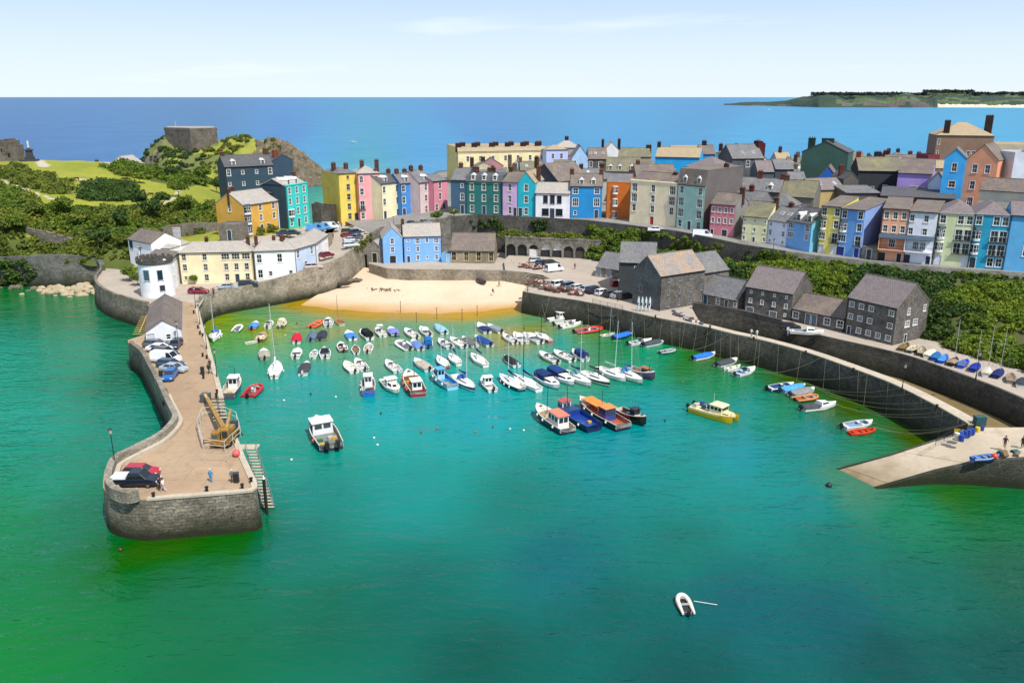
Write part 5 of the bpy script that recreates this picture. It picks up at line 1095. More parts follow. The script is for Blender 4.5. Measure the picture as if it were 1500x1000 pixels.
# ---------------------------------------------------------------- vegetation
def leaf_mesh(name, C, Rd, nper, ls, mat, flat=.75, core=True):
    C = np.array(C, float).reshape(-1, 3); Rd = np.array(Rd, float); n = len(C)
    cnt = np.maximum(12, (nper*(Rd/Rd.mean())**2)).astype(int); idx = np.repeat(np.arange(n), cnt); N = len(idx)
    d = rng.normal(size=(N, 3)); d /= np.linalg.norm(d, axis=1)[:, None]; d[:, 2] = np.where(d[:, 2] < -.35, -d[:, 2], d[:, 2])
    # lumpy radius per direction
    lump = 1+.22*np.sin(d[:, 0]*5+idx*1.7)*np.cos(d[:, 1]*4+idx*2.3)+.12*np.sin(d[:, 2]*9+idx)
    r = Rd[idx]*(rng.uniform(.72, 1.08, N))*lump; p = C[idx]+d*r[:, None]*np.array([1, 1, flat])
    nrm = d*.8+rng.normal(size=(N, 3))*.55; nrm /= np.linalg.norm(nrm, axis=1)[:, None]
    a = np.cross(nrm, rng.normal(size=(N, 3))); a /= np.linalg.norm(a, axis=1)[:, None]; b = np.cross(nrm, a)
    s = (ls*rng.uniform(.6, 1.4, N))[:, None]
    V = np.stack([p-a*s-b*s*.4, p+a*s*.2-b*s*.8, p+a*s+b*s*.3, p-a*s*.1+b*s*.9], 1).reshape(-1, 3)
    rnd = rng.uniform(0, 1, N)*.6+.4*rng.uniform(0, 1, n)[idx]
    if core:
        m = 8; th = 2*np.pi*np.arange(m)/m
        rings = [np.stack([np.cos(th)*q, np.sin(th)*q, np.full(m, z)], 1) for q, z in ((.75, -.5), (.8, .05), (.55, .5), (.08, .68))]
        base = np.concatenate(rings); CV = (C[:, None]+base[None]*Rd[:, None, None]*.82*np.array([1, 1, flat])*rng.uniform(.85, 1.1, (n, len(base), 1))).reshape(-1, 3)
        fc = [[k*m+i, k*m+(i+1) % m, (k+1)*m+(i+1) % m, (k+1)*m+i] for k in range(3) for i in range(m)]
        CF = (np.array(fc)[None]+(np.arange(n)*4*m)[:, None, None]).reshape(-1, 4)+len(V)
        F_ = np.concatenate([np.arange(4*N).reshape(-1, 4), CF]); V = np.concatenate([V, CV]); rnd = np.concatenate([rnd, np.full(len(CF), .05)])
    else: F_ = np.arange(4*N).reshape(-1, 4)
    me = bpy.data.meshes.new(name); me.vertices.add(len(V)); me.vertices.foreach_set('co', V.astype(np.float32).ravel())
    me.loops.add(F_.size); me.loops.foreach_set('vertex_index', F_.astype(np.int32).ravel()); me.polygons.add(len(F_))
    me.polygons.foreach_set('loop_start', (np.arange(len(F_))*4).astype(np.int32)); me.update(calc_edges=True)
    at = me.attributes.new('rnd', 'FLOAT', 'FACE'); at.data.foreach_set('value', rnd.astype(np.float32))
    me.materials.append(mat); return me
LG = leafmat((.11,.185,.022), (.24,.32,.03), (.045,.095,.014), 'a')
LG2 = leafmat((.13,.18,.028), (.27,.30,.035), (.06,.10,.02), 'b')
LGD = leafmat((.055,.11,.024), (.11,.18,.03), (.028,.06,.014), 'c')
LGY = leafmat((.15,.19,.03), (.22,.24,.03), (.08,.11,.02), 'y')
M_BARK = ground((.09,.07,.05), (.13,.10,.07), (.06,.05,.04), .5, 3, key='bark')
def stuffobj(name, C, Rd, nper, ls, mat, label, cat='shrubs', **k):
    if len(C) == 0: return
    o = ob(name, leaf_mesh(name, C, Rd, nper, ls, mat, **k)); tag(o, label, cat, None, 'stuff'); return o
def hz_(x, y): return float(hillf(x, y)[0])
# hill thickets: uniform over the ground, kept where the photo shows scrub
def scatter_hill(poly, n, r0, r1, yr=(188, 350), xr=(-250, -45)):
    C, Rr_ = [], []; k = 0; it = 0
    while len(C) < n and it < n*60:
        it += 1; x, y = random.uniform(*xr), random.uniform(*yr); z = hz_(x, y)
        if z < .8: continue
        u, v = pix((x, y, z))
        if not inpoly(u, v, poly): continue
        r = random.uniform(r0, r1); C.append((x, y, z+r*.35)); Rr_.append(r)
    return C, Rr_
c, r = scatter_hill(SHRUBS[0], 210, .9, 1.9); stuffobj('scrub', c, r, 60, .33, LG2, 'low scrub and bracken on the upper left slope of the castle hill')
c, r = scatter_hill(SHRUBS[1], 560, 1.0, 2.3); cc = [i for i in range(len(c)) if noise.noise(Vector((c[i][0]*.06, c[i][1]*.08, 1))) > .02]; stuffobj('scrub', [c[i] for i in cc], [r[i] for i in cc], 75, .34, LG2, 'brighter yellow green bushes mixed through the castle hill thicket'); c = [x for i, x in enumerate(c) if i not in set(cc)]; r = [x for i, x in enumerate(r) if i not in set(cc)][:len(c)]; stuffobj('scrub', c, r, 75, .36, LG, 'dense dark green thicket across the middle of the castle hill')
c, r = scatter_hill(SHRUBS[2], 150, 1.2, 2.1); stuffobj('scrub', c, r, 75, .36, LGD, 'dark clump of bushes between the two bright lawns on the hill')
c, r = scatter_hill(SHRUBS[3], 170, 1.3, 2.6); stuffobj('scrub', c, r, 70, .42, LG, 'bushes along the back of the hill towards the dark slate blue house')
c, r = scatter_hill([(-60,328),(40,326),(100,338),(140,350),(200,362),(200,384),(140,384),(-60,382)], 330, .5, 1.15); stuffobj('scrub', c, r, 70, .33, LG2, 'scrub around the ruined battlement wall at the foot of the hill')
c, r = [(p.x+random.uniform(-1,1), p.y-1.2, random.uniform(.5, 7)) for p in [P(random.uniform(-60, 55), 377, 7.5) for _ in range(50)]], [random.uniform(.7, 1.5) for _ in range(50)]; stuffobj('scrub', c, r, 80, .33, LGD, 'dark shaded scrub hanging over the water at the left edge')
# separate trees of the hill wood
def tree(x, y, z, h, r, mat, label, group=None, name='tree', cat='tree', nclump=7, leaves=90, ls=.3):
    t = thing(name, label, cat, (x, y, z), random.uniform(0, 6), group)
    mb = MB(); k = h*.55; pts = [Vector((0, 0, -.4)), Vector((random.uniform(-.15, .15), random.uniform(-.15, .15), k*.5)), Vector((random.uniform(-.3, .3), random.uniform(-.3, .3), k))]
    mb.cyl(pts[0], pts[1], .06*h*.5, .045*h*.5, 7); mb.cyl(pts[1], pts[2], .045*h*.5, .03*h*.5, 7)
    for i in range(4):
        a = i*1.6+random.random(); mb.cyl(pts[1]+Vector((0, 0, random.uniform(0, k*.4))), pts[2]+Vector((math.cos(a)*r*.6, math.sin(a)*r*.6, random.uniform(0, .3*h))), .02*h*.5, .01*h*.5, 5)
    mb.build('trunk', M_BARK, t)
    C = []; Rr_ = []
    for i in range(nclump):
        a = random.uniform(0, 6.28); q = r*random.uniform(.2, .7) if i else 0; C.append((math.cos(a)*q, math.sin(a)*q, h*random.uniform(.5, .82))); Rr_.append(r*random.uniform(.4, .62))
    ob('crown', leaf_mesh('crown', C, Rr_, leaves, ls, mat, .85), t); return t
TL = [(118,338,'bright round tree in the middle of the lower hill wood',LG2,5,3),(152,342,'pale green tree at the right end of the ruined battlements',LG2,5,2.6),(178,340,'lowest dark tree just left of the white castellated house',LGD,6,3),
 (145,372,'dark tree standing by the end of the ruined wall above the rocks',LGD,6,3.2),(181,368,'small bright lime green tree beside the white hall',LGY,4,2.2),(225,325,'tall dark tree on the hill right of the wood',LGD,7,3.2),
 (240,312,'dark bushy tree above the garden wall behind the cream terrace',LGD,6,3.4),(275,318,'medium green tree left of the ochre house garden',LG,6,3),(320,320,'bright yellow green bush beside the ochre house',LGY,3.2,2.2),
 (262,290,'broad dark tree below the small right hand lawn',LG,6,3.4),(300,268,'rounded green tree left of the dark slate blue house',LG,6,4),(318,283,'small dark tree against the dark slate blue house',LGD,5,2.6),(255,262,'dark round bush at the top of the curving path',LGD,4.5,3),
 (205,268,'lone bush on the path above the right lawn',LG,3,2),(186,262,'bush at the tip of the dark clump between the lawns',LG2,3,2.2),(28,345,'rounded green tree left of the ruined battlements',LG,5.5,3.4),(8,350,'green tree at the very left edge below the wood',LG2,5,3.2),
 (60,322,'bright tree on the left part of the hill wood',LG2,5,3),(95,318,'mid green tree near the centre left of the hill wood',LG,5.5,3.2),(205,312,'pointed dark tree near the middle of the hill wood',LGD,6.5,2.8)]
def hill_hit(u, v):
    a, yy, s = ray(u, v)
    for k in range(150, 420):
        x, y, z = a*k, yy*k, CH+s*k
        if z < hz_(x, y): return x, y, hz_(x, y)
    return a*300, yy*300, 10
for u, v, lb, m, h, r in TL:
    x, y, z = hill_hit(u, v); tree(x, y, z, h, r, m, lb, 'trees of the castle hill')
# right-hand slope
C1, R1, C2, R2, C3, R3 = [], [], [], [], [], []
for k in range(1650):
    s = random.uniform(0.02, 1)**.85; t = random.uniform(-.02, 1.)
    p = slope_pt(s, t); r = random.uniform(.6, 1.5)
    if t > .85: r *= .6
    g = noise.noise(Vector((p.x*.07, p.y*.07, 9)))+.25*noise.noise(Vector((p.x*.3, p.y*.3, 2)))
    (C1 if g > .12 else C2 if g > -.16 else C3).append((p.x, p.y, p.z+r*.3)); (R1 if g > .12 else R2 if g > -.16 else R3).append(r)
LB = leafmat((.15,.25,.02), (.28,.34,.025), (.05,.10,.014), 'bright')
stuffobj('bramble', C1, R1, 110, .24, LB, 'bright green bramble patches on the slope above the warehouses')
stuffobj('bramble', C2, R2, 95, .26, LG, 'mid green undergrowth on the slope above the warehouses')
stuffobj('bramble', C3, R3, 95, .26, LGD, 'darker undergrowth in the hollows of the slope above the warehouses')
# hedges and wall plants
def strip_bush(pts, r, step, label, mat=LG, zo=0., n=70, ls=.26, name='hedge', cat='hedge', jit=.6):
    C = []; Rr_ = []
    for p in refine(pts, step):
        q = r*random.uniform(.7, 1.3); C.append((p.x+random.uniform(-jit, jit), p.y+random.uniform(-jit, jit), p.z+zo+random.uniform(-.3, .3))); Rr_.append(q)
    stuffobj(name, C, Rr_, n, ls, mat, label, cat)
strip_bush([slope_pt(s/20, .95) for s in range(2, 11)], 1.3, .7, 'trimmed green hedge band below the dark retaining wall', LG)
strip_bush([slope_pt(s/20, .75) for s in range(2, 11)], 1.4, .8, 'green hedge band, second line below the retaining wall', LG2)
def wall_plants(lst, label, mat=LG, zs=1.4):
    C = []; Rr_ = []
    for (u, v, z, r) in lst:
        c = P(u, v, z)
        for k in range(int(4+r*2)):
            C.append((c.x+random.gauss(0, r*.7), c.y+random.uniform(-.3, .3), c.z+random.gauss(0, r*.35))); Rr_.append(random.uniform(.35, .7)*min(1.4, r))
    stuffobj('wall_plants', C, Rr_, 55, .22, mat, label, 'plants')
aw = P(740,374,5); aw2 = P(893,381,5)
def atop(f, z, dy): return aw.lerp(aw2, f)+Vector((0, dy, z))
C = []; Rr_ = []
for k in range(120):
    f = random.uniform(-.15, 1.2); p = atop(f, 5.2, random.uniform(.5, 7)); C.append((p.x, p.y, p.z+random.uniform(-.2, .6))); Rr_.append(random.uniform(.4, 1.1)*(.6+.6*(noise.noise(Vector((f*6, 0, 0))) > 0)))
stuffobj('terrace_plants', C, Rr_, 60, .24, LG2, 'green plants growing on the terrace over the stone arches', 'plants')
C = []; Rr_ = []
for k in range(150):
    u = random.uniform(862, 935); e = edge_at(u); t = random.uniform(0, 1); C.append((e.x+random.uniform(-1, 1), e.y-1.0-5*t+random.uniform(-.5, .5), 13-7*t+random.uniform(-.6, .6))); Rr_.append(random.uniform(.6, 1.4))
stuffobj('ivy', C, Rr_, 75, .28, LG, 'big mass of ivy and bushes hanging below the vivid blue house', 'ivy')
C = []; Rr_ = []
for k in range(60):
    u = random.choice((random.uniform(690, 740), random.uniform(1095, 1150), random.uniform(780, 800))); e = edge_at(u); z = e.z-random.uniform(0, 3.2); C.append((e.x, e.y-.5, z)); Rr_.append(random.uniform(.5, .9))
stuffobj('ivy', C, Rr_, 60, .24, LGD, 'patches of ivy spilling over the top of the cliff walls', 'ivy')
C = []; Rr_ = []
for p in refine(QW[-12:], .6):
    if random.random() < .75: C.append((p.x+random.uniform(-.1, .5), p.y-random.uniform(.2, .7), p.z+random.uniform(-.9, .8))); Rr_.append(random.uniform(.35, .75))
stuffobj('ivy', C, Rr_, 60, .2, LGY, 'yellow green creeper along the top of the curved harbour wall', 'ivy')
for (u, v, z, h, r, m, lb) in ((640,326,13,3,2.2,LG,'round green bush on the bend above the blue house'),(665,318,14,2.6,1.8,LG2,'pale bush beside the slate blue house'),(190,412,5,3.6,2.6,LG,'green bush in the walled garden left of the white tower'),
   (203,418,5,3,2,LG2,'smaller bush against the white tower wall'),(307,413,5.2,1.6,1.2,LGY,'small yellow green bush in front of the cream terrace'),(285,415,5.2,1.8,1.4,LG,'small green bush at the left end of the cream terrace'),
   (383,345,12,1.8,1.8,LGY,'low yellow green hedge bush under the ochre house windows'),(397,341,12,1.8,1.8,LGY,'low hedge bush between the ochre house and the blue car'),(935,368,6,3,2.2,LG2,'pale green bush above the car park sheds')):
    p = P(u, v, z); tree(p.x, p.y, z, h, r, m, lb, None, 'bush', 'bush', 5, 70, .2)
C = []; Rr_ = []
for k in range(420):
    u = random.choice((random.uniform(925, 1040), random.uniform(1060, 1160), random.uniform(930, 1500))); e = edge_at(u); z = e.z-random.uniform(.2, 5.5) if u < 1090 else e.z-random.uniform(-.1, 1.8)
    if noise.noise(Vector((e.x*.12, z*.25, 3))) < -.02: continue
    C.append((e.x, e.y-.5-.05*(e.z-z), z)); Rr_.append(random.uniform(.35, .8))
stuffobj('ivy', C, Rr_, 60, .22, LG, 'ivy and shrubs climbing over the retaining wall below the right hand houses', 'ivy')
# island scrub
C = []; Rr_ = []; C2 = []; R2_ = []
for k in range(800):
    x, y = random.uniform(-225, -100), random.uniform(445, 505); z = float(isf(x, y)[0])
    if z < 3: continue
    z += 3.2*noise.fractal(Vector((x*.09, y*.09, 3.1)), 1., 2., 4)
    u, v = pix((x, y, z))
    if u > 410 or (noise.noise(Vector((x*.05, y*.05, 4))) < -.12 and u > 320): continue
    if 245 < u < 325 and v < 215: continue
    r = random.uniform(.8, 2.); (C if u < 300 else C2).append((x, y, z+r*.1)); (Rr_ if u < 300 else R2_).append(r)
stuffobj('scrub', C, Rr_, 45, .5, LGD, 'dark scrub on the steep left side of the rocky island'); stuffobj('scrub', C2, R2_, 40, .5, LGY, 'yellow green scrub over the sunny top of the rocky island')
# trees along the crest of the distant island
C = []; Rr_ = []
for k in range(420):
    u = random.uniform(1190, 1510); v = 137.5 if u < 1355 else (133.8 if u < 1425 else 136.8)
    d = random.uniform(4550, 4950); z = CH-rate(v+random.uniform(.2, 1.6))*d; p = PD(u, d, z); C.append(tuple(p)); Rr_.append(random.uniform(6, 15))
stuffobj('far_trees', C, Rr_, 14, 5, leafmat((.03,.05,.038), (.045,.065,.045), (.02,.036,.03), 'far'), 'line of dark trees on the crest of the distant island', 'trees')
# ---------------------------------------------------------------- boats
def gel(c): return plain(c, .28, 0, .5, .06, .8)
def stations(L, Bm, Fb, tr=.82, n=11, sheer=.45, fine=2.2):
    out = []
    for i in range(n):
        t = i/(n-1); q = max(0, t-.42)/.58
        hb = Bm/2*(tr+(1-tr)*min(1, t/.4))*max(.0, 1-q**fine)**.75
        if i == n-1: hb = .03
        zs = Fb*(1+sheer*max(0, (t-.25)/.75)**2)
        out.append((t, -L/2+L*t, hb, zs))
    return out
def hull(root, st, side, bottom='#7a2a26', rail='#e8e8e6', inside='#d9d7d0', deck='#e9e8e4', fore=.6, floor=.2, stripe=None):
    mb = MB(); rings = []
    for t, y, hb, zs in st:
        k = max(0, t-.6)/.4; kz = -.28+k*k*(zs*.55+.28); w = hb*(.88-.35*k)
        rings.append([Vector(p) for p in ((-hb-.03, y, zs), (-hb-.03, y, zs-.10), (-hb*.98, y, zs-.11), (-(hb*.95), y, zs*.45+.02), (-w, y, .06 if k == 0 else max(.06, kz*.4)), (-w*.55, y, kz*.8-.03 if k == 0 else kz), (0, y+.12*k, kz), (w*.55, y, kz*.8-.03 if k == 0 else kz), (w, y, .06 if k == 0 else max(.06, kz*.4)), (hb*.95, y, zs*.45+.02), (hb*.98, y, zs-.11), (hb+.03, y, zs-.10), (hb+.03, y, zs))])
    m = len(rings[0]); mi = [2, 2, 3 if stripe else 0, 0, 1, 1, 1, 1, 0, 3 if stripe else 0, 2, 2]
    for a, b in zip(rings[:-1], rings[1:]):
        for i in range(m-1): mb.quad(a[i], a[i+1], b[i+1], b[i], mi[i])
    mb.add(rings[0], [tuple(range(m-1, -1, -1))], 0)
    mats = [gel(side), plain(bottom, .6), gel(rail)]+([gel(stripe)] if stripe else [])
    mb.build('hull', mats, root, smooth=50)
    d = MB(); g = .13
    for (t0, y0, h0, z0), (t1, y1, h1, z1) in zip(st[:-1], st[1:]):
        if t1 <= fore+.001:
            i0, i1 = max(.02, h0-g), max(.02, h1-g)
            for s in (-1, 1):
                q = [(s*h0, y0, z0), (s*h1, y1, z1), (s*i1, y1, z1+.01), (s*i0, y0, z0+.01)]; d.quad(*(q if s < 0 else q[::-1]), 0)
                q = [(s*i0, y0, z0+.01), (s*i1, y1, z1+.01), (s*(i1-.04), y1, floor), (s*(i0-.04), y0, floor)]; d.quad(*(q if s < 0 else q[::-1]), 1)
            d.quad((-(i0-.04), y0, floor), (i0-.04, y0, floor), (i1-.04, y1, floor), (-(i1-.04), y1, floor), 1)
        else:
            d.quad((-h0, y0, z0), (0, y0, z0+.08), (0, y1, z1+.08), (-h1, y1, z1), 0); d.quad((0, y0, z0+.08), (h0, y0, z0), (h1, y1, z1), (0, y1, z1+.08), 0)
    t, y, h, z = st[0]; i0 = h-g
    if st[1][0] <= fore+.001: d.box(-h+.02, h-.02, y, y+.12, floor, z-.06, 0)
    fi = max(i for i, s in enumerate(st) if s[0] <= fore+.001); t, y, h, z = st[fi]
    d.quad((-h+g, y-.0, floor), (h-g, y, floor), (h-g, y, z+.02), (-h+g, y, z+.02), 1) if fi else None
    d.build('deck', [gel(deck), gel(inside)], root)
    return st[fi][1]
def outboard(root, y, z, c='#1b1c1f', s=1., x=0.):
    mb = MB(); mb.box(x-.17*s, x+.17*s, y-.62*s, y-.12*s, z+.05, z+.55*s, 0, None, .8, .8); mb.box(x-.07*s, x+.07*s, y-.42*s, y-.25*s, z-.9*s, z+.06); mb.box(x-.1*s, x+.1*s, y-.2, y+.05, z-.25, z+.1)
    mb.build('outboard_motor', plain(c, .35), root)
def cover(root, st, c, t0=0., t1=.75, h=.38):
    mb = MB(); rings = []
    for t, y, hb, zs in st:
        if t0-.001 <= t <= t1+.001:
            e = 1-abs((t-(t0+t1)/2)/((t1-t0)/2))**4*.6; w = hb+.05
            rings.append([Vector((-w, y, zs-.08)), Vector((-w, y, zs+.04)), Vector((-w*.55, y, zs+.06+h*.62*e)), Vector((0, y, zs+.06+h*e)), Vector((w*.55, y, zs+.06+h*.62*e)), Vector((w, y, zs+.04)), Vector((w, y, zs-.08))])
    mb.loft(rings, False)
    n = len(rings[0]); mb.add(rings[0], [tuple(range(n-1, -1, -1))]); mb.add(rings[-1], [tuple(range(n))])
    mb.build('cover', plain(c, .8, 0, .2, .2, 2.), root, smooth=60)
def windscreen(root, y, z, w, c='#2a3b48', h=.42, back=.28):
    mb = MB(); a = [(-w/2, y-.5, z), (-w*.36, y, z), (w*.36, y, z), (w/2, y-.5, z)]; b = [(p[0]*.9, p[1]-back, z+h) for p in a]
    for i in range(3):
        mb.quad(a[i], a[i+1], b[i+1], b[i]); mb.quad(b[i], b[i+1], a[i+1], a[i])
    o = mb.build('windscreen', glass(c, .1), root); f = MB(); f.path(b, .03, 4); f.path([a[1], b[1]], .025, 4); f.path([a[2], b[2]], .025, 4); f.build('screen_frame', WHITE, o)
def cabin(root, y0, y1, w0, w1, z, h, c='#e9e8e4', win=True, gc='#1c2630', rake=.45):
    """low coachroof between y0 (aft) and y1 (forward)"""
    mb = MB(); s = .86
    A = [(-w0/2, y0, z), (w0/2, y0, z), (w1/2, y1, z), (-w1/2, y1, z)]; Bt = [(-w0/2*s, y0+.05, z+h), (w0/2*s, y0+.05, z+h), (w1/2*s, y1-rake, z+h*.85), (-w1/2*s, y1-rake, z+h*.85)]
    mb.add(A+Bt, [(0, 1, 5, 4), (1, 2, 6, 5), (2, 3, 7, 6), (3, 0, 4, 7), (4, 5, 6, 7)]); o = mb.build('cabin', gel(c), root)
    if win:
        A_, B_ = [Vector(p) for p in A], [Vector(p) for p in Bt]; g = MB()
        for i, j in ((1, 2), (2, 3), (3, 0)):
            a, b, c_, d = A_[i], A_[j], B_[j], B_[i]; n = (b-a).cross(d-a).normalized()*.012
            f = lambda s_, t_: (a.lerp(b, s_)).lerp(d.lerp(c_, s_), t_)+n
            if i == 2 and rake < .3: continue
            g.quad(f(.12, .38), f(.88, .38), f(.88, .85), f(.12, .85))
        g.build('cabin_windows', glass(gc, .1), o)
    return o
def wheelhouse(root, y0, y1, w, z, h, c='#e9e8e4', roofc='#e4e2dc', over=.18, nw=2, wc='#18222b', x=0.):
    mb = MB(); mb.box(x-w/2, x+w/2, y0, y1, z, z+h, 0, None, .93, .93); o = mb.build('wheelhouse', gel(c), root)
    r = MB(); r.box(x-w/2*.93-over, x+w/2*.93+over, y0+.04-over, y1-.04+over, z+h+.003, z+h+.11); r.build('wheelhouse_roof', gel(roofc), o)
    g = MB(); q = .965; zb, zt = z+h*.5, z+h*.88; hw = w/2*q+.02
    for s in (-1, 1):
        L = (y1-y0)*.9; 
        for i in range(nw):
            a = y0+(y1-y0)*.08+L*(i+.1)/nw; b = y0+(y1-y0)*.08+L*(i+.85)/nw; pts = [(x+s*hw, a, zb), (x+s*hw, b, zb), (x+s*(hw-.02), b, zt), (x+s*(hw-.02), a, zt)]; g.quad(*(pts if s > 0 else pts[::-1]))
    for yy, s in ((y0+.02, -1), (y1-.02, 1)):
        for i in range(2 if s < 0 else 3):
            nn = 2 if s < 0 else 3; a = x-w/2*.85+w*.85*(i+.1)/nn; b = x-w/2*.85+w*.85*(i+.9)/nn; pts = [(a, yy+s*.03, zb), (b, yy+s*.03, zb), (b, yy+s*.015, zt), (a, yy+s*.015, zt)]; g.quad(*(pts if s < 0 else pts[::-1]))
    g.build('wheelhouse_windows', glass(wc, .1), o); return o
def mast(root, y, z, h, c='#cfd0cf', boom=0., cov=None, stays=None, wid=1.2, r=.085, dirn=-1):
    mb = MB(); mb.cyl((0, y, z), (0, y, z+h), r, r*.6, 8); 
    if h > 6: mb.cyl((-.7, y, z+h*.62), (.7, y, z+h*.62), .02, .02, 5)
    m = mb.build('mast', plain(c, .4, .3), root)
    if boom:
        b = MB(); b.cyl((0, y-.05, z+.95), (0, y+dirn*boom, z+1.0), .05, .05, 7); b.build('boom', plain('#c9cac8', .4), m)
        if cov:
            s = MB(); rings = []
            for i in range(7):
                t = i/6; rr = .17*(1-.55*t); yy = y+dirn*(.02+boom*.95*t); zz = z+1.12+.25*(1-t)**3
                rings.append([Vector((rr*math.cos(a), yy, zz+rr*1.25*math.sin(a))) for a in [2*math.pi*k/8 for k in range(8)]])
            s.loft(rings, True, True, True); s.build('sail_cover', plain(cov, .85, 0, .2), m, smooth=True)
    if stays:
        s = MB()
        for e in stays: s.cyl((0, y, z+h*.97), e, .02, .02, 4, 0, False)
        s.cyl((-wid, y-.2, z), (-.7 if h > 6 else 0, y, z+h*.62), .012, .012, 4, 0, False); s.cyl((wid, y-.2, z), (.7 if h > 6 else 0, y, z+h*.62), .012, .012, 4, 0, False)
        s.build('rigging', plain('#9a9c9c', .4, .5), m)
def fenders(root, st, ts, side=-1, c='#e6e6e4', r=.13):
    for t in ts:
        s = min(st, key=lambda q: abs(q[0]-t)); mb = MB(); mb.ball((side*(s[2]+.12), s[1], s[3]-.38), (r, r, .28), 8, 5); mb.build('fender', gel(c), root, smooth=True)
def seat(root, x0, x1, y0, y1, z, c='#dcdad2'): mb = MB(); mb.box(x0, x1, y0, y1, z, z+.07); mb.build('seat', gel(c), root)
def tubes(root, L, W_, r, z, c, open_end=True, bow=.9):
    """inflatable collar: U shaped tube"""
    mb = MB(); pts = []
    n = 16
    pts.append(Vector((-W_/2, -L/2-.15, z))); pts.append(Vector((-W_/2, 0, z)))
    for i in range(1, n):
        a = math.pi*i/n; pts.append(Vector((-W_/2*math.cos(a), L*.12+math.sin(a)**.9*L*.38, z+.18*bow*math.sin(a))))
    pts.append(Vector((W_/2, 0, z))); pts.append(Vector((W_/2, -L/2-.15, z)))
    rings = []
    for i, p in enumerate(pts):
        a = pts[max(0, i-1)]; b = pts[min(len(pts)-1, i+1)]; t = (b-a).normalized(); s = Vector((t.y, -t.x, 0)).normalized(); up = Vector((0, 0, 1)); rr = r*(.5 if i in (0, len(pts)-1) else 1)
        rings.append([p+s*rr*math.cos(q)+up*rr*math.sin(q) for q in [2*math.pi*k/9 for k in range(9)]])
    mb.loft(rings, True, True, True); mb.build('inflatable_tube', plain(c, .5), root, smooth=60)
NB = [0]
GB = 'boats moored in the harbour'
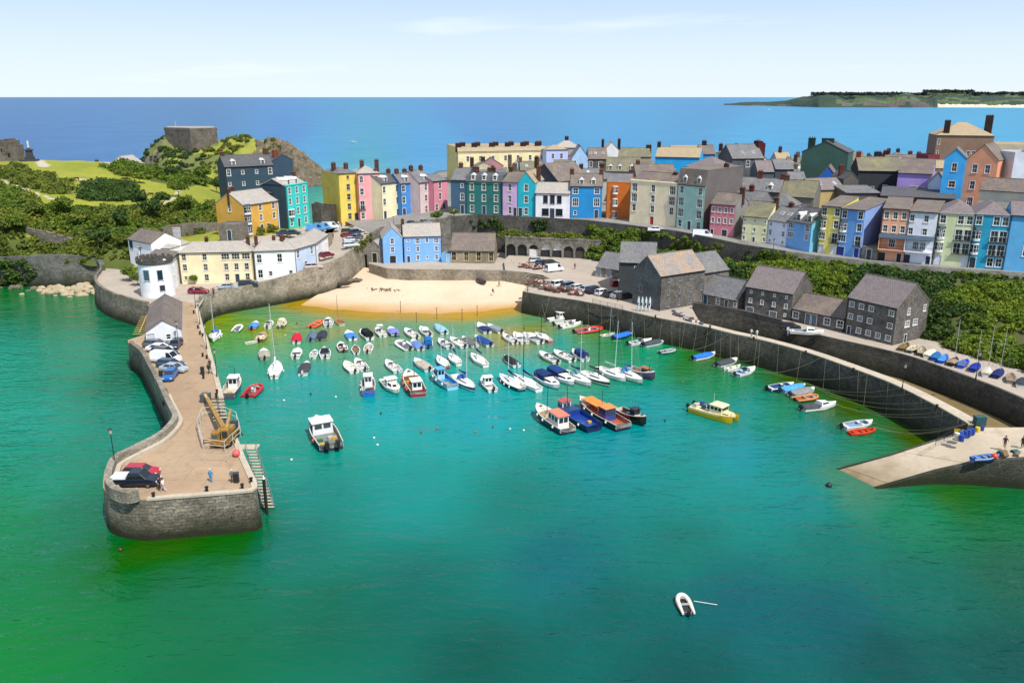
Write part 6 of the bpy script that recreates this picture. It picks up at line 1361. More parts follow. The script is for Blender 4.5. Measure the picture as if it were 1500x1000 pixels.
def boat(label, u, v, h, kind, L=5., side='#e9eaea', c='#2f62b8', rail=None, z=0., **k):
    NB[0] += 1; L *= 1.07 if L < 8 and z == 0 and v > 300 else 1.; B_ = k.get('B', L*.4 if L < 5.6 else L*.34); Fb = k.get('Fb', .55+.05*max(0, L-5))
    p = P(u, v, z+.45); loc = Vector((p.x, p.y, z)); rz = -R(h)
    names = dict(yacht='sailing_boat', rib='rigid_inflatable', infl='inflatable_boat', fish='fishing_boat', fishA='fishing_boat', dingy='rowing_boat', cuddy='motor_boat', cov='motor_boat', day='motor_boat', open='open_boat', canopy='motor_boat', small='sailing_dinghy', upturned='rowing_boat')
    cats = dict(yacht='sailing boat', rib='inflatable boat', infl='inflatable boat', fish='fishing boat', fishA='fishing boat', dingy='rowing boat', small='sailing boat')
    r = thing(names[kind], label, cats.get(kind, 'boat'), loc, rz, k.get('group', GB)); r.rotation_euler = (R(random.uniform(-1, 1)), R(random.uniform(-2, 2)), rz)
    rail = rail or ('#e9e9e6' if kind != 'dingy' else '#8a6a44'); ob_c = k.get('ob', random.choice(['#17181b', '#1d1f23', '#2b2d31', '#c9cbcc', '#17181b']))
    inside = k.get('inside', random.choice(['#cfcdc4', '#b9bab8', '#d8d4c6', '#8f979c'])); bottom = k.get('bottom', random.choice(['#3a2426', '#1f2c48', '#22262a', '#5a2622']))
    if kind in ('rib', 'infl'):
        W_ = L*.42; rr = .22 if kind == 'infl' else .27
        mb = MB(); st = stations(L*.92, W_*.95, .32, .95); hull(r, st, '#8f9396' if kind == 'infl' else k.get('hullc', '#d9d9d6'), bottom, '#777a7c', k.get('inside', '#5d6266'), '#8a8d8f', fore=.8, floor=.16)
        tubes(r, L, W_, rr, .34, c)
        if kind == 'rib':
            m2 = MB(); m2.box(-.35, .35, -.2, .35, .18, 1.0, 0, None, .8, .7); m2.build('console', gel('#e4e4e2'), r); windscreen(r, .3, .98, .7, h=.35)
            seat(r, -.4, .4, -.95, -.45, .6, '#33363a'); outboard(r, -L/2+.0, .35, ob_c, 1.15)
        elif k.get('motor', True): outboard(r, -L/2+.1, .2, ob_c, .8); seat(r, -W_/2, W_/2, -.3, 0, .42, '#9a9da0')
        return r
    if kind in ('dingy', 'upturned', 'small'):
        st = stations(L, B_*.92, .42, .72, fine=1.9); hull(r, st, side, bottom, rail, inside, k.get('deck', side), fore=k.get('fore', .9 if kind != 'small' else .6), floor=.14)
        for yy in (-L*.3, -.02, L*.22): 
            s = min(st, key=lambda q: abs(q[1]-yy)); seat(r, -s[2]+.08, s[2]-.08, yy-.13, yy+.13, .3, k.get('seatc', '#a58a62'))
        if k.get('cover'): cover(r, st, k['cover'], 0, k.get('ct', .9), .22)
        if k.get('motor'): outboard(r, -L/2, .3, ob_c, .75)
        if k.get('mast'): mast(r, L*.15, .4, k['mast'], k.get('mc', '#cdcdc8'), k.get('boom', 0), k.get('sail'), r=.045, stays=[(0, L/2, .5)])
        return r
    if kind in ('day', 'cov', 'open', 'cuddy', 'canopy'):
        fore = k.get('fore', .6 if kind != 'open' else .85); st = stations(L, B_, Fb, k.get('tr', .86))
        yf = hull(r, st, side, bottom, rail, inside, k.get('deck', '#ececea'), fore=fore, floor=.22, stripe=k.get('stripe')); zf = st[6][3]
        if kind in ('day', 'open'):
            if kind == 'day': windscreen(r, yf+.05, zf+.03, B_*.82); m2 = MB(); m2.box(B_*.08, B_*.36, yf-.45, yf-.1, .22, .85); m2.build('console', gel('#e2e2de'), r)
            for sx in (-1, 1): seat(r, sx*B_*.24-.25, sx*B_*.24+.25, yf-1.35, yf-.85, .55, k.get('seatc', '#ded9cc'))
            seat(r, -B_*.34, B_*.34, -L/2+.25, -L/2+.65, .5, k.get('seatc', '#ded9cc'))
        if kind == 'cov': cover(r, st, c, 0., k.get('ct', .7), k.get('ch', .4))
        if kind == 'cuddy':
            cabin(r, -L*.02, L*.34, B_*.78, B_*.4, zf-.02, k.get('cabh', .62), k.get('cabc', '#ececea'), rake=.8)
            seat(r, -B_*.3, B_*.3, -L/2+.3, -L/2+.7, .5, '#d9d5ca')
            if k.get('cover'): cover(r, st, k['cover'], 0., .45, .35)
            elif k.get('hard'):
                wheelhouse(r, -L*.1, L*.08, B_*.7, .5, 1.35, '#ececea', '#f0f0ee')
        if kind == 'canopy':
            cabin(r, -L*.0, L*.36, B_*.8, B_*.42, zf-.02, .55, '#ececea', rake=.8); 
            mb = MB(); y0, y1 = -L*.42, L*.02; w = B_*.42
            mb.loft([[Vector((-w, y, zf-.05)), Vector((-w*.92, y, zf+.75)), Vector((-w*.5, y, zf+1.0)), Vector((w*.5, y, zf+1.0)), Vector((w*.92, y, zf+.75)), Vector((w, y, zf-.05))] for y in (y0, y0+.3, y1-.2, y1+.35)], False)
            mb.quad((-w, y0, zf-.05), (w, y0, zf-.05), (w*.7, y0, zf+.9), (-w*.7, y0, zf+.9)); mb.build('canopy', plain(c, .8, 0, .2), r, smooth=50)
        if k.get('top'):
            mb = MB(); mb.box(-.6, .6, -.9, .5, 1.95, 2.02); 
            for sx in (-.5, .5):
                for sy in (-.75, .35): mb.cyl((sx, sy, .3), (sx*.9, sy, 1.96), .025, n=5)
            mb.build('hard_top', WHITE, r)
        if k.get('mast'): mast(r, L*.12, zf, k['mast'], '#cfd0cf', r=.04)
        if k.get('motor', True): outboard(r, -L/2, Fb-.1, ob_c, 1.05)
        return r
    if kind == 'yacht':
        st = stations(L, B_*.92, .72, .6, fine=1.8, sheer=.35); hull(r, st, side, bottom, rail, k.get('inside', '#d9d7d0'), k.get('deck', '#e6e5e0'), fore=.38, floor=.35, stripe=k.get('stripe')); z0 = st[5][3]
        cabin(r, -L*.13, L*.25, B_*.62, B_*.3, z0-.0, .42, k.get('cabc', '#ecebe8'), rake=.25)
        mast(r, L*.1, z0+.35, k.get('mast', 9.), k.get('mc', '#d4d5d4'), L*.38, k.get('sail', '#22407e'), stays=[(0, L/2-.1, st[-1][3]), (0, -L/2, st[0][3])], wid=B_*.42)
        rl = MB()
        pts = [Vector((s*(q[2]-.08), q[1], q[3]+.5)) for s in (-1,) for q in st[6:]]+[Vector((q[2]-.08, q[1], q[3]+.5)) for q in st[6:][::-1]]
        rl.path(pts, .016, 4); [rl.cyl(p, p-Vector((0, 0, .5)), .014, n=4) for p in pts[::2]]; rl.build('rail', plain('#b9bbbb', .3, .7), r)
        if k.get('hood'): m2 = MB(); m2.ball((0, -L*.12, z0+.35), (B_*.34, .75, .6), 10, 6, 0, 0.); m2.build('spray_hood', plain(k['hood'], .8), r, smooth=True)
        if k.get('fend', 1): fenders(r, st, (.3, .5, .7), -1); fenders(r, st, (.4,), 1)
        if k.get('motor'): outboard(r, -L/2, .5, ob_c, .8)
        return r
    if kind in ('fish', 'fishA'):
        st = stations(L, k.get('B', L*.33), k.get('Fb', .95+.03*L), .88, sheer=.6, fine=2.6); B_ = k.get('B', L*.33)
        hull(r, st, side, bottom, rail, k.get('inside', '#b8b2a4'), k.get('deck', '#cfcabf'), fore=k.get('fore', .7), floor=.5, stripe=k.get('stripe')); z0 = st[3][3]
        if kind == 'fish': y0, y1 = L*.02, L*.26
        else: y0, y1 = -L*.34, -L*.08
        y0, y1 = k.get('wh', (y0/L, y1/L)); y0 *= L; y1 *= L
        wheelhouse(r, y0, y1, B_*k.get('ww', .55), .5, k.get('hh', 1.85), k.get('housec', '#ecebe8'), k.get('roofc', '#e6e4de'), nw=k.get('nw', 2))
        mast(r, k.get('my', y1/L+.03)*L, 1.2, k.get('mast', 3.6), k.get('mc', '#2a2a2c'), 0, stays=[(0, L/2-.2, st[-1][3])] if k.get('mast', 3.6) > 3 else None, wid=B_*.35, r=.07)
        for i in range(k.get('crates', 2)):
            m2 = MB(); xx = random.uniform(-.3, .3)*B_; yy = random.uniform(-.42, -.15)*L if kind == 'fish' else random.uniform(.0, .25)*L; m2.box(xx-.35, xx+.35, yy-.25, yy+.25, .5, .85); m2.build('fish_box', plain(random.choice(['#c9a24a', '#3b5f8a', '#b8b6ae', '#a8562e', '#3a6b52']), .6), r)
        m2 = MB(); m2.cyl((0, L*.36, st[8][3]), (0, L*.36, st[8][3]+.45), .16, .12, 8); m2.box(-.3, .3, L*.36-.08, L*.36+.08, st[8][3]+.2, st[8][3]+.32); m2.build('winch', plain('#4a4d50', .5, .5), r)
        fenders(r, st, k.get('ft', (.25, .5, .75)), k.get('fs', -1), k.get('fcol', '#e8e6e0'), .2)
        if k.get('net'): m2 = MB(); m2.ball((0, -L*.28, .55), (.7, .8, .4), 10, 6, 0, 0); m2.build('net_heap', plain(k['net'], .9), r, smooth=False)
        return r
W0, W1, W2 = '#ebebe9', '#e2e0d8', '#d5d8da'
boat('white sailing boat with blue covers lying against the pier wall', 315, 492, 168, 'yacht', 7, W0, mast=8, sail='#2f62b8', hood='#2f62b8')
boat('small round white inflatable, leftmost of the boats in the yellow shallows', 348, 480, -4, 'infl', 3.6, c='#f0efe9')
boat('boat with a pale blue cover and red side in the yellow shallows', 372.5, 476, -6, 'cov', 4.6, '#b5393c', '#4f8fd6')
boat('small white boat behind the tall mast in the yellow shallows', 394.5, 474.5, -6, 'day', 4.2, W0)
boat('dark varnished boat with a cream canopy at the end of the shallows row', 413, 473.5, -6, 'canopy', 4.6, '#3c2a22', '#d8cfae', inside='#7a4a2a')
boat('wooden boat with an orange brown foredeck', 383, 493, -6, 'day', 5, '#7a4b26', deck='#c98a3c', seatc='#b8793a')
boat('tiny white tender beside the wooden boat', 369, 500, 60, 'dingy', 2.6, W0)
boat('grey boat with a beige cover left of the tall mast', 387, 518, -18, 'cov', 5, '#9a9c9a', '#a8a294')
boat('white sailing yacht with the tallest bare mast in the left basin', 404, 541, -12, 'yacht', 8.2, W0, mast=11.5, sail='#e6e6e2', motor=1)
boat('orange inflatable boat, the only one in the second row', 463, 474, 15, 'infl', 4.4, c='#e0622a', inside='#c24f22')
boat('white boat with grey consoles right of the orange inflatable', 481, 471.5, -12, 'day', 5.2, W2)
boat('little wooden sailing boat with a brown mast near the beach', 497, 470, -25, 'small', 4.6, W0, inside='#8a5a34', mast=6, mc='#8a6a44', deck='#a8743e')
boat('boat with a bright crimson red cover', 435, 495, -12, 'cov', 5.4, W0, '#d0213e', ct=.9)
boat('boat with a slate grey cover, left of a matching darker one', 458, 492, -5, 'cov', 4.6, '#7c8a98', '#5f7186', ct=.9)
boat('boat with a near black cover, right of the slate grey one', 472, 490.5, -5, 'cov', 5, '#5c6670', '#333c48', ct=.9)
boat('stubby white cabin boat below the crimson covered boat', 435, 516.5, -8, 'cuddy', 4.8, W0)
boat('small plain white dinghy with a black outboard', 460, 518, -6, 'open', 3.6, W1)
boat('white day boat with a black seat cover next to the small plain dinghy', 476, 516, -14, 'cuddy', 5.2, W0, cabc='#2a2e34')
boat('white boat with a large charcoal cover, lone in front of the left group', 447, 539, -6, 'cov', 5.8, W0, '#44484e', ct=.8)
boat('white boat with a sky blue cover over the cockpit', 513, 490.5, -22, 'cov', 5.2, W0, '#3f86d2', ct=.6)
boat('white speedboat with a black folded hood', 535.5, 489.5, -26, 'canopy', 6, W0, '#202428')
boat('white boat carrying a flat white hard top', 556.5, 486, -22, 'day', 5.4, W0, top=1)
boat('dark blue boat with a lilac cover right of the hard top boat', 575.5, 485, -20, 'cov', 5.2, '#243a6a', '#7b86c8', ct=.7)
boat('dark red open boat with a wooden inside', 501, 507.5, -18, 'day', 4.8, '#5c2430', inside='#6a4a3a')
boat('narrow white dinghy with a brown interior', 521, 511, -14, 'dingy', 4.4, W0, inside='#7a5a48', motor=1)
boat('cream boat with orange seats and a black outboard', 540, 509, -5, 'open', 4.4, W1, seatc='#c47a42')
boat('white open boat with a dark blue hull bottom', 512.5, 537, -28, 'open', 5.2, W0, stripe='#243a6a')
boat('pale grey boat with two windscreens rafted to the open boat', 528, 533.5, -25, 'day', 5.6, W2)
boat('royal blue fishing boat with a white wheelhouse on its own', 540, 567, -10, 'fish', 6.8, '#1f68c4', roofc='#f0efe8', fore=.75, inside='#8f9aa2', mast=2.2, net='#2a2c30')
t = boat('large grey tour boat with inflatable sides moored by the pier', 341, 570, -6, 'fish', 8, '#4a5468', roofc='#e8e8e6', wh=(.02, .25), ww=.6, housec='#dfe1e3', mast=2.4, bottom='#2a2e36', rail='#5a6378')
boat('red rigid inflatable tied next to the grey tour boat', 371, 571, 2, 'rib', 5.0, c='#b8222e', hullc='#a8222c', inside='#8c2a30')
boat('white cream speedboat at the left of the back centre pair', 602, 488, -28, 'day', 6, W1)
boat('white cuddy boat at the right of the back centre pair', 622.5, 485, -24, 'cuddy', 5.6, W0)
boat('white boat under a light turquoise blue cover near the beach', 645, 481.5, -24, 'cov', 5.6, W0, '#8cc2e0', ct=.9)
boat('white boat with a navy cockpit closest to the beach', 707.5, 480, -20, 'cov', 6, W0, '#28386a', ct=.5)
boat('grey covered speedboat beside the navy cockpit boat', 724.5, 480.5, -30, 'cov', 5.4, W0, '#8a929c', ct=.7)
boat('white rigid inflatable at the left end of the middle raft', 592, 504.5, -30, 'rib', 5.4, c='#eeeeea')
boat('boat with a periwinkle blue cover in the middle raft', 610, 504.5, -24, 'cov', 5.4, W2, '#6a86cc', ct=.75)
boat('blue canopied boat at the right end of the middle raft', 627, 501.5, -8, 'canopy', 5.4, '#2b5f9c', '#1f6cb4')
boat('grey open boat at the left of the four boat raft', 651.5, 502.5, -28, 'day', 5.2, W2, inside='#7a7e84')
boat('white boat with a grey windscreen, second in the four boat raft', 670, 501, -30, 'day', 5.8, W0)
boat('boat with a taupe grey cover, third in the four boat raft', 687, 500, -28, 'cov', 5.6, '#c9c9c4', '#6c6a68', ct=.8)
boat('boat with a deep blue cover at the right of the four boat raft', 707, 499, -30, 'cov', 6, '#d8dadc', '#214a8c', ct=.85)
boat('small sailing boat with a dark red hull and bare deck', 648, 530.5, -22, 'yacht', 5.8, '#7c2a28', mast=6.5, sail=None, fend=0)
boat('small cream sailing boat right of the dark red one', 665.5, 526.5, -22, 'yacht', 5.2, W1, mast=6, sail='#2a3a5e', fend=0)
boat('white sailing boat with a navy sail cover, alone in the centre', 701, 527, -26, 'yacht', 6.4, W0, mast=6.8, sail='#1f2f62', fend=0)
boat('grey white open boat with two steering consoles', 574.5, 536, -28, 'day', 5.8, W2)
boat('boat with a pinkish beige cover in the centre', 618, 533.5, -30, 'cov', 6, W0, '#b8aca0', ct=.7)
boat('cream cabin cruiser left of the red fishing boat', 573, 565, 155, 'cuddy', 7, '#ece6d2', cabh=.8, cabc='#f0ead8', hard=1, motor=False, deck='#efe8d2')
boat('red fishing boat hung with orange fenders', 605, 564, -18, 'fishA', 9.4, '#9c2028', roofc='#e8dccb', ft=(.2,.35,.5,.65,.8), fcol='#e8642c', mast=3.4, crates=4, inside='#8a5a44', bottom='#4a1a1c', wh=(-.4,-.18))
boat('light blue cabin fishing boat right of the red one', 649, 558, -30, 'fish', 7.2, '#8cc4e4', roofc='#4fa8d8', housec='#9fd0ea', inside='#2f80b4', mast=1.6, wh=(.1, .3), fore=.8, rail='#2c5f8c')
boat('white yacht with a royal blue sail cover and hood, bow towards the lower right', 680, 560.5, 152, 'yacht', 8.4, W0, mast=8.8, sail='#1f4aa0', hood='#2450a4', stripe='#1c3a70')
boat('small white cabin boat with a black hull edge right of the blue hooded yacht', 714, 562.5, -20, 'cuddy', 5.6, W0, stripe='#20242c', bottom='#16181c', hard=1)
boat('navy hulled sailing boat left of the pale yacht', 748, 560, -30, 'yacht', 7.4, '#232f52', mast=9, sail='#1c2742')
boat('white yacht with a navy sail cover right of the navy hulled one', 770, 560, -32, 'yacht', 7.8, W0, mast=9.6, sail='#1f2d58', mc='#3a3c40')
boat('white boat with a flat black cover, alone behind the navy hulled boat', 748, 528.5, -24, 'cov', 5.4, W0, '#2c2a2a', ct=.9)
boat('white speedboat at the left end of the far row of four', 746, 495.5, -25, 'day', 5.4, W0)
boat('plain white cabin boat second in the far row of four', 761, 494.5, -20, 'cuddy', 6, W0)
boat('white cabin boat with a long foredeck third in the far row', 779, 494.5, -30, 'cuddy', 6.4, W0)
boat('small red and white sailing boat at the right end of the far row', 795, 494, -30, 'yacht', 5.6, '#c23a44', mast=6.5, sail=None, fend=0, mc='#4a3a34')
boat('yellowish hulled motor boat alone in the centre right', 803, 523, -28, 'day', 6, '#e2d49a', stripe='#d8b83a')
boat('plain white speedboat left of the navy hooded one', 825, 520.5, -30, 'day', 6, W0)
boat('white speedboat with a navy hood right of the plain one', 848, 519.5, -20, 'canopy', 5.6, W0, '#1f3472')
boat('white cruiser with a large navy canopy facing the camera', 803, 558, 155, 'canopy', 7.4, W0, '#1f3768', motor=False)
boat('white cruiser with a navy canopy squeezed behind its twin', 823, 552.5, 152, 'canopy', 7.6, W0, '#24407c', motor=False)
boat('white yacht with a thin pale mast and green spray hood', 846, 554, 150, 'yacht', 8.4, W0, mast=10, sail='#24406e', hood='#4a8a90')
boat('white yacht with a black mast and dark sail cover', 873, 554, 150, 'yacht', 8.2, W0, mast=9.6, sail='#20283c', mc='#26282c', stripe='#2a2e3a')
boat('white motor sailer with a raised cabin', 896, 548, 150, 'yacht', 7.6, W0, mast=9.4, sail='#e0e0dc', cabc='#f0efec')
boat('cream yacht with a bright blue sail cover at the right of the row', 921, 550, 152, 'yacht', 7.8, W1, mast=9.4, sail='#2470b4', hood='#2f7ab8')
boat('small brown and purple fishing boat at the end of the yacht row', 940, 548, 140, 'fish', 5.6, '#5c4468', housec='#8a5a4a', roofc='#a86a50', mast=1.6, ww=.4, hh=1.4)
boat('long white cruiser, topmost of the three by the jetty wall', 821, 466, 62, 'cuddy', 6.4, W0, hard=1)
boat('plain white boat, middle of the three by the jetty wall', 828, 472.5, 62, 'open', 5, W0)
boat('white boat with grey seats, lowest of the three by the jetty wall', 836, 476, 55, 'day', 5.4, W0)
boat('red rigid inflatable alone near the jetty wall', 862, 482.5, 65, 'rib', 6, c='#d2342e', hullc='#c43a30')
boat('tiny grey boat with a thin mast near the jetty wall', 890, 489.5, 60, 'small', 3.4, '#b9bcba', mast=6.4)
boat('boat with a bright azure cover and black hull near the jetty', 913, 491, 52, 'cov', 5, '#20242c', '#2a72dc', ct=.85)
boat('light grey boat with a bow rail, left of the dark covered one', 938, 500.5, 64, 'day', 5.2, W2)
boat('white boat with a dark charcoal cover right of the light grey one', 959, 501.5, 56, 'cov', 5.6, W0, '#4a4e56', ct=.75)
boat('small grey dinghy below the end of the covered pair', 977.5, 513.5, 66, 'infl', 3.2, c='#a2a6a8')
boat('white boat with a strong blue cover on the green water by the jetty', 1032, 521, 58, 'cov', 5.4, W0, '#2a76d6', ct=.8)
boat('white boat with a dark slate cover towards the middle of the jetty', 1065.5, 530, 55, 'cov', 5.2, W0, '#4a4c54', ct=.75)
boat('little white tender beside the dark slate covered boat', 1074, 538.5, 62, 'open', 3.2, W0)
boat('white boat with a blue grey cockpit on the jetty side', 1092, 543.5, 52, 'day', 5.2, W0, inside='#5c86ac')
boat('dark navy boat at the top of the raft of five by the jetty', 1144, 565.5, 68, 'open', 5, '#24407c', inside='#2f4f82')
boat('pale cyan covered boat, second in the raft of five', 1162, 568, 64, 'cov', 5, '#7fb8de', '#4f9cd8', ct=.9)
boat('grey covered boat, third in the raft of five', 1176, 573.5, 60, 'cov', 5.2, W0, '#8a8c90', ct=.85)
boat('small tan inflatable, fourth in the raft of five', 1181, 581.5, 70, 'infl', 4., c='#c07e48', inside='#9c5c30')
boat('white cabin boat at the bottom of the raft of five', 1200, 594.5, 72, 'cuddy', 6, W0, cover='#4c4e54')
boat('white open boat moored near the slipway', 1256.5, 621, 72, 'open', 5, W0, inside='#7c93ac')
boat('orange red plastic rowing boat beside the white open boat', 1263.5, 630.5, 76, 'dingy', 4.2, '#dc4424', inside='#c43a20', rail='#d84a28', seatc='#b8401f')
# bigger working boats
boat('fishing boat with a dark hull, white wheelhouse and salmon pink roof', 808, 616, -28, 'fishA', 11, '#1c2740', roofc='#e27c5c', wh=(-.36, -.04), ww=.62, mast=5.4, my=.16, inside='#b8a284', hh=2.3, nw=3, fs=-1, crates=3)
boat('long open dark blue boat with a small white wheelhouse at its bow', 844, 612, -30, 'fish', 11.5, '#1e2b56', housec='#ecebe8', roofc='#b8504a', wh=(.26, .4), ww=.5, fore=.66, inside='#1f3f8c', deck='#27406e', mast=4.6, bottom='#6a1e22', rail='#2a3c6a', crates=2, hh=2.2, my=.24)
t = boat('long passenger boat with an orange canopy over blue sides', 880, 608, -30, 'fish', 13.5, '#1d2438', housec='#2a4a8c', roofc='#e8893c', wh=(-.22, -.06), ww=.62, fore=.78, inside='#a8604a', mast=4.2, B=3.8, nw=2, hh=2.3, crates=0, fcol='#e8e6e0', my=-.02)
mb = MB(); 
for y0, y1, z in ((-.6, 4.6, 2.45),):
    mb.box(-1.25, 1.25, y0, y1, z, z+.1); 
    for yy in np.linspace(y0+.1, y1-.1, 7):
        for s in (-1, 1): mb.cyl((s*1.18, yy, 1.0), (s*1.18, yy, z), .04, n=5)
mb.build('canopy', plain('#e8893c', .7), t)
for yy in (-.2, .9, 2., 3.1, 4.2): seat(t, -1.0, 1.0, yy-.2, yy+.2, .85, '#c46a3a')
for s in (-1, 1):
    mb = MB(); mb.path([(s*1.75, y, 1.75+.02*abs(y)) for y in np.linspace(-6, 4.5, 9)], .03, 4)
    for y in np.linspace(-6, 4.5, 9): mb.cyl((s*1.75, y, 1.1), (s*1.75, y, 1.75), .025, n=4)
    mb.build('railing', plain('#c8422e', .5), t)
boat('small black work boat with a clear wheelhouse at the right of the passenger boat', 925, 611, 148, 'fish', 7, '#22211f', housec='#3a4450', roofc='#2c3036', wh=(.02, .2), ww=.5, rail='#8a3a2c', mast=2, inside='#4a3428', bottom='#3a1a18', fcol='#2a2a2a')
wb = boat('large dark workboat with twin outboards and white cabin in open water', 475, 638, -25, 'fish', 9.6, '#2a3644', roofc='#f0efec', housec='#dfe2e6', wh=(.06, .3), ww=.78, fore=.78, inside='#6f746e', mast=1.6, my=.16, mc='#d0d2d2', B=3.9, crates=4, ft=(.3,), fcol='#e8562c', rail='#c9ccd0', hh=1.8, nw=3)
outboard(wb, -4.8, .9, '#1c1f24', 1.7, -.75); outboard(wb, -4.8, .9, '#1c1f24', 1.7, .75)
# yellow catamaran
def catamaran():
    p = P(1046, 603, .8); r = thing('catamaran', 'yellow twin hulled motor catamaran with a cream cabin roof', 'catamaran', (p.x, p.y, 0), -R(136))
    L = 10.4
    for s in (-1, 1):
        st = stations(L, 1.35, 1.25, .95, sheer=.35, fine=2.4); mb = MB(); rings = []
        for t, y, hb, zs in st:
            rings.append([Vector((s*1.25+x, y, z)) for x, z in ((-hb, zs), (-hb*.95, .3), (-hb*.5, -.25), (0, -.35), (hb*.5, -.25), (hb*.95, .3), (hb, zs))])
        mb.loft(rings, False); mb.add(rings[0], [tuple(range(6, -1, -1))]); mb.build('hull', gel('#e8b81c'), r, smooth=50)
    mb = MB(); st = stations(L, 3.85, 1.26, 1., sheer=.35, fine=4.)
    for (t0, y0, h0, z0), (t1, y1, h1, z1) in zip(st[:-1], st[1:]): mb.quad((-h0, y0, z0), (h0, y0, z0), (h1, y1, z1), (-h1, y1, z1)); mb.quad((-h1, y1, z1-.3), (h1, y1, z1-.3), (h0, y0, z0-.3), (-h0, y0, z0-.3)); 
    for s in (-1, 1):
        for (t0, y0, h0, z0), (t1, y1, h1, z1) in zip(st[:-1], st[1:]): mb.quad((s*h0, y0, z0-.3), (s*h1, y1, z1-.3), (s*h1, y1, z1+.1), (s*h0, y0, z0+.1))
    mb.build('deck', gel('#ead9a4'), r)
    wheelhouse(r, -.4, 2.6, 2.7, 1.25, 1.7, '#f0e2ae', '#f4ecc8', nw=3); cabin(r, 2.3, 4.4, 2.4, 1.4, 1.35, .5, '#f0dfa0')
    mb = MB(); mb.box(-1.5, 1.5, -.4, 2.4, 3.08, 3.14); mb.build('roof_panel', gel('#e8d8a8'), r)
    for s in (-1, 1):
        mb = MB(); pts = [(s*1.85, y, 1.95+.03*abs(y)) for y in np.linspace(-5, 3.2, 8)]; mb.path(pts, .025, 4)
        for q in pts: mb.cyl(q, (q[0], q[1], 1.25), .02, n=4)
        mb.build('railing', plain('#b9bbbb', .3, .7), r)
    mast(r, -.2, 3.1, 2.2, '#dddddd', r=.05)
    for x, y, c in ((-.9, -3.6, '#27478c'), (.6, -2.2, '#2b3e66'), (.9, -4, '#c8c4b8'), (-.6, -1.6, '#3a5a9a')):
        mb = MB(); mb.box(x-.4, x+.4, y-.35, y+.35, 1.27, 1.27+.9); mb.build('deck_locker', plain(c, .5), r)
    for s in (-1.2, 1.2): outboard(r, -5.2, .9, '#24272c', 1.5, s)
catamaran()
# nearest inflatable
dn = boat('cream inflatable dinghy with a black outboard, alone in the foreground water', 1003, 883, -4, 'infl', 2.5, c='#e6e0cc', inside='#3a3a38', group=None)
mb = MB(); mb.cyl((1.0, .3, .45), (3.2, -.2, .25), .03, n=5); mb.build('oar', WHITE, dn)
# boats ashore: on the upper quay and on the slip
GS = 'small boats laid up along the upper quay'
Q = [(1325,506,'weathered wooden dinghy nearest the tallest warehouse',dict(side='#6a5a40',inside='#8a7648')),(1338,509,'white and dark green rowing boat second from the warehouse',dict(side='#1f4a40',inside='#d8d2c0',deck='#e0dcc8')),
 (1350,512.5,'cream rowing boat with a dark hull third from the warehouse',dict(side='#3a3a38',inside='#d2cab2')),(1362.5,516,'upright cream dinghy with an oval cover',dict(side='#e8dfc2',cover='#ebe2c4')),(1371.5,520,'slim steel blue dinghy on the upper quay',dict(side='#1f5c9c',cover='#2c6cac')),
 (1382,523.5,'bright azure dinghy with a pale blue inside',dict(side='#1c56c4',inside='#6ab0f0',seatc='#4f9ae8')),(1397,527.5,'black and white dinghy with a brown cover and a mast',dict(side='#26221f',cover='#9a8470',mast=7,ct=.6)),(1412,530.5,'royal blue dinghy beside the masted black one',dict(side='#2058c8',inside='#3a78dc')),
 (1429,536,'navy covered dinghy with a bare mast',dict(side='#1c2f7c',cover='#22389a',mast=6)),(1446,542.5,'white dinghy with a tall pale mast on the quay',dict(side='#d8d8d2',cover='#c9c4b4',mast=7.5,ct=.6)),
 (1463,545,'dark indigo covered dinghy with a tall mast',dict(side='#1b2452',cover='#222c66',mast=7.5)),(1481,551.5,'pinkish grey dinghy with a crossed spar',dict(side='#8a7d74',inside='#a8988c')),(1497,558,'white dinghy cut by the right edge of the picture',dict(side='#dcdcd8',cover='#3c4048'))]
for i, (u, v, lb, k) in enumerate(Q):
    boat(lb, u, v, 40+random.uniform(-8, 8), 'small' if k.get('mast') else 'dingy', 4.0, z=5.18, group=GS, **k)
boat('blue rowing boat with a white rim on the slipway', 1444, 668, 80, 'dingy', 3.8, '#1f5cac', z=3.75, rail='#e8e8e6', inside='#3a7cc8', group=None)
boat('upturned dark boat with a white bottom pulled up on the beach', 704, 410, -30, 'dingy', 4.2, '#3a3440', z=2.25, cover='#403a46', group=None)
boat('low dark rowing boats resting at the foot of the curved wall', 505, 414, 70, 'dingy', 3.6, '#3a3028', z=2.2, cover='#4a4036', group=None)
boat('white trailer boat parked in front of the low stone outbuilding', 1182, 485.5, 105, 'cuddy', 6, W0, z=5.3, group=None)
boat('distant white motor boat crossing the bay with a short wake', 1127, 160.5, 82, 'day', 11, W0, z=0, group=None, B=3.6, Fb=1.6)
yb = boat('distant yellow and white sailing boat on the open sea', 517, 208, -60, 'yacht', 9, '#e8e2c0', mast=4, sail=None, group=None)

for o in bpy.data.objects:
    l = o.get('label') or ''
    if l.startswith(('long passenger boat', 'long open dark blue', 'fishing boat with a dark hull')): o.scale = (.86,)*3
    if l.startswith('yellow twin hulled'): o.scale = (.74,)*3
    if l.startswith('small black work boat'): o.scale = (.9,)*3
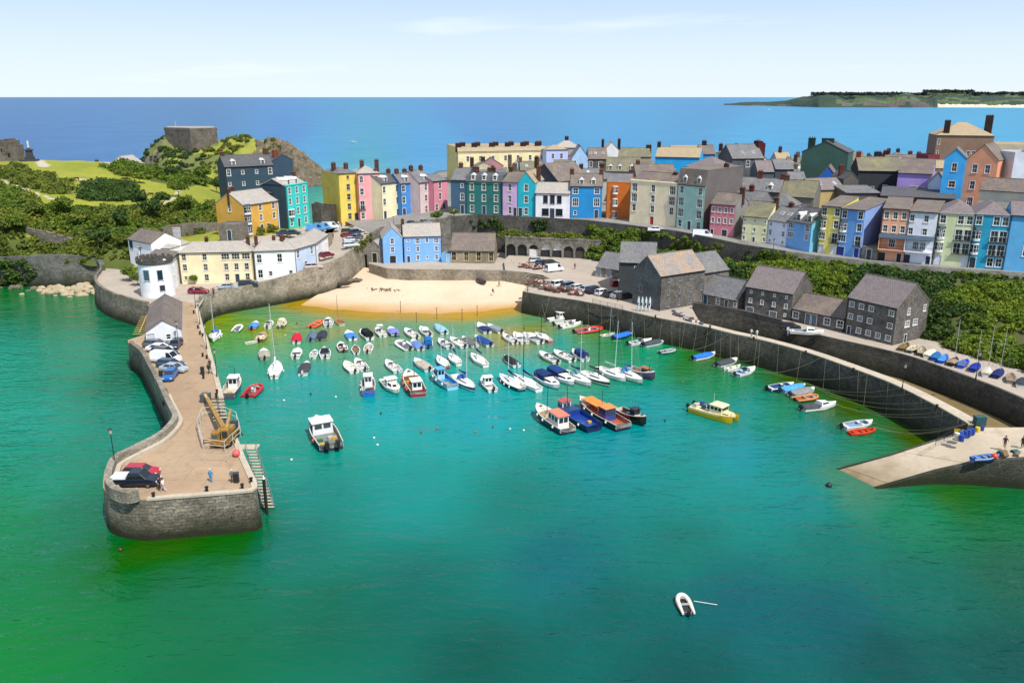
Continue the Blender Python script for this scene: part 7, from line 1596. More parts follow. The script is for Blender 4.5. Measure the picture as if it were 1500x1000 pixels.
# ---------------------------------------------------------------- cars
_cm = {}
def carpaint(c): 
    k = ('carp', c)
    if k in MATS: return MATS[k]
    m, nt, bs = newmat('car_paint'); bs.inputs['Base Color'].default_value = lin(c)+(1,); bs.inputs['Roughness'].default_value = .32; bs.inputs['Coat Weight'].default_value = .6; bs.inputs['Coat Roughness'].default_value = .08; bs.inputs['Metallic'].default_value = .15
    MATS[k] = m; return m
CK = {  # L, W, body profile (y,z) lower, greenhouse: y rear bottom, rear top, front top, front bottom, belt z, roof z
 'hatch': (4.0, 1.74, .95, (-1.95, -1.55, .35, 1.05), 1.46), 'saloon': (4.5, 1.78, .95, (-1.5, -.95, .45, 1.2), 1.44), 'estate': (4.6, 1.8, .98, (-2.2, -1.8, .4, 1.15), 1.5),
 'suv': (4.6, 1.86, 1.08, (-2.2, -1.85, .5, 1.2), 1.72), 'van': (5.0, 1.95, 1.15, (-2.42, -2.35, 1.1, 1.75), 2.0), 'pickup': (5.3, 1.86, 1.1, (-.75, -.5, .75, 1.45), 1.8)}
def car(label, u, v, h, kind, c, z=5., group=None, z2=None):
    L, W_, bz, (yr0, yr1, yf1, yf0), rz = CK[kind]; k = (kind, c)
    p = P(u, v, z+.7); r = thing('parked_van' if kind == 'van' else 'pickup_truck' if kind == 'pickup' else 'parked_car', label, 'van' if kind == 'van' else 'pickup truck' if kind == 'pickup' else 'car', (p.x, p.y, z), -R(h), group)
    if k not in _cm:
        mb = MB(); hw = W_/2; f = L/2
        prof = [(-f, .35), (-f+.02, bz*.78), (-f+.12, bz), (yf0+.05, bz), (f-.35, bz*.86), (f-.03, bz*.68), (f, .38)]
        rings = []
        for x, dz in ((-hw+.06, -.0), (-hw, .0), (hw, .0), (hw-.06, 0)):
            pass
        secs = []
        for (y, zt) in prof:
            ins = .12 if zt > bz*.9 else .03; e = .12 if abs(y) > f-.06 else 0
            secs.append([Vector((-hw+.08+e, y, .28)), Vector((-hw+e, y, .42 if zt > .45 else .36)), Vector((-hw+e, y, max(.4, zt*.72))), Vector((-hw+ins+e, y, zt)), Vector((hw-ins-e, y, zt)), Vector((hw-e, y, max(.4, zt*.72))), Vector((hw-e, y, .42 if zt > .45 else .36)), Vector((hw-.08-e, y, .28))])
        mb.loft(secs, True, True, True); body = mb.mesh('body', carpaint(c), 35)
        g = MB(); i0, i1 = .13, .26
        A = [(-hw+i0, yr0, bz-.01), (hw-i0, yr0, bz-.01), (hw-i0, yf0, bz-.01), (-hw+i0, yf0, bz-.01)]; Bt = [(-hw+i1, yr1, rz-.05), (hw-i1, yr1, rz-.05), (hw-i1, yf1, rz-.05), (-hw+i1, yf1, rz-.05)]
        g.add(A+Bt, [(0, 1, 5, 4), (1, 2, 6, 5), (2, 3, 7, 6), (3, 0, 4, 7)]); gm = g.mesh('windows', glass('#12181e', .06))
        t = MB(); t.box(-hw+i1-.03, hw-i1+.03, yr1-.05, yf1+.05, rz-.055, rz, 0, None, .9, .96)
        for s in (-1, 1):
            for ya, yb in ((yr0, yr1), (yf0, yf1), ((yr0+yf0)/2+.05, (yr1+yf1)/2+.05)): t.cyl((s*(hw-i0+.005), ya, bz-.01), (s*(hw-i1+.01), yb, rz-.05), .045, .04, 5)
        if kind == 'van':
            for s in (-1, 1): t.add([(s*(hw-i0+.015), yr0, bz-.01), (s*(hw-i0+.015), .55, bz-.01), (s*(hw-i1+.01), .5, rz-.05), (s*(hw-i1+.01), yr1, rz-.05)], [(0, 1, 2, 3) if s > 0 else (3, 2, 1, 0)])
        rm_ = t.mesh('roof', carpaint(c), 30)
        w = MB(); w.cyl((-.11, 0, 0), (.11, 0, 0), .33, .33, 14); w.cyl((-.12, 0, 0), (.12, 0, 0), .19, .19, 10, 1); wm = w.mesh('wheel', [plain('#121213', .8), plain('#8d9094', .35, .6)], 40)
        hl = MB(); hl.box(-.17, .17, -.06, .03, -.07, .08); hm = hl.mesh('headlight', plain('#dfe4e8', .15)); tl = MB(); tl.box(-.1, .1, -.03, .05, -.12, .14); tm = tl.mesh('tail_light', plain('#8c1418', .25))
        bd = MB(); bd.box(-hw+.12, hw-.12, -L/2+.1, -.85, bz-.02, bz+.28, 0, None, .94, .97); bm = bd.mesh('bed_cover', plain('#dfe2e6', .5))
        _cm[k] = (body, gm, rm_, wm, hm, tm, bm)
    body, gm, rm_, wm, hm, tm, bm = _cm[k]; ob('body', body, r); ob('windows', gm, r); ob('roof', rm_, r)
    for s in (-1, 1):
        for y in (-L*.31, L*.31): ob('wheel', wm, r, (s*(W_/2-.13), y, .33))
        ob('headlight', hm, r, (s*(W_/2-.28), L/2-.02, bz*.66)); ob('tail_light', tm, r, (s*(W_/2-.2), -L/2+.02, bz*.8))
    if kind == 'pickup': ob('load_cover', bm, r)
    return r
GP = 'cars parked on the pier'; GC = 'cars parked in the sunny car park'; GT = 'cars parked in the square at the top of the street'; GK = 'cars parked beside the cream terrace'
car('red hatchback parked behind the dark pickup at the pier end', 207, 689, 92, 'hatch', '#b01f30', group=GP)
car('dark navy pickup truck with a white load cover at the pier end', 199, 702, 88, 'pickup', '#101c2c', group=GP)
car('grey estate car topmost in the pier row, against the shed', 229, 503, 96, 'estate', '#5d6468', group=GP)
car('white saloon second in the pier row', 233, 509, 98, 'saloon', '#e4e6e8', group=GP)
car('dark grey car between the white saloon and the white van', 241, 516, 100, 'suv', '#3a4046', group=GP)
car('white van in the middle of the pier row', 243, 524.5, 100, 'van', '#eceef0', group=GP)
car('slate blue car just below the white van', 250, 532, 102, 'estate', '#3c5068', group=GP)
car('silver car fifth in the pier row', 254, 538, 104, 'saloon', '#aab0b6', group=GP)
car('bright blue hatchback facing the camera at the end of the pier row', 249, 548, 172, 'hatch', '#1f62a8', group=GP)
car('small dark blue car parked against the end of the pier shed', 257, 503, 175, 'hatch', '#1d3048', group=GP)
car('dark crimson estate in front of the bush by the cream terrace', 291, 425.5, 92, 'estate', '#8c1230', group=GK)
car('silver saloon in front of the cream terrace door', 334, 419, 84, 'saloon', '#aebac4', z=5.1, group=GK)
car('navy estate right of the silver saloon', 364, 414.5, 82, 'estate', '#222c3c', z=5.2, group=GK)
car('pale pinkish silver car climbing the harbour street', 459, 389.5, 72, 'estate', '#c4b4b4', z=6.9, group=GK)
car('dark red car higher up the harbour street', 478.5, 372.5, 42, 'hatch', '#7c1426', z=8.2, group=GK)
for i, (u, v, h, k, c, lb, z) in enumerate([(509.5,344,60,'hatch','#7a2830','dark red hatchback in the cluster at the street top',9.6),(514,350.5,62,'saloon','#c0ccd8','silver saloon in the middle of the cluster at the street top',9.3),(514,358,64,'estate','#c8d0d8','silver estate lowest in the cluster at the street top',9),
  (520,340,30,'suv','#23426e','blue car at the back right of the cluster',10),(524,346,20,'hatch','#5a6672','grey hatchback right of the silver saloon',9.9),(510,338,75,'hatch','#26282c','black hatchback at the back of the cluster',9.9),
  (417,340.5,82,'saloon','#1c3462','royal blue saloon below the turquoise house',12),(429,340.5,84,'saloon','#2c3238','black saloon below the turquoise house',12),(462,335,80,'van','#4f8fc8','blue van beside the town wall',11.6),(473,333,80,'van','#5c9ccc','second blue van beside the town wall',11.5),(484,331.5,78,'van','#dfe3e8','white van beside the town wall',11.4),
  (602,326.5,10,'hatch','#23344c','dark blue car in front of the bright blue terrace house',12.2),(622,324.5,95,'saloon','#8c9298','grey car below the pale beige house',12.9)]): car(lb, u, v, h, k, c, z, GT)
for i, (u, v, h, k, c, lb) in enumerate([(819,416,52,'suv','#e6e8ea','white off roader at the left end of the car park row'),(834,418,50,'suv','#5a6a80','grey blue car second in the car park row'),(847,420,50,'hatch','#e2e4e6','white hatchback third in the car park row'),(858.5,422.5,50,'saloon','#b4bac0','silver saloon fourth in the car park row'),
  (871,424.5,50,'suv','#22304c','navy off roader fifth in the car park row'),(883,427,50,'hatch','#e8e9ea','white hatchback sixth in the car park row'),(896,429.5,50,'estate','#1f2836','very dark car seventh in the car park row'),(906,431,50,'saloon','#a4aab0','silver car eighth in the car park row'),(916,432.5,50,'estate','#33383e','charcoal car at the right end of the car park row'),
  (906,414.5,70,'hatch','#a8142c','bright red hatchback near the grey shed'),(812,393.5,60,'van','#eef0f2','white camper van above the beach'),(787,380.5,75,'estate','#c8ccd0','pale silver car beside the arches'),(795,384.5,75,'hatch','#2c4468','blue car beside the arches'),(807,385.5,70,'suv','#1d3a36','dark green off roader beside the arches')]): car(lb, u, v, h, k, c, 5., GC)
car('white van parked in front of the mint green hotel', 1029, 344, 102, 'van', '#e8eaee', 14)
car('white saloon parked below the cream hotel', 961, 335.5, 96, 'saloon', '#dfe2e6', 14)
car('dark car loaded with crates in front of the low outbuilding', 1158, 478, 108, 'hatch', '#241c22', 5)
# ---------------------------------------------------------------- people
def person_mesh(pose, cols):
    key = ('person', pose)
    if key not in _cm:
        if pose == 'sit':
            hip = .45; J = dict(p=(0, 0, hip), c=(0, -.02, hip+.32), n=(0, 0, hip+.52), h=(0, .03, hip+.66), t=(0, .03, hip+.78))
            kn, an, to = [(s*.14, .42, hip+.03) for s in (-1, 1)], [(s*.14, .45, .08) for s in (-1, 1)], [(s*.15, .6, .04) for s in (-1, 1)]
            el, ha = [(s*.25, .06, hip+.22) for s in (-1, 1)], [(s*.16, .3, hip+.14) for s in (-1, 1)]; sh = [(s*.18, -.02, hip+.47) for s in (-1, 1)]
        else:
            st = .22 if pose == 'walk' else .02
            J = dict(p=(0, 0, .92), c=(0, .01, 1.22), n=(0, 0, 1.46), h=(0, .03, 1.58), t=(0, .02, 1.70))
            kn = [(-.1, st*.8+.03, .5), (.1, -st*.2+.03, .5)]; an = [(-.1, st*1.3, .08), (.1, -st*1.5, .1)]; to = [(-.11, st*1.3+.15, .04), (.12, -st*1.5+.14, .04)]
            el = [(-.27, -st*.6, 1.14), (.27, st*.5, 1.14)]; ha = [(-.28, -st*.3+.1, .88), (.28, st*1.2+.08, .9)]; sh = [(-.19, 0, 1.41), (.19, 0, 1.41)]
        V = [J['p'], J['c'], J['n'], J['h'], J['t']]; Rr_ = [.15, .17, .06, .10, .08]; E = [(0, 1), (1, 2), (2, 3), (3, 4)]
        for s in (0, 1):
            i = len(V); hp = ((-1)**(s+1)*.1, 0, J['p'][2]-.04)
            V += [hp, kn[s], an[s], to[s]]; Rr_ += [.105, .07, .045, .04]; E += [(0, i), (i, i+1), (i+1, i+2), (i+2, i+3)]
            j = len(V); V += [sh[s], el[s], ha[s], tuple(a+b for a, b in zip(ha[s], (0, .05, -.08)))]; Rr_ += [.07, .045, .03, .035]; E += [(1, j), (j, j+1), (j+1, j+2), (j+2, j+3)]
        me = bpy.data.meshes.new('pbase'); me.from_pydata(V, E, []); o = bpy.data.objects.new('pbase', me); COL.objects.link(o)
        m = o.modifiers.new('s', 'SKIN'); m.use_smooth_shade = True
        for i, r in enumerate(Rr_): me.skin_vertices[0].data[i].radius = (r*1.15, r)
        me.skin_vertices[0].data[0].use_root = True; o.modifiers.new('u', 'SUBSURF').levels = 1
        bpy.context.view_layer.update(); dg = bpy.context.evaluated_depsgraph_get(); out = bpy.data.meshes.new_from_object(o.evaluated_get(dg)); bpy.data.objects.remove(o)
        _cm[key] = out
    me = _cm[key].copy(); me.materials.clear()
    hip = .5 if pose == 'sit' else .98
    for c in (cols[0], cols[1], cols[2]): me.materials.append(plain(c, .8))
    for f in me.polygons:
        z = f.center.z; x = abs(f.center.x); y = f.center.y
        neck = 1.44 if pose != 'sit' else hip+.46
        if z > neck and x < .12: i = 2
        elif x > .22 and z < neck-.3: i = 2
        elif z > hip-.05 and not (pose == 'sit' and y > .15): i = 0
        elif z < .12: i = 1
        else: i = 1
        f.material_index = i
    return me
def person(label, u, v, h, z=5., pose='stand', top='#2c3a56', leg='#2a2e36', skin='#b98a6c', hair='#3a2a20', group=None, hat=None, at=None, bag=None):
    p = Vector(at) if at else P(u, v, z); r = thing('person', label, 'person', (p.x, p.y, z), -R(h), group)
    ob('body', person_mesh(pose, (top, leg, skin)), r); hz = 1.62 if pose != 'sit' else 1.13
    mb = MB(); mb.ball((0, .0, hz+.04), (.105, .12, .11), 10, 6, 0, -.35); mb.build('hair' if not hat else 'hat', plain(hat or hair, .9), r, smooth=True)
    if bag: mb = MB(); mb.box(-.17, .17, -.32, -.12, 1.05, 1.42, 0, None, .8, .8); mb.build('rucksack', plain(bag, .8), r)
    return r
person('person in dark clothes, left of the pair beside the pickup on the pier', 234, 718, 100, top='#1d2228', leg='#23262c')
person('person in a white top and pale trousers beside the pickup on the pier', 240, 720, -80, pose='walk', top='#e6e2e0', leg='#c8b4b8')
person('person in a bright blue coat standing alone on the pier', 309.5, 706, 10, top='#3f8cc8', leg='#4a94c8', hair='#dcd8d0')
person('person with a grey top at the right side of the pier end', 341, 707, -30, top='#59686e', leg='#3a4448', hair='#e2ded6')
person('person in black walking along the pier above the steps', 306, 547, 20, pose='walk', top='#1c1e20', leg='#1a1c1e')
person('person with a light bag beside the pier edge', 308, 540, 160, top='#3c3432', leg='#24262a', bag='#d8d6d0')
person('person in red sitting on the stone bench of the pier, leftmost', 240, 574, 90, pose='sit', top='#c03a3a', leg='#2f3a52')
person('person in brown sitting on the stone bench below the one in red', 242.5, 581, 90, pose='sit', top='#8a4a34', leg='#2c2c30')
person('person in navy sitting lowest on the stone bench of the pier', 246, 590, 95, pose='sit', top='#26344c', leg='#3a3c40')
person('person in maroon by the railing near the crimson estate', 313, 432, 0, top='#7c2434', leg='#25262a')
person('person standing by the wall in the square beside the cars', 488, 349.5, 180, z=9.5, pose='walk', top='#5a2c2a', leg='#1f2024')
person('person in white in the square near the yellow house', 496, 332, 0, z=11.1, top='#e2e2e2', leg='#3a4a68')
person('person in red in the square near the yellow house', 500, 333, 0, z=11.1, pose='walk', top='#a83a34', leg='#2a2c34')
person('person walking alone across the yard below the arches', 842, 394.5, 30, pose='walk', top='#7a3c44', leg='#2c3038')
person('person in a white shirt, left of the two on the jetty walkway', 1100, 493.5, 60, pose='walk', top='#e6e4e0', leg='#6a6e78')
person('person in white, right of the two on the jetty walkway', 1108, 495, 60, top='#eceae6', leg='#d0ccc6')
person('person in shorts carrying a bag up the slipway', 1471, 656, 40, z=4.4, pose='walk', top='#33303a', leg='#6a4a3c')
person('person dressed in dark at the very right edge of the slipway', 1497, 656, 0, z=4.5, top='#1f2024', leg='#26282c')
for i, (u, v, c, lb, ps) in enumerate([(612,403,'#8c2f34','person in red lying back on the left part of the sand','sit'),(634,400,'#26344c','person in navy sitting on the upper sand below the blue house','sit'),(640,400,'#e2ded6','person in white sitting next to the one in navy','sit'),(696,395,'#3a3a3c','person in black by the beach wall below the chapel','stand'),(702,394,'#dcd6cc','person in cream by the beach wall below the chapel','stand'),
    (731,420,'#7a4a38','person in brown walking near the middle of the sand','walk'),(722,429,'#5a3028','person crouching alone on the lower right sand','sit'),(762,408,'#c87a6a','person in pink sitting behind the blue tent','sit'),(768,406,'#c0a040','person in yellow sitting behind the blue tent','sit'),(780,412,'#a8443c','person in red beside the small upturned dinghy','sit'),(741,398,'#8a8a90','person in grey at the top of the sand beside the wall','stand')]):
    person(lb, u, v, random.uniform(0, 360), z=2.4 if v < 404 else 1.7, pose=ps, top=c, leg='#3a4458')
# ---------------------------------------------------------------- fort, castle ruins, monument
def prism(mb, pts, z0, z1, mi=0, tmi=None, batter=0.):
    c = sum((Vector((p[0], p[1], 0)) for p in pts), Vector())/len(pts); n = len(pts)
    lo = [Vector((c.x+(p[0]-c.x)*(1+batter), c.y+(p[1]-c.y)*(1+batter), z0)) for p in pts]; hi = [Vector((p[0], p[1], z1)) for p in pts]
    mb.add(lo+hi, [(i, (i+1) % n, n+(i+1) % n, n+i) for i in range(n)], mi); mb.add(hi, [tuple(range(n))], mi if tmi is None else tmi)
def fort():
    b = PD(285, 478, 12); r = thing('fort', 'square stone fort with a flat roof crowning the rocky island', 'fort', b)
    loc = lambda u, d, z=0: PD(u, d, 12+z)-b
    pts = [loc(246, 486), loc(283, 474), loc(322, 484), loc(318, 500), loc(250, 502)]; z1 = CH-rate(189)*476-12
    SF = stone((.13,.11,.09), (.20,.17,.14), (.08,.07,.06), 1.2, .5, key='fort')
    mb = MB(); prism(mb, pts, -6, z1, batter=.03); mb.build('wall', SF, r)
    q = [p*1.02 for p in pts]; mb = MB(); prism(mb, q, z1-.9, z1+.5); mb.build('parapet', SF, r)
    mb = MB(); prism(mb, [p*.93 for p in pts], z1+.3, z1+.9); mb.build('roof', plain('#a29a8e', .9), r)
    for a, c in ((0, 1), (1, 2)):
        for f in ((.25, .6, .85) if a else (.3, .7)):
            p = pts[a].lerp(pts[c], f); n = (pts[c]-pts[a]).normalized(); ang = math.atan2(n.y, n.x); mb = MB(); mb.box(-.5, .5, -.05, .1, 0, 1.6); mb.build('window', DARK, r, (p.x, p.y, z1-4.2), ang)
    mb = MB(); p = pts[1].lerp(pts[4], .6); mb.cyl((p.x, p.y, z1), (p.x, p.y, z1+4.5), .08, .05, 6); mb.build('flagpole', WHITE, r)
fort()
def ruin():
    p = PD(19, 322, 22.5); r = thing('castle_tower', 'ruined grey stone castle tower with a broken top on the hill', 'ruin', p)
    mb = MB()
    for x0, x1, h in ((-3.8, -2.2, 8.6), (-2.2, -.6, 9.6), (-.6, 1.2, 9.9), (1.2, 2.6, 9.2), (2.6, 3.8, 7.6)): mb.box(x0, x1, -2.6, 2.6, -2, h, 0)
    mb.build('wall', stone((.14,.12,.10), (.22,.19,.16), (.09,.08,.07), .7, .35, key='ru'), r)
    for x, z, w, h in ((.6, 3, .9, 1.6), (-2, 5, .6, 1.2)): mb = MB(); mb.box(x-w/2, x+w/2, -2.66, -2.5, z, z+h); mb.build('window', DARK, r)
    q = PD(-4, 320, 22.5); building('white rendered cottage at the very left edge beside the ruined tower', q, q+Vector((3.4, 0, 0)), 5.2, dep=6, wall='#dcd8d4', roof='gable', rh=1.6, rm='pink', rows=['s', 's'], pipe=False, name='cottage', cat='cottage')
ruin()
def monument():
    p = PD(45, 318, 23.6); r = thing('statue_monument', 'dark stone monument with a white statue on its tall plinth on the hilltop', 'monument', p)
    st = plain('#3c4046', .8); mb = MB(); mb.box(-3, 3, -3, 3, -1.5, .5); mb.box(-2.3, 2.3, -2.3, 2.3, .5, 1.2); mb.build('steps', st, r)
    mb = MB(); mb.box(-1.3, 1.3, -1.3, 1.3, 1.2, 2.2); mb.box(-1., 1., -1, 1, 2.2, 4.6, 0, None, .9, .9); mb.box(-1.25, 1.25, -1.25, 1.25, 4.6, 4.95); mb.box(-.6, .6, -.6, .6, 4.95, 5.6, 0, None, .6, .6); mb.build('plinth', st, r)
    rings = [[Vector((rr*math.cos(a), rr*.8*math.sin(a), z)) for a in [2*math.pi*i/8 for i in range(8)]] for z, rr in ((5.6, .42), (6.3, .34), (7., .36), (7.5, .44), (7.8, .2), (7.95, .19), (8.2, .2), (8.4, .06))]
    mb = MB(); mb.loft(rings, True, True, True); mb.build('statue', plain('#c8c8c4', .6), r, smooth=True)
    for s in (-1, 1): q = MB(); q.box(s*2.6-.4, s*2.6+.4, -2.9, -2.1, .5, 1.3, 0, None, .7, .7); q.build('corner_block', st, r)
monument()
def bench_(u, v, lb, z=None):
    x, y, z = hill_hit(u, v); r = thing('park_bench', lb, 'bench', (x, y, z), random.uniform(-.4, .4)); m = plain('#4a3626', .8)
    mb = MB(); mb.box(-.9, .9, -.25, .2, .42, .48); mb.build('seat', m, r); mb = MB(); mb.box(-.9, .9, .2, .26, .48, .95); mb.build('backrest', m, r)
    for s in (-.8, .8): mb = MB(); mb.box(s-.05, s+.05, -.2, .22, 0, .42); mb.build('leg', m, r)
bench_(221, 287, 'dark wooden bench alone on the right lawn of the castle hill'); bench_(112, 264, 'pale bench at the top of the small left lawn')
# crenellated ruined curtain wall
SRU = stone((.17,.155,.13), (.26,.235,.2), (.11,.1,.085), .6, .3, moss=.15, key='cr')
tops = [P(20,352,11.2), P(37,337,12.4), P(52,340,12.1), P(67,343,11.7), P(82,347,11.1), P(97,351,10.5), P(112,356,9.8), P(133,360,9.3)]
rf = refine(tops[1:], 1.1); mb = MB()
for i in range(len(rf)-1):
    h = .75 if i % 3 != 2 else 0.; a, b = rf[i], rf[i+1]; wallstrip(mb, [a+Vector((0, 0, h)), b+Vector((0, 0, h))], 5, .8)
tag(mb.build('ruined_battlement', SRU), 'ruined stone battlement wall stepping down the foot of the castle hill', 'ruined wall')
mb = MB(); wallstrip(mb, smoothline([P(-40,378,7.4), P(20,376,7.8), P(62,374,8.3), P(100,374,8.4), P(138,378,7.4), P(146,388,6.6)], 3), -1.5, 1.2, batter=.8)
tag(mb.build('sea_wall', stone((.12,.12,.11), (.19,.185,.165), (.08,.08,.07), .8, .4, weed=True, moss=.35, key='sw')), 'high dark sea wall at the foot of the castle hill, above the boulders', 'wall')
def wall_line(lb, pts, zb, th, mat, name='stone_wall', cren=False):
    mb = MB(); pts = refine(pts, 2.)
    if cren:
        rr = refine(pts, .9)
        for i in range(len(rr)-1): h = .6 if i % 2 else 0; wallstrip(mb, [rr[i]+Vector((0, 0, h)), rr[i+1]+Vector((0, 0, h))], zb, th)
    else: wallstrip(mb, pts, zb, th)
    tag(mb.build(name, mat), lb, 'wall')
wall_line('grey stone garden wall behind the cream terrace, left of the ochre house', [P(238,332,12.6), P(270,327,13.4), P(300,326,13.6), P(330,327,13.2)], 6, .6, SRU)
wall_line('sunlit brown stone wall between the harbour cottages and the street above', [P(352,358,11.6), P(400,354,12.1), P(440,350,12.2), P(470,345,12.2), P(486,341,11.6)], 5, .5, SB if 'SB' in globals() else M_WALL)
wall_line('dark crenellated town wall between the turquoise and yellow houses', [PD(456,247,17.2), PD(470,246,16.9), PD(482,249,16.2), PD(492,253,15.6)], 6, .9, M_WALLD, cren=True)
A = P(322,352,11.8); B = P(352,354,11.6)
building('small roofless stone outbuilding left of the ochre house', A, B, 4.2, dep=5, wall=SRU, roof='flat', par=.2, rows=['.D.'], pipe=False, name='outbuilding', cat='outbuilding')
# boulders: one rubble mass
def boulders(name, pts, n, r0, r1, mat, lb, sx=3., sy=2.):
    mb = MB()
    for k in range(n):
        c = random.choice(pts); x, y = c[0]+random.gauss(0, sx), c[1]+random.gauss(0, sy); r = random.uniform(r0, r1); z = c[2]+random.uniform(-.3, .35)-abs(random.gauss(0, .3))
        rings = []
        a0 = random.random()*6; t = [random.uniform(.7, 1.15) for _ in range(7)]
        for zz, q in ((-.5, .8), (0, 1.), (.38, .72), (.52, .15)): rings.append([Vector((x+r*q*t[i]*math.cos(a0+2*math.pi*i/7), y+r*q*t[(i+2) % 7]*.8*math.sin(a0+2*math.pi*i/7), z+zz*r*random.uniform(.8, 1.1))) for i in range(7)])
        mb.loft(rings, True, False, True)
    o = mb.build(name, mat); tag(o, lb, 'rocks', None, 'stuff')
M_BOULD = ground((.36,.30,.20), (.46,.38,.26), (.16,.13,.08), .3, 1.5, key='bould', bmp=.8)
boulders('boulders', [P(75,424,.3), P(90,421,.6), P(100,424,.5), P(112,423,.6), P(122,421,.9), P(128,428,.4), P(105,430,.1), P(85,427,.1)], 150, .4, 1.3, M_BOULD, 'pale tan boulders piled at the foot of the dark sea wall')
boulders('boulders', [P(30,418,.2), P(50,419,.2), P(12,417,.1)], 50, .4, 1.2, M_ROCK, 'dark wet rocks at the waterline on the far left')
boulders('boulders', [P(208,447,1.5), P(220,451,1.2), P(232,452,1.), P(200,449,.5)], 60, .5, 1.3, ground((.10,.09,.075), (.15,.13,.10), (.05,.05,.03), .3, 1.5, key='b2', bmp=.8), 'dark rocks under the white round tower', 1.4, .8)
boulders('boulders', [P(499,412,2.3), P(507,410,2.4), P(514,409,2.4)], 24, .3, .8, ground((.12,.10,.075), (.17,.14,.10), (.05,.05,.03), .3, 1.5, key='b3', bmp=.8), 'dark low rocks at the foot of the curved wall on the sand', 1.2, .5)
# sea cliffs crags on the island's right flank
C = []
mbc = MB()
for k in range(1100):
    x, y = random.uniform(-150, -98), random.uniform(440, 495); z = float(isf(x, y)[0])
    if z < -.5 or z > 23: continue
    u, v = pix((x, y, z)); 
    if u < 372: continue
    r = random.uniform(.6, 2.0)*random.choice((1, 1, 1.6)); t = [random.uniform(.6, 1.2) for _ in range(7)]; a0 = random.random()*6; rings = []
    for zz, q in ((-.6, 1.), (.0, .95), (.45, .6), (.75, .15)): rings.append([Vector((x+r*q*t[i]*math.cos(a0+2*math.pi*i/7), y+r*q*t[(i+3) % 7]*math.sin(a0+2*math.pi*i/7), z+zz*r*1.5*t[(i*3) % 7])) for i in range(7)])
    mbc.loft(rings, True, False, True)
tag(mbc.build('crags', ground((.19,.155,.105), (.10,.088,.07), (.34,.26,.15), .12, .5, key='crag', bmp=.8)), 'craggy ochre and grey rock on the right flank of the island', 'rocks', None, 'stuff')
# ---------------------------------------------------------------- pier furniture
st = thing('landing_steps', 'wide slatted landing steps cut into the inner side of the pier', 'steps', P(322,600,5))
o0 = st.location.copy(); a, b, c, d = [P(*p) for p in ((308.5,584,5),(328,584,5),(337,615,5),(313,615,5))]
for i in range(15):
    t = (i+.2)/15; L_, R__ = a.lerp(d, t), b.lerp(c, t); z = 4.85-i*.30; dv = (d-a)/15*.62
    mb = MB(); q = [Vector((p.x, p.y, z))-o0 for p in (L_, R__, R__+dv, L_+dv)]; w = [p-Vector((0, 0, .14)) for p in q]
    mb.add(q+w, [(3, 2, 1, 0), (4, 5, 6, 7), (0, 1, 5, 4), (2, 3, 7, 6), (1, 2, 6, 5), (3, 0, 4, 7)]); mb.f = [f[::-1] for f in mb.f]; mb.build('step', M_COPE if i < 11 else M_STD, st)
mb = MB(); p, q = a.lerp(b, .5)-o0, d.lerp(c, .5)-o0; mb.path([(p.x, p.y, .9), (q.x, q.y, -3.5)], .05, 5); mb.build('handrail', IRON, st)
s2 = thing('access_stairs', 'steel access stairs with railings running down the right side of the pier end', 'stairs', P(378,690,2)); o0 = s2.location.copy()
TA, TB = P(360,657,5.), P(386,742,.2)
for i in range(20):
    p = TA.lerp(TB, i/19)-o0; mb = MB(); mb.box(p.x, p.x+1.3, p.y-.16, p.y+.16, p.z-.04, p.z+.03); mb.build('step', plain('#b9ad98', .8), s2)
for s in (0, 1.3):
    mb = MB(); p, q = TA-o0, TB-o0; mb.path([(p.x+s, p.y, p.z-.1), (q.x+s, q.y, q.z-.1)], .08, 4); mb.path([(p.x+s, p.y, p.z+1), (q.x+s, q.y, q.z+1)], .035, 5)
    for i in range(7): r_ = p.lerp(q, i/6); mb.cyl((r_.x+s, r_.y, r_.z), (r_.x+s, r_.y, r_.z+1), .03, n=4)
    mb.build('railing', plain('#8c9498', .4, .5), s2)
mb = MB(); p = TA-o0; mb.box(p.x-1.3, p.x+1.4, p.y, p.y+1.5, p.z-.12, p.z-.02); mb.build('landing', plain('#b9ad98', .8), s2)
for t_ in (.35, .7, .97):
    q = TA.lerp(TB, t_)-o0
    for s in (0, 1.3): mb = MB(); mb.cyl((q.x+s, q.y, q.z-.1), (q.x+s, q.y, -3.5), .07, n=6); mb.build('support_leg', IRON, s2)
pl = thing('mooring_pile', 'dark timber pile standing in the water at the foot of the steel stairs', 'pile', P(391,752,0)); mb = MB(); mb.cyl((0, 0, -2), (0, 0, 4.6), .22, .2, 8); mb.build('post', plain('#1e1a16', .9), pl); mb = MB(); mb.cyl((0, 0, 4.6), (0, 0, 5.0), .18, .05, 8); mb.build('cap', WHITE, pl)
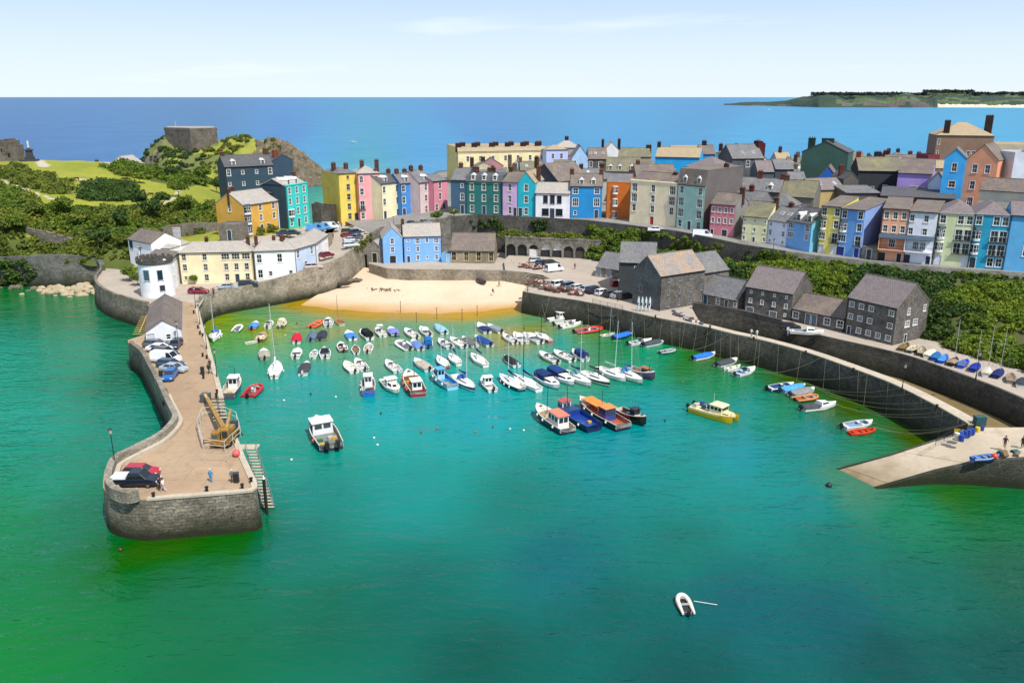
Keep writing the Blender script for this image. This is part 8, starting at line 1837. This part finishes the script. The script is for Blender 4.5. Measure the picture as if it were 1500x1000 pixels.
# timber staging on the outer side behind the shed
s3 = thing('timber_staging', 'slatted timber staging on the seaward side of the pier shed', 'staging', P(208,470,3)); o0 = s3.location.copy(); ta, tb = P(220,452,3.4), P(204,489,1.2)
for i in range(13):
    p = ta.lerp(tb, i/12)-o0; mb = MB(); mb.box(p.x-1.3, p.x+1.5, p.y-.13, p.y+.13, p.z-.08, p.z+.06); mb.build('slat', plain('#a8905c', .85), s3)
mb = MB(); mb.path([ta-o0+Vector((0, 0, .2)), tb-o0+Vector((0, 0, .2))], .12, 5); mb.build('beam', plain('#b89c64', .85), s3)
def crane():
    p = P(323, 657, 5); r = thing('crane', 'yellow mobile crane with two cabs and a lowered boom on the pier', 'crane', (p.x, p.y, 5), 0); r.scale = (.82,)*3; be2 = (P(300,578,6.1)-Vector((p.x, p.y, 5)))/.82; be = Vector((-.3, 2.8, 2.4)).lerp(be2, .87)
    Y = plain('#a07a34', .7, 0, .3, .3); Y2 = plain('#ab8850', .7, 0, .3, .3)
    mb = MB(); mb.box(-1.35, 1.35, 0, 5.4, .55, 1.15); mb.box(-1.45, 1.45, -.25, .3, .6, 1.0); mb.build('chassis', Y, r)
    w = MB(); w.cyl((-.2, 0, 0), (.2, 0, 0), .52, n=14); wm = w.mesh('wheel', plain('#161616', .8))
    for s in (-1, 1):
        for y in (1.0, 2.6, 4.4): ob('wheel', wm, r, (s*1.2, y, .52))
    for x0, x1, y0, z1, n_ in ((-1.35, -.1, .0, 2.5, 'driver_cab'), (.15, 1.35, .3, 2.9, 'crane_cab')):
        mb = MB(); mb.box(x0, x1, y0, y0+1.6, 1.15, z1, 0, None, .94, .9); c = mb.build(n_, Y, r)
        mb = MB(); mb.quad((x0+.14, y0+.015, 1.6), (x1-.14, y0+.015, 1.6), (x1-.16, y0+.06, z1-.2), (x0+.16, y0+.06, z1-.2)); mb.build('windscreen', glass('#27363c', .1), c)
        for sx in (x0+.02, x1-.02): mb = MB(); s = 1 if sx > (x0+x1)/2 else -1; q = [(sx+s*.0, y0+.25, 1.6), (sx+s*.0, y0+1.3, 1.6), (sx-s*.02, y0+1.25, z1-.25), (sx-s*.02, y0+.3, z1-.25)]; mb.quad(*(q if s > 0 else q[::-1])); mb.build('side_window', glass('#27363c', .1), c)
    mb = MB(); mb.cyl((0, 3.2, 1.15), (0, 3.2, 1.6), .9, n=14); mb.box(-1.0, 1.0, 2.2, 4.6, 1.6, 2.3); mb.build('turntable', Y2, r)
    mb = MB(); mb.box(-1.2, 1.2, 4.6, 5.5, 1.5, 2.6); mb.build('counterweight', plain('#3a4046', .6), r)
    def beam(nm, a, b, w0, w1, m, par=r):
        a, b = Vector(a), Vector(b); d = (b-a).normalized(); sx = d.cross(Vector((0, 0, 1))).normalized(); up = sx.cross(d); mb = MB()
        f = lambda p, w_: [p+sx*w_+up*w_, p-sx*w_+up*w_, p-sx*w_-up*w_, p+sx*w_-up*w_]
        mb.loft([f(a, w0), f(b, w1)], True, True, True); return mb.build(nm, m, par)
    bm = beam('boom', (-.3, 2.8, 2.4), tuple(be), .38, .3, Y2); beam('boom_section', tuple(be), tuple(be2), .22, .2, plain('#c8a860', .5), bm)
    mb = MB(); mb.box(be2.x-.75, be2.x+.75, be2.y-.6, be2.y+.9, .0, 1.5); mb.build('hook_block', plain('#4c565c', .5), r)
    j = beam('jib', (.35, 2.6, 2.3), (-.1, 6.4, 4.0), .22, .18, Y2); beam('hydraulic_ram', (.1, 1.9, 1.6), (-.1, 4.6, 3.4), .1, .1, plain('#8a8f92', .3, .7), bm)
    for a, b in (((-1.4, 2.2, .9), (-3.2, 1.7, .75)), ((1.4, 2.2, .9), (1.75, 1.6, .75)), ((-1.4, 4.9, .9), (-3., 5.2, .75)), ((1.4, 4.9, .9), (1.6, 5.3, .75))):
        o = beam('outrigger', a, b, .14, .12, Y); mb = MB(); mb.cyl((b[0], b[1], .75), (b[0], b[1], .1), .07, n=6); mb.cyl((b[0], b[1], 0.02), (b[0], b[1], .12), .28, n=10); mb.build('foot', DARK, o)
crane()
def fence_(lb, pts, z, h=1.1, rails=2, col='#d8dadc', closed=False, r=.03, name='barrier', cat='barrier', step=1.6, group=None):
    pts = [P(u, v, z) if not isinstance(u, Vector) else u for u, v in pts] if not isinstance(pts[0], Vector) else pts
    o0 = pts[0].copy(); t = thing(name, lb, cat, o0, 0, group)
    if closed: pts = pts+[pts[0]]
    rf = refine(pts, step); m = plain(col, .4, .4)
    for k in range(rails): mb = MB(); mb.path([p-o0+Vector((0, 0, h*(k+1)/rails)) for p in rf], r, 5); mb.build('rail', m, t)
    for p in rf: mb = MB(); mb.cyl(p-o0, p-o0+Vector((0, 0, h)), r*1.2, n=5); mb.build('post', m, t)
    return t
fence_('pale safety barrier around the yellow crane', [(290,630), (298,658), (330,662), (353,640), (347,618), (325,608), (297,612)], 5, 1.5, 2, '#e0e0dc', True, .04, step=2.2)
fence_('low barrier bar on feet in front of the crane', [(297,675), (333,677), (350,662)], 5, .9, 1, '#cfcfc8', step=2.)
mb = MB(); p = P(346,662,5.6); mb.ball((0, 0, -.12), .48, 12, 8); o = mb.build('mooring_buoy', plain('#e0605e', .5), None, p, smooth=True); tag(o, 'big pink round buoy lying on the pier beside the crane', 'buoy')
def lamp(u, v, z, h, lb, g='lamp posts along the harbour', c='#26282a'):
    t = thing('street_lamp', lb, 'street lamp', P(u, v, z), 0, g); m = plain(c, .5, .3)
    mb = MB(); mb.cyl((0, 0, 0), (0, 0, .9), .12, .09, 8); mb.cyl((0, 0, .9), (0, 0, h-.5), .06, .045, 8); mb.build('pole', m, t)
    mb = MB(); mb.cyl((0, 0, h-.5), (0, 0, h), .14, .24, 8); l = mb.build('lantern', plain('#b8b8a8', .2), t); mb = MB(); mb.cyl((0, 0, h), (0, 0, h+.28), .27, .04, 8); mb.build('lantern_cap', m, l)
for u, v, z, h, lb in ((170,688,5,5.2,'black lamp post behind the dark pickup at the pier end'),(303,512,5,4.5,'lamp post at the pier edge near the tour boat bend'),(293,476,5,4,'lamp post on the pier beside the yacht with blue covers'),(287,452,5,4.6,'lamp post where the pier meets the quay'),
   (262,507,5,4.5,'lamp post at the corner of the pier shed'),(318,553,5,4.6,'lamp post on the pier edge above the grey tour boat'),(665,327,14,4,'lamp post at the bend above the chapel'),(1321,572,5,4.2,'dark lamp post on the jetty towards the slipway'),(1429,556,5,4.5,'dark lamp post among the boats on the upper quay'),
   (773,428,5,3.6,'thin post at the corner of the harbour quay'),(905,441,5,5,'lamp post in front of the car park row'),(577,339,11.5,4,'lamp post on the terrace above the blue house'),(470,347,9.8,4,'lamp post at the bottom of the square'),(1132,374,13.5,3.6,'lamp post in front of the white cottage row')): lamp(u, v, z, h, lb)
bl = MB(); bl.cyl((0, 0, 0), (0, 0, .5), .18, .14, 10); bl.cyl((0, 0, .5), (0, 0, .62), .24, .2, 10); blm = bl.mesh('bollard', plain('#1d1c1c', .6, .3), 40)
for u, v, z in ((284,458,5),(290,480,5),(293,489,5),(297,492,5),(297,521,5),(303,524,5),(298,553,5),(318,575,5),(317,581,5),(303,718,5),(355,714,5),(225,727,5),(368,705,5),(240,592,5),(1040,480,5),(1104,497,5),(1180,517.5,5),(1250,543,5),(1372,597,5),(960,465,5)):
    o = ob('bollard', blm, None, P(u, v, z+.16)-Vector((0, 0, .12))); tag(o, 'squat black iron bollard on the edge of the pier or jetty', 'bollard', 'black iron bollards on the pier and jetty')
for u, v, lb, c, h in ((347,706,'tall dark litter bin beside the person in grey on the pier','#2a1c1e',1.15),(297,548,'dark post box shaped bin in the middle of the pier','#26282c',1.2),(236,552,'dark bin at the start of the stone bench','#303438',1.)):
    t = thing('litter_bin', lb, 'bin', P(u, v, 5)); mb = MB(); mb.box(-.25, .25, -.25, .25, 0, h, 0, None, .95, .95); mb.build('bin_body', plain(c, .6), t); mb = MB(); mb.box(-.28, .28, -.28, .28, h, h+.08); mb.build('lid', plain('#3c4044', .5), t)
# sign on the pier end wall
sg = thing('safety_sign', 'white and blue notice fixed to the rounded end wall of the pier', 'sign', P(199,733,4.1)+Vector((0, -.62, 0)), R(6))
mb = MB(); mb.box(-.85, .85, -.05, 0, -.45, .45); mb.build('board', plain('#e9edf0', .5), sg)
mb = MB(); mb.box(.0, .78, -.065, -.051, -.38, .38); mb.build('blue_panel', plain('#2a86d4', .5), sg)
mb = MB(); mb.cyl((-.42, -.05, .02), (-.42, -.075, .02), .26, n=20); mb.build('round_symbol', plain('#2d6fae', .5), sg); mb = MB(); mb.box(-.5, -.34, -.095, -.076, -.08, .12); mb.build('symbol_mark', WHITE, sg)
for k in range(3): mb = MB(); mb.box(.1, .68-.12*k, -.08, -.066, .2-.2*k, .27-.2*k); mb.build('text_line', WHITE, sg)
sg = thing('warning_sign', 'small yellow warning sign on the end of the jetty wall', 'sign', P(1399,629,4.2)+Vector((0, -1.0, 0)), R(-25)); mb = MB(); mb.box(-.6, .6, -.05, 0, -.5, .5); mb.build('board', plain('#d8b820', .5), sg); mb = MB(); mb.box(-.06, .06, -.07, -.051, -.1, .3); mb.box(-.06, .06, -.07, -.051, -.3, -.18); mb.build('symbol', DARK, sg)
# railings
fence_('black railing along the quay edge in front of the car park', [(868,445), (890,450), (912,454.5)], 5.1, 1.1, 3, '#2a2c2e', step=1.8, name='railing', cat='railing')
fence_('thin railing on the curved quay wall below the silver saloon', [p+Vector((0, 0, .5)) for p in QW[2:16]], 0, 1.0, 2, '#3a3c3e', step=1.8, name='railing', cat='railing')
fence_('dark handrail from the jetty end down the side of the slipway', [(1420,628), (1395,640), (1370,652)], 4.2, 1.0, 2, '#23262a', step=2., name='railing', cat='railing')
fence_('pale railing round the yellow cottage forecourt', [(1082,356), (1095,359.5), (1108,360.5)], 13.4, 1.0, 2, '#8f9496', step=1.2, name='railing', cat='railing')
# barrels and gear at the slip top
bb = MB(); bb.cyl((0, 0, 0), (0, 0, .9), .32, .32, 12); bb.cyl((0, 0, .3), (0, 0, .36), .34, .34, 12); bb.cyl((0, 0, .62), (0, 0, .68), .34, .34, 12)
for i, (u, v, c, lb) in enumerate([(1401,643,'#d8d4c4','cream'),(1407,641,'#2a4fa8','blue'),(1413,639.5,'#1f3f98','blue'),(1419,638,'#2648a0','blue'),(1424,636.5,'#233f8c','blue'),(1431,634.5,'#d8bc2c','yellow'),(1437,632.5,'#23408c','blue'),(1408,646,'#2246a0','blue')]):
    k = ('barrel', c); me = _cm.get(k) or bb.mesh('barrel', plain(c, .5), 40); _cm[k] = me; o = ob('barrel', me, None, P(u, v, 4.3)); g = 'blue barrels at the top of the slipway' if lb == 'blue' else None
    tag(o, 'blue plastic barrel in the row beside the jetty end on the slipway' if lb == 'blue' else lb+' plastic barrel among the blue ones on the slipway', 'barrel', g)
t = thing('storage_bin', 'dark green storage bin behind the row of barrels', 'storage bin', P(1434,622,4.9)); mb = MB(); mb.box(-.7, .7, -.5, .5, 0, 1.2, 0, None, .96, .96); mb.build('bin_body', plain('#1f4a4c', .6), t); mb = MB(); mb.box(-.74, .74, -.54, .54, 1.2, 1.3); mb.build('lid', plain('#27585a', .6), t)
for i in range(7):
    c = random.choice(['#3f6a72', '#2c5a60', '#77624a']); t = thing('lobster_pot', 'dark netted lobster pot in the heap beside the blue rowing boat', 'lobster pot', P(1462+random.uniform(0, 30), 664+random.uniform(-3, 4), 4.1), random.random(), 'lobster pots heaped on the slipway'); mb = MB(); mb.box(-.4, .4, -.3, .3, 0, .06); mb.build('base', DARK, t); mb = MB(); mb.cyl((-.4, 0, .08), (.4, 0, .08), .3, .3, 10); mb.build('net', plain(c, .95), t)
mb = MB(); p = P(1457,668,4.3); mb.ball((0, 0, 0), .4, 10, 6); tag(mb.build('mooring_buoy', plain('#d8452c', .5), None, p, smooth=True), 'orange red buoy at the stern of the blue rowing boat', 'buoy')
# water buoys
def buoy(u, v, c, lb, r=.17, g='small mooring buoys floating in the harbour'):
    t = thing('floating_buoy', lb, 'buoy', P(u, v, 0), 0, g); mb = MB(); mb.ball((0, 0, .12), (r, r, r), 10, 6); mb.build('float', plain(c, .5), t, smooth=True); mb = MB(); mb.cyl((0, 0, r), (0, 0, r+.22), .04, n=6); mb.build('eye', DARK, t)
for u, v, c in ((558,606,'#2a2c2e'),(416,587,'#e6e6e2'),(455,578,'#26282a'),(492,582,'#e8e8e4'),(548,642,'#eeeeea'),(617,634,'#7a4a2a'),(640,628,'#c8502c'),(697,633,'#c8502c'),(722,626,'#8a3a2a'),(747,629,'#e6e6e2'),(767,631,'#e6e6e2'),(553,652,'#eeeeea'),(974,617,'#26282a'),(427,674,'#eeeeea'),(1163,551,'#d8d8d2'),(435,474,'#2a3a30'),(418,492,'#d8d0c0'),(1000,560,'#9a6a3a')):
    buoy(u, v, c, {'#2a2c2e': 'small black buoy', '#26282a': 'small black buoy', '#2a3a30': 'small dark green buoy'}.get(c, 'small orange brown buoy' if c in ('#7a4a2a', '#c8502c', '#8a3a2a', '#9a6a3a') else 'small white buoy')+' floating between the moored boats')
buoy(1214,712,'#1e2024','dark buoy floating off the foot of the slipway',.4,None); buoy(177,806,'#3a3420','dark weedy float below the rounded end of the pier',.28,None)
for u, v, h in ((587,458,2.6),(640,467,2.4),(677,470,2.6),(699,462,2.2),(610,472,2.)):
    t = thing('mooring_post', 'thin dark post standing in the shallows off the sand', 'post', P(u, v, 0), 0, 'thin posts in the shallows off the beach'); mb = MB(); mb.cyl((0, 0, -1), (0, 0, h), .07, .06, 6); mb.build('pole', plain('#3a2c20', .9), t); mb = MB(); mb.cyl((0, 0, h), (0, 0, h+.2), .1, .1, 6); mb.build('top_mark', plain('#5c3a28', .8), t)
# mooring ropes
MR = plain('#9a9276', .9, 0, .1); GR = 'ropes hanging from the jetty'
def rope(a, b, sag, r=.03, lb='pale mooring rope running from the jetty top to a boat', g=GR, m=MR):
    n = 12; o0 = a.copy(); pts = [a.lerp(b, i/n)-o0-Vector((0, 0, sag*4*(i/n)*(1-i/n))) for i in range(n+1)]; mb = MB(); mb.path(pts, r, 4)
    tag(mb.build('mooring_rope', m, None, o0), lb, 'rope', g)
def jt_pt(f, off=0.): i = f*(len(JO)-1); k = min(len(JO)-2, int(i)); p = JO[k].lerp(JO[k+1], i-k); return p
for i in range(30):
    f = .16+.78*i/29+random.uniform(-.013, .013); p = jt_pt(f)+Vector((-.15, -.2, .1)); w = p+Vector((random.uniform(-.9, .3), random.uniform(-1.3, -.9), -5.2)); rope(p, w, .05+random.random()*.5, .018, 'pale rope hanging straight down the jetty wall into the water')
for f, (u, v) in ((.08,(790,466)),(.13,(815,462)),(.17,(832,470)),(.22,(850,478)),(.36,(905,487)),(.40,(948,497)),(.46,(966,500)),(.50,(985,514)),(.55,(1044,520)),(.60,(1078,530)),(.67,(1098,545)),(.74,(1115,545)),(.80,(1165,560)),(.82,(1178,563)),(.85,(1190,570)),(.87,(1205,578)),(.885,(1210,590)),(.90,(1215,592)),(.965,(1268,618)),(.975,(1272,625)),(.98,(1280,628))):
    rope(jt_pt(f)+Vector((-.1, -.15, .15)), P(u+4, v-2, .5), 1.3, .03)
# ---------------------------------------------------------------- cafe terraces, beach things
pt = MB(); pt.box(-.9, .9, -.38, .38, .70, .75); ptm = pt.mesh('table_top', plain('#6a4a3a', .8)); pb = MB(); pb.box(-.9, .9, -.14, .14, .42, .47); pbm = pb.mesh('bench_seat', plain('#5c4236', .8)); pg = MB(); pg.box(-.05, .05, -.7, .7, .38, .44); pg.box(-.04, .04, -.5, -.42, 0, .7); pg.box(-.04, .04, .42, .5, 0, .7); pgm = pg.mesh('leg_frame', plain('#5c4034', .8))
tb0 = None; cafe = []
for k in range(30):
    f, g_ = random.random(), random.random()
    cafe.append((P(772+f*84, 420.5+f*17-g_*10, 5), 'brown picnic table on the crowded quay corner above the harbour wall', 'picnic tables on the quay corner'))
for k in range(18):
    f, g_ = random.random(), random.random()
    cafe.append((P(748+f*52, 389+f*7+g_*5-2, 4.6 if f > .3 else 4.1), 'picnic table on the packed terrace beside the beach wall', 'picnic tables beside the beach'))
for p, lb, g in cafe:
    a = random.uniform(-.5, .5); t = thing('picnic_table', lb, 'picnic table', p, a, g); ob('table_top', ptm, t)
    for s in (-.68, .68): ob('bench', pbm, t, (0, s, 0)); ob('leg_frame', pgm, t, (s*.95, 0, 0))
pv = [person_mesh('sit', (c, l, '#b98a6c')) for c, l in (('#a83e3a', '#3a4458'), ('#e0d8d0', '#4a5a78'), ('#3a5a86', '#2a2c30'), ('#c89a86', '#5a4a44'), ('#6a3a44', '#26282c'), ('#d8b8a8', '#8a94a4'))]
hh = MB(); hh.ball((0, 0, 1.17), (.105, .12, .11), 10, 6, 0, -.35); hm_ = [hh.mesh('hair', plain(c, .9), 'all') for c in ('#2c2018', '#5a4028', '#a88858')]
names = ['red top', 'white top', 'blue top', 'beige top', 'dark plum top', 'pale pink top']
for k in range(56):
    p, lb, g = random.choice(cafe); i = random.randrange(6); first = 'quay corner' in lb
    s = random.choice((-1, 1)); t = thing('person', 'seated person in a %s at the picnic tables %s' % (names[i], 'on the quay corner' if first else 'beside the beach wall'), 'person', p+Vector((random.uniform(-.7, .7), s*.72, 0)), 0 if s < 0 else math.pi, 'people sitting at the %s tables in %s' % ('quay' if first else 'beach', names[i]))
    ob('body', pv[i], t); ob('hair', hm_[k % 3], t)
t = thing('beach_tent', 'small royal blue beach tent on the sand by the terrace wall', 'tent', P(752,406,2.3)); mb = MB(); mb.add([(-1.3, -1, 0), (1.3, -1, 0), (1.3, 1, 0), (-1.3, 1, 0), (-.2, .1, 1.4), (.3, .1, 1.4)], [(0, 1, 5, 4), (1, 2, 5), (2, 3, 4, 5), (3, 0, 4)]); mb.build('canopy', plain('#2450b8', .7), t); mb = MB(); mb.quad((-.5, -.93, .1), (.5, -.93, .1), (.25, -.35, .9), (-.2, -.35, .9)); mb.build('opening', DARK, t)
C = []; Rr_ = []
for k in range(60):
    u = 565+abs(random.gauss(0, 14))*1.0*random.choice((-1, 1)); v = 424+random.gauss(0, 1.4)+(u-565)*.05; p = P(u, v, 1.45); C.append(tuple(p)); Rr_.append(random.uniform(.06, .16))
stuffobj('seaweed', C, Rr_, 14, .09, leafmat((.10,.07,.03), (.16,.10,.04), (.05,.035,.02), 'sw'), 'dark strands of seaweed lying on the middle of the sand', 'seaweed', flat=.3)
# kayaks leaning under the sail loft
for i in range(4):
    t = thing('kayak', 'pale kayak standing upright against the dark end of the sail loft', 'kayak', P(934+i*5.5, 456+i*.3, 5), R(-30), 'kayaks leaning on the sail loft'); mb = MB(); rings = [[Vector((.3*w*math.cos(a), .12*w*math.sin(a)+z*.12, z)) for a in [2*math.pi*k/8 for k in range(8)]] for z, w in ((.05, .1), (.6, .75), (1.6, 1), (2.6, .75), (3.2, .1))]; mb.loft(rings, True, True, True); mb.build('hull', plain('#cfd6da', .4), t, smooth=True); mb = MB(); mb.ball((0, .08, 1.6), (.16, .08, .35), 8, 5); mb.build('seat_opening', DARK, t)
# fish crates, stacks and clutter at the sail loft and jetty root
cb = MB(); cb.box(-.4, .4, -.3, .3, 0, .32, 0, None, 1.05, 1.05); cbm = {c: cb.mesh('crate', plain(c, .6)) for c in ('#b03a34', '#d8d4cc', '#3a5a86', '#5c4434')}
for k in range(26):
    c = random.choice(list(cbm)); u = random.uniform(985, 1028); v = 457+(u-985)*.42+random.uniform(-2, 3); nm = {'#b03a34': 'red', '#d8d4cc': 'pale', '#3a5a86': 'blue', '#5c4434': 'brown'}[c]
    o = ob('fish_crate', cbm[c], None, P(u, v, 5)+Vector((0, 0, .0)), random.uniform(0, 3)); tag(o, nm+' fish crate among the gear on the walkway beside the sail loft', 'crate', nm+' crates beside the sail loft')
# terrace parasol and chimney on the castle terrace
t = thing('parasol', 'open cream parasol on a roof terrace in the middle of the town', 'parasol', PD(1298, 226, 17.2)); mb = MB(); mb.cyl((0, 0, 0), (0, 0, 2.5), .04, n=6); mb.build('pole', WHITE, t); mb = MB(); mb.cyl((0, 0, 2.3), (0, 0, 2.8), 1.6, .05, 8); mb.build('canopy', plain('#e8e2d4', .8), t)
# television aerials on the old town roofs
for u, v, d, h in ((1312,236,250,4),(1328,234,255,4.5),(1100,214,268,2.5)):
    z = CH-rate(v)*d; t = thing('roof_aerial', 'thin television aerial on a roof on the skyline', 'aerial', PD(u, d, z-h), 0, 'aerials on the old town roofs'); mb = MB(); mb.cyl((0, 0, 0), (0, 0, h), .05, n=5); mb.build('pole', IRON, t); mb = MB(); mb.cyl((-.6, 0, h*.9), (.6, 0, h*.9), .03, n=4); mb.build('crossbar', IRON, t)
print('objects', len(bpy.data.objects), 'mats', len(bpy.data.materials))
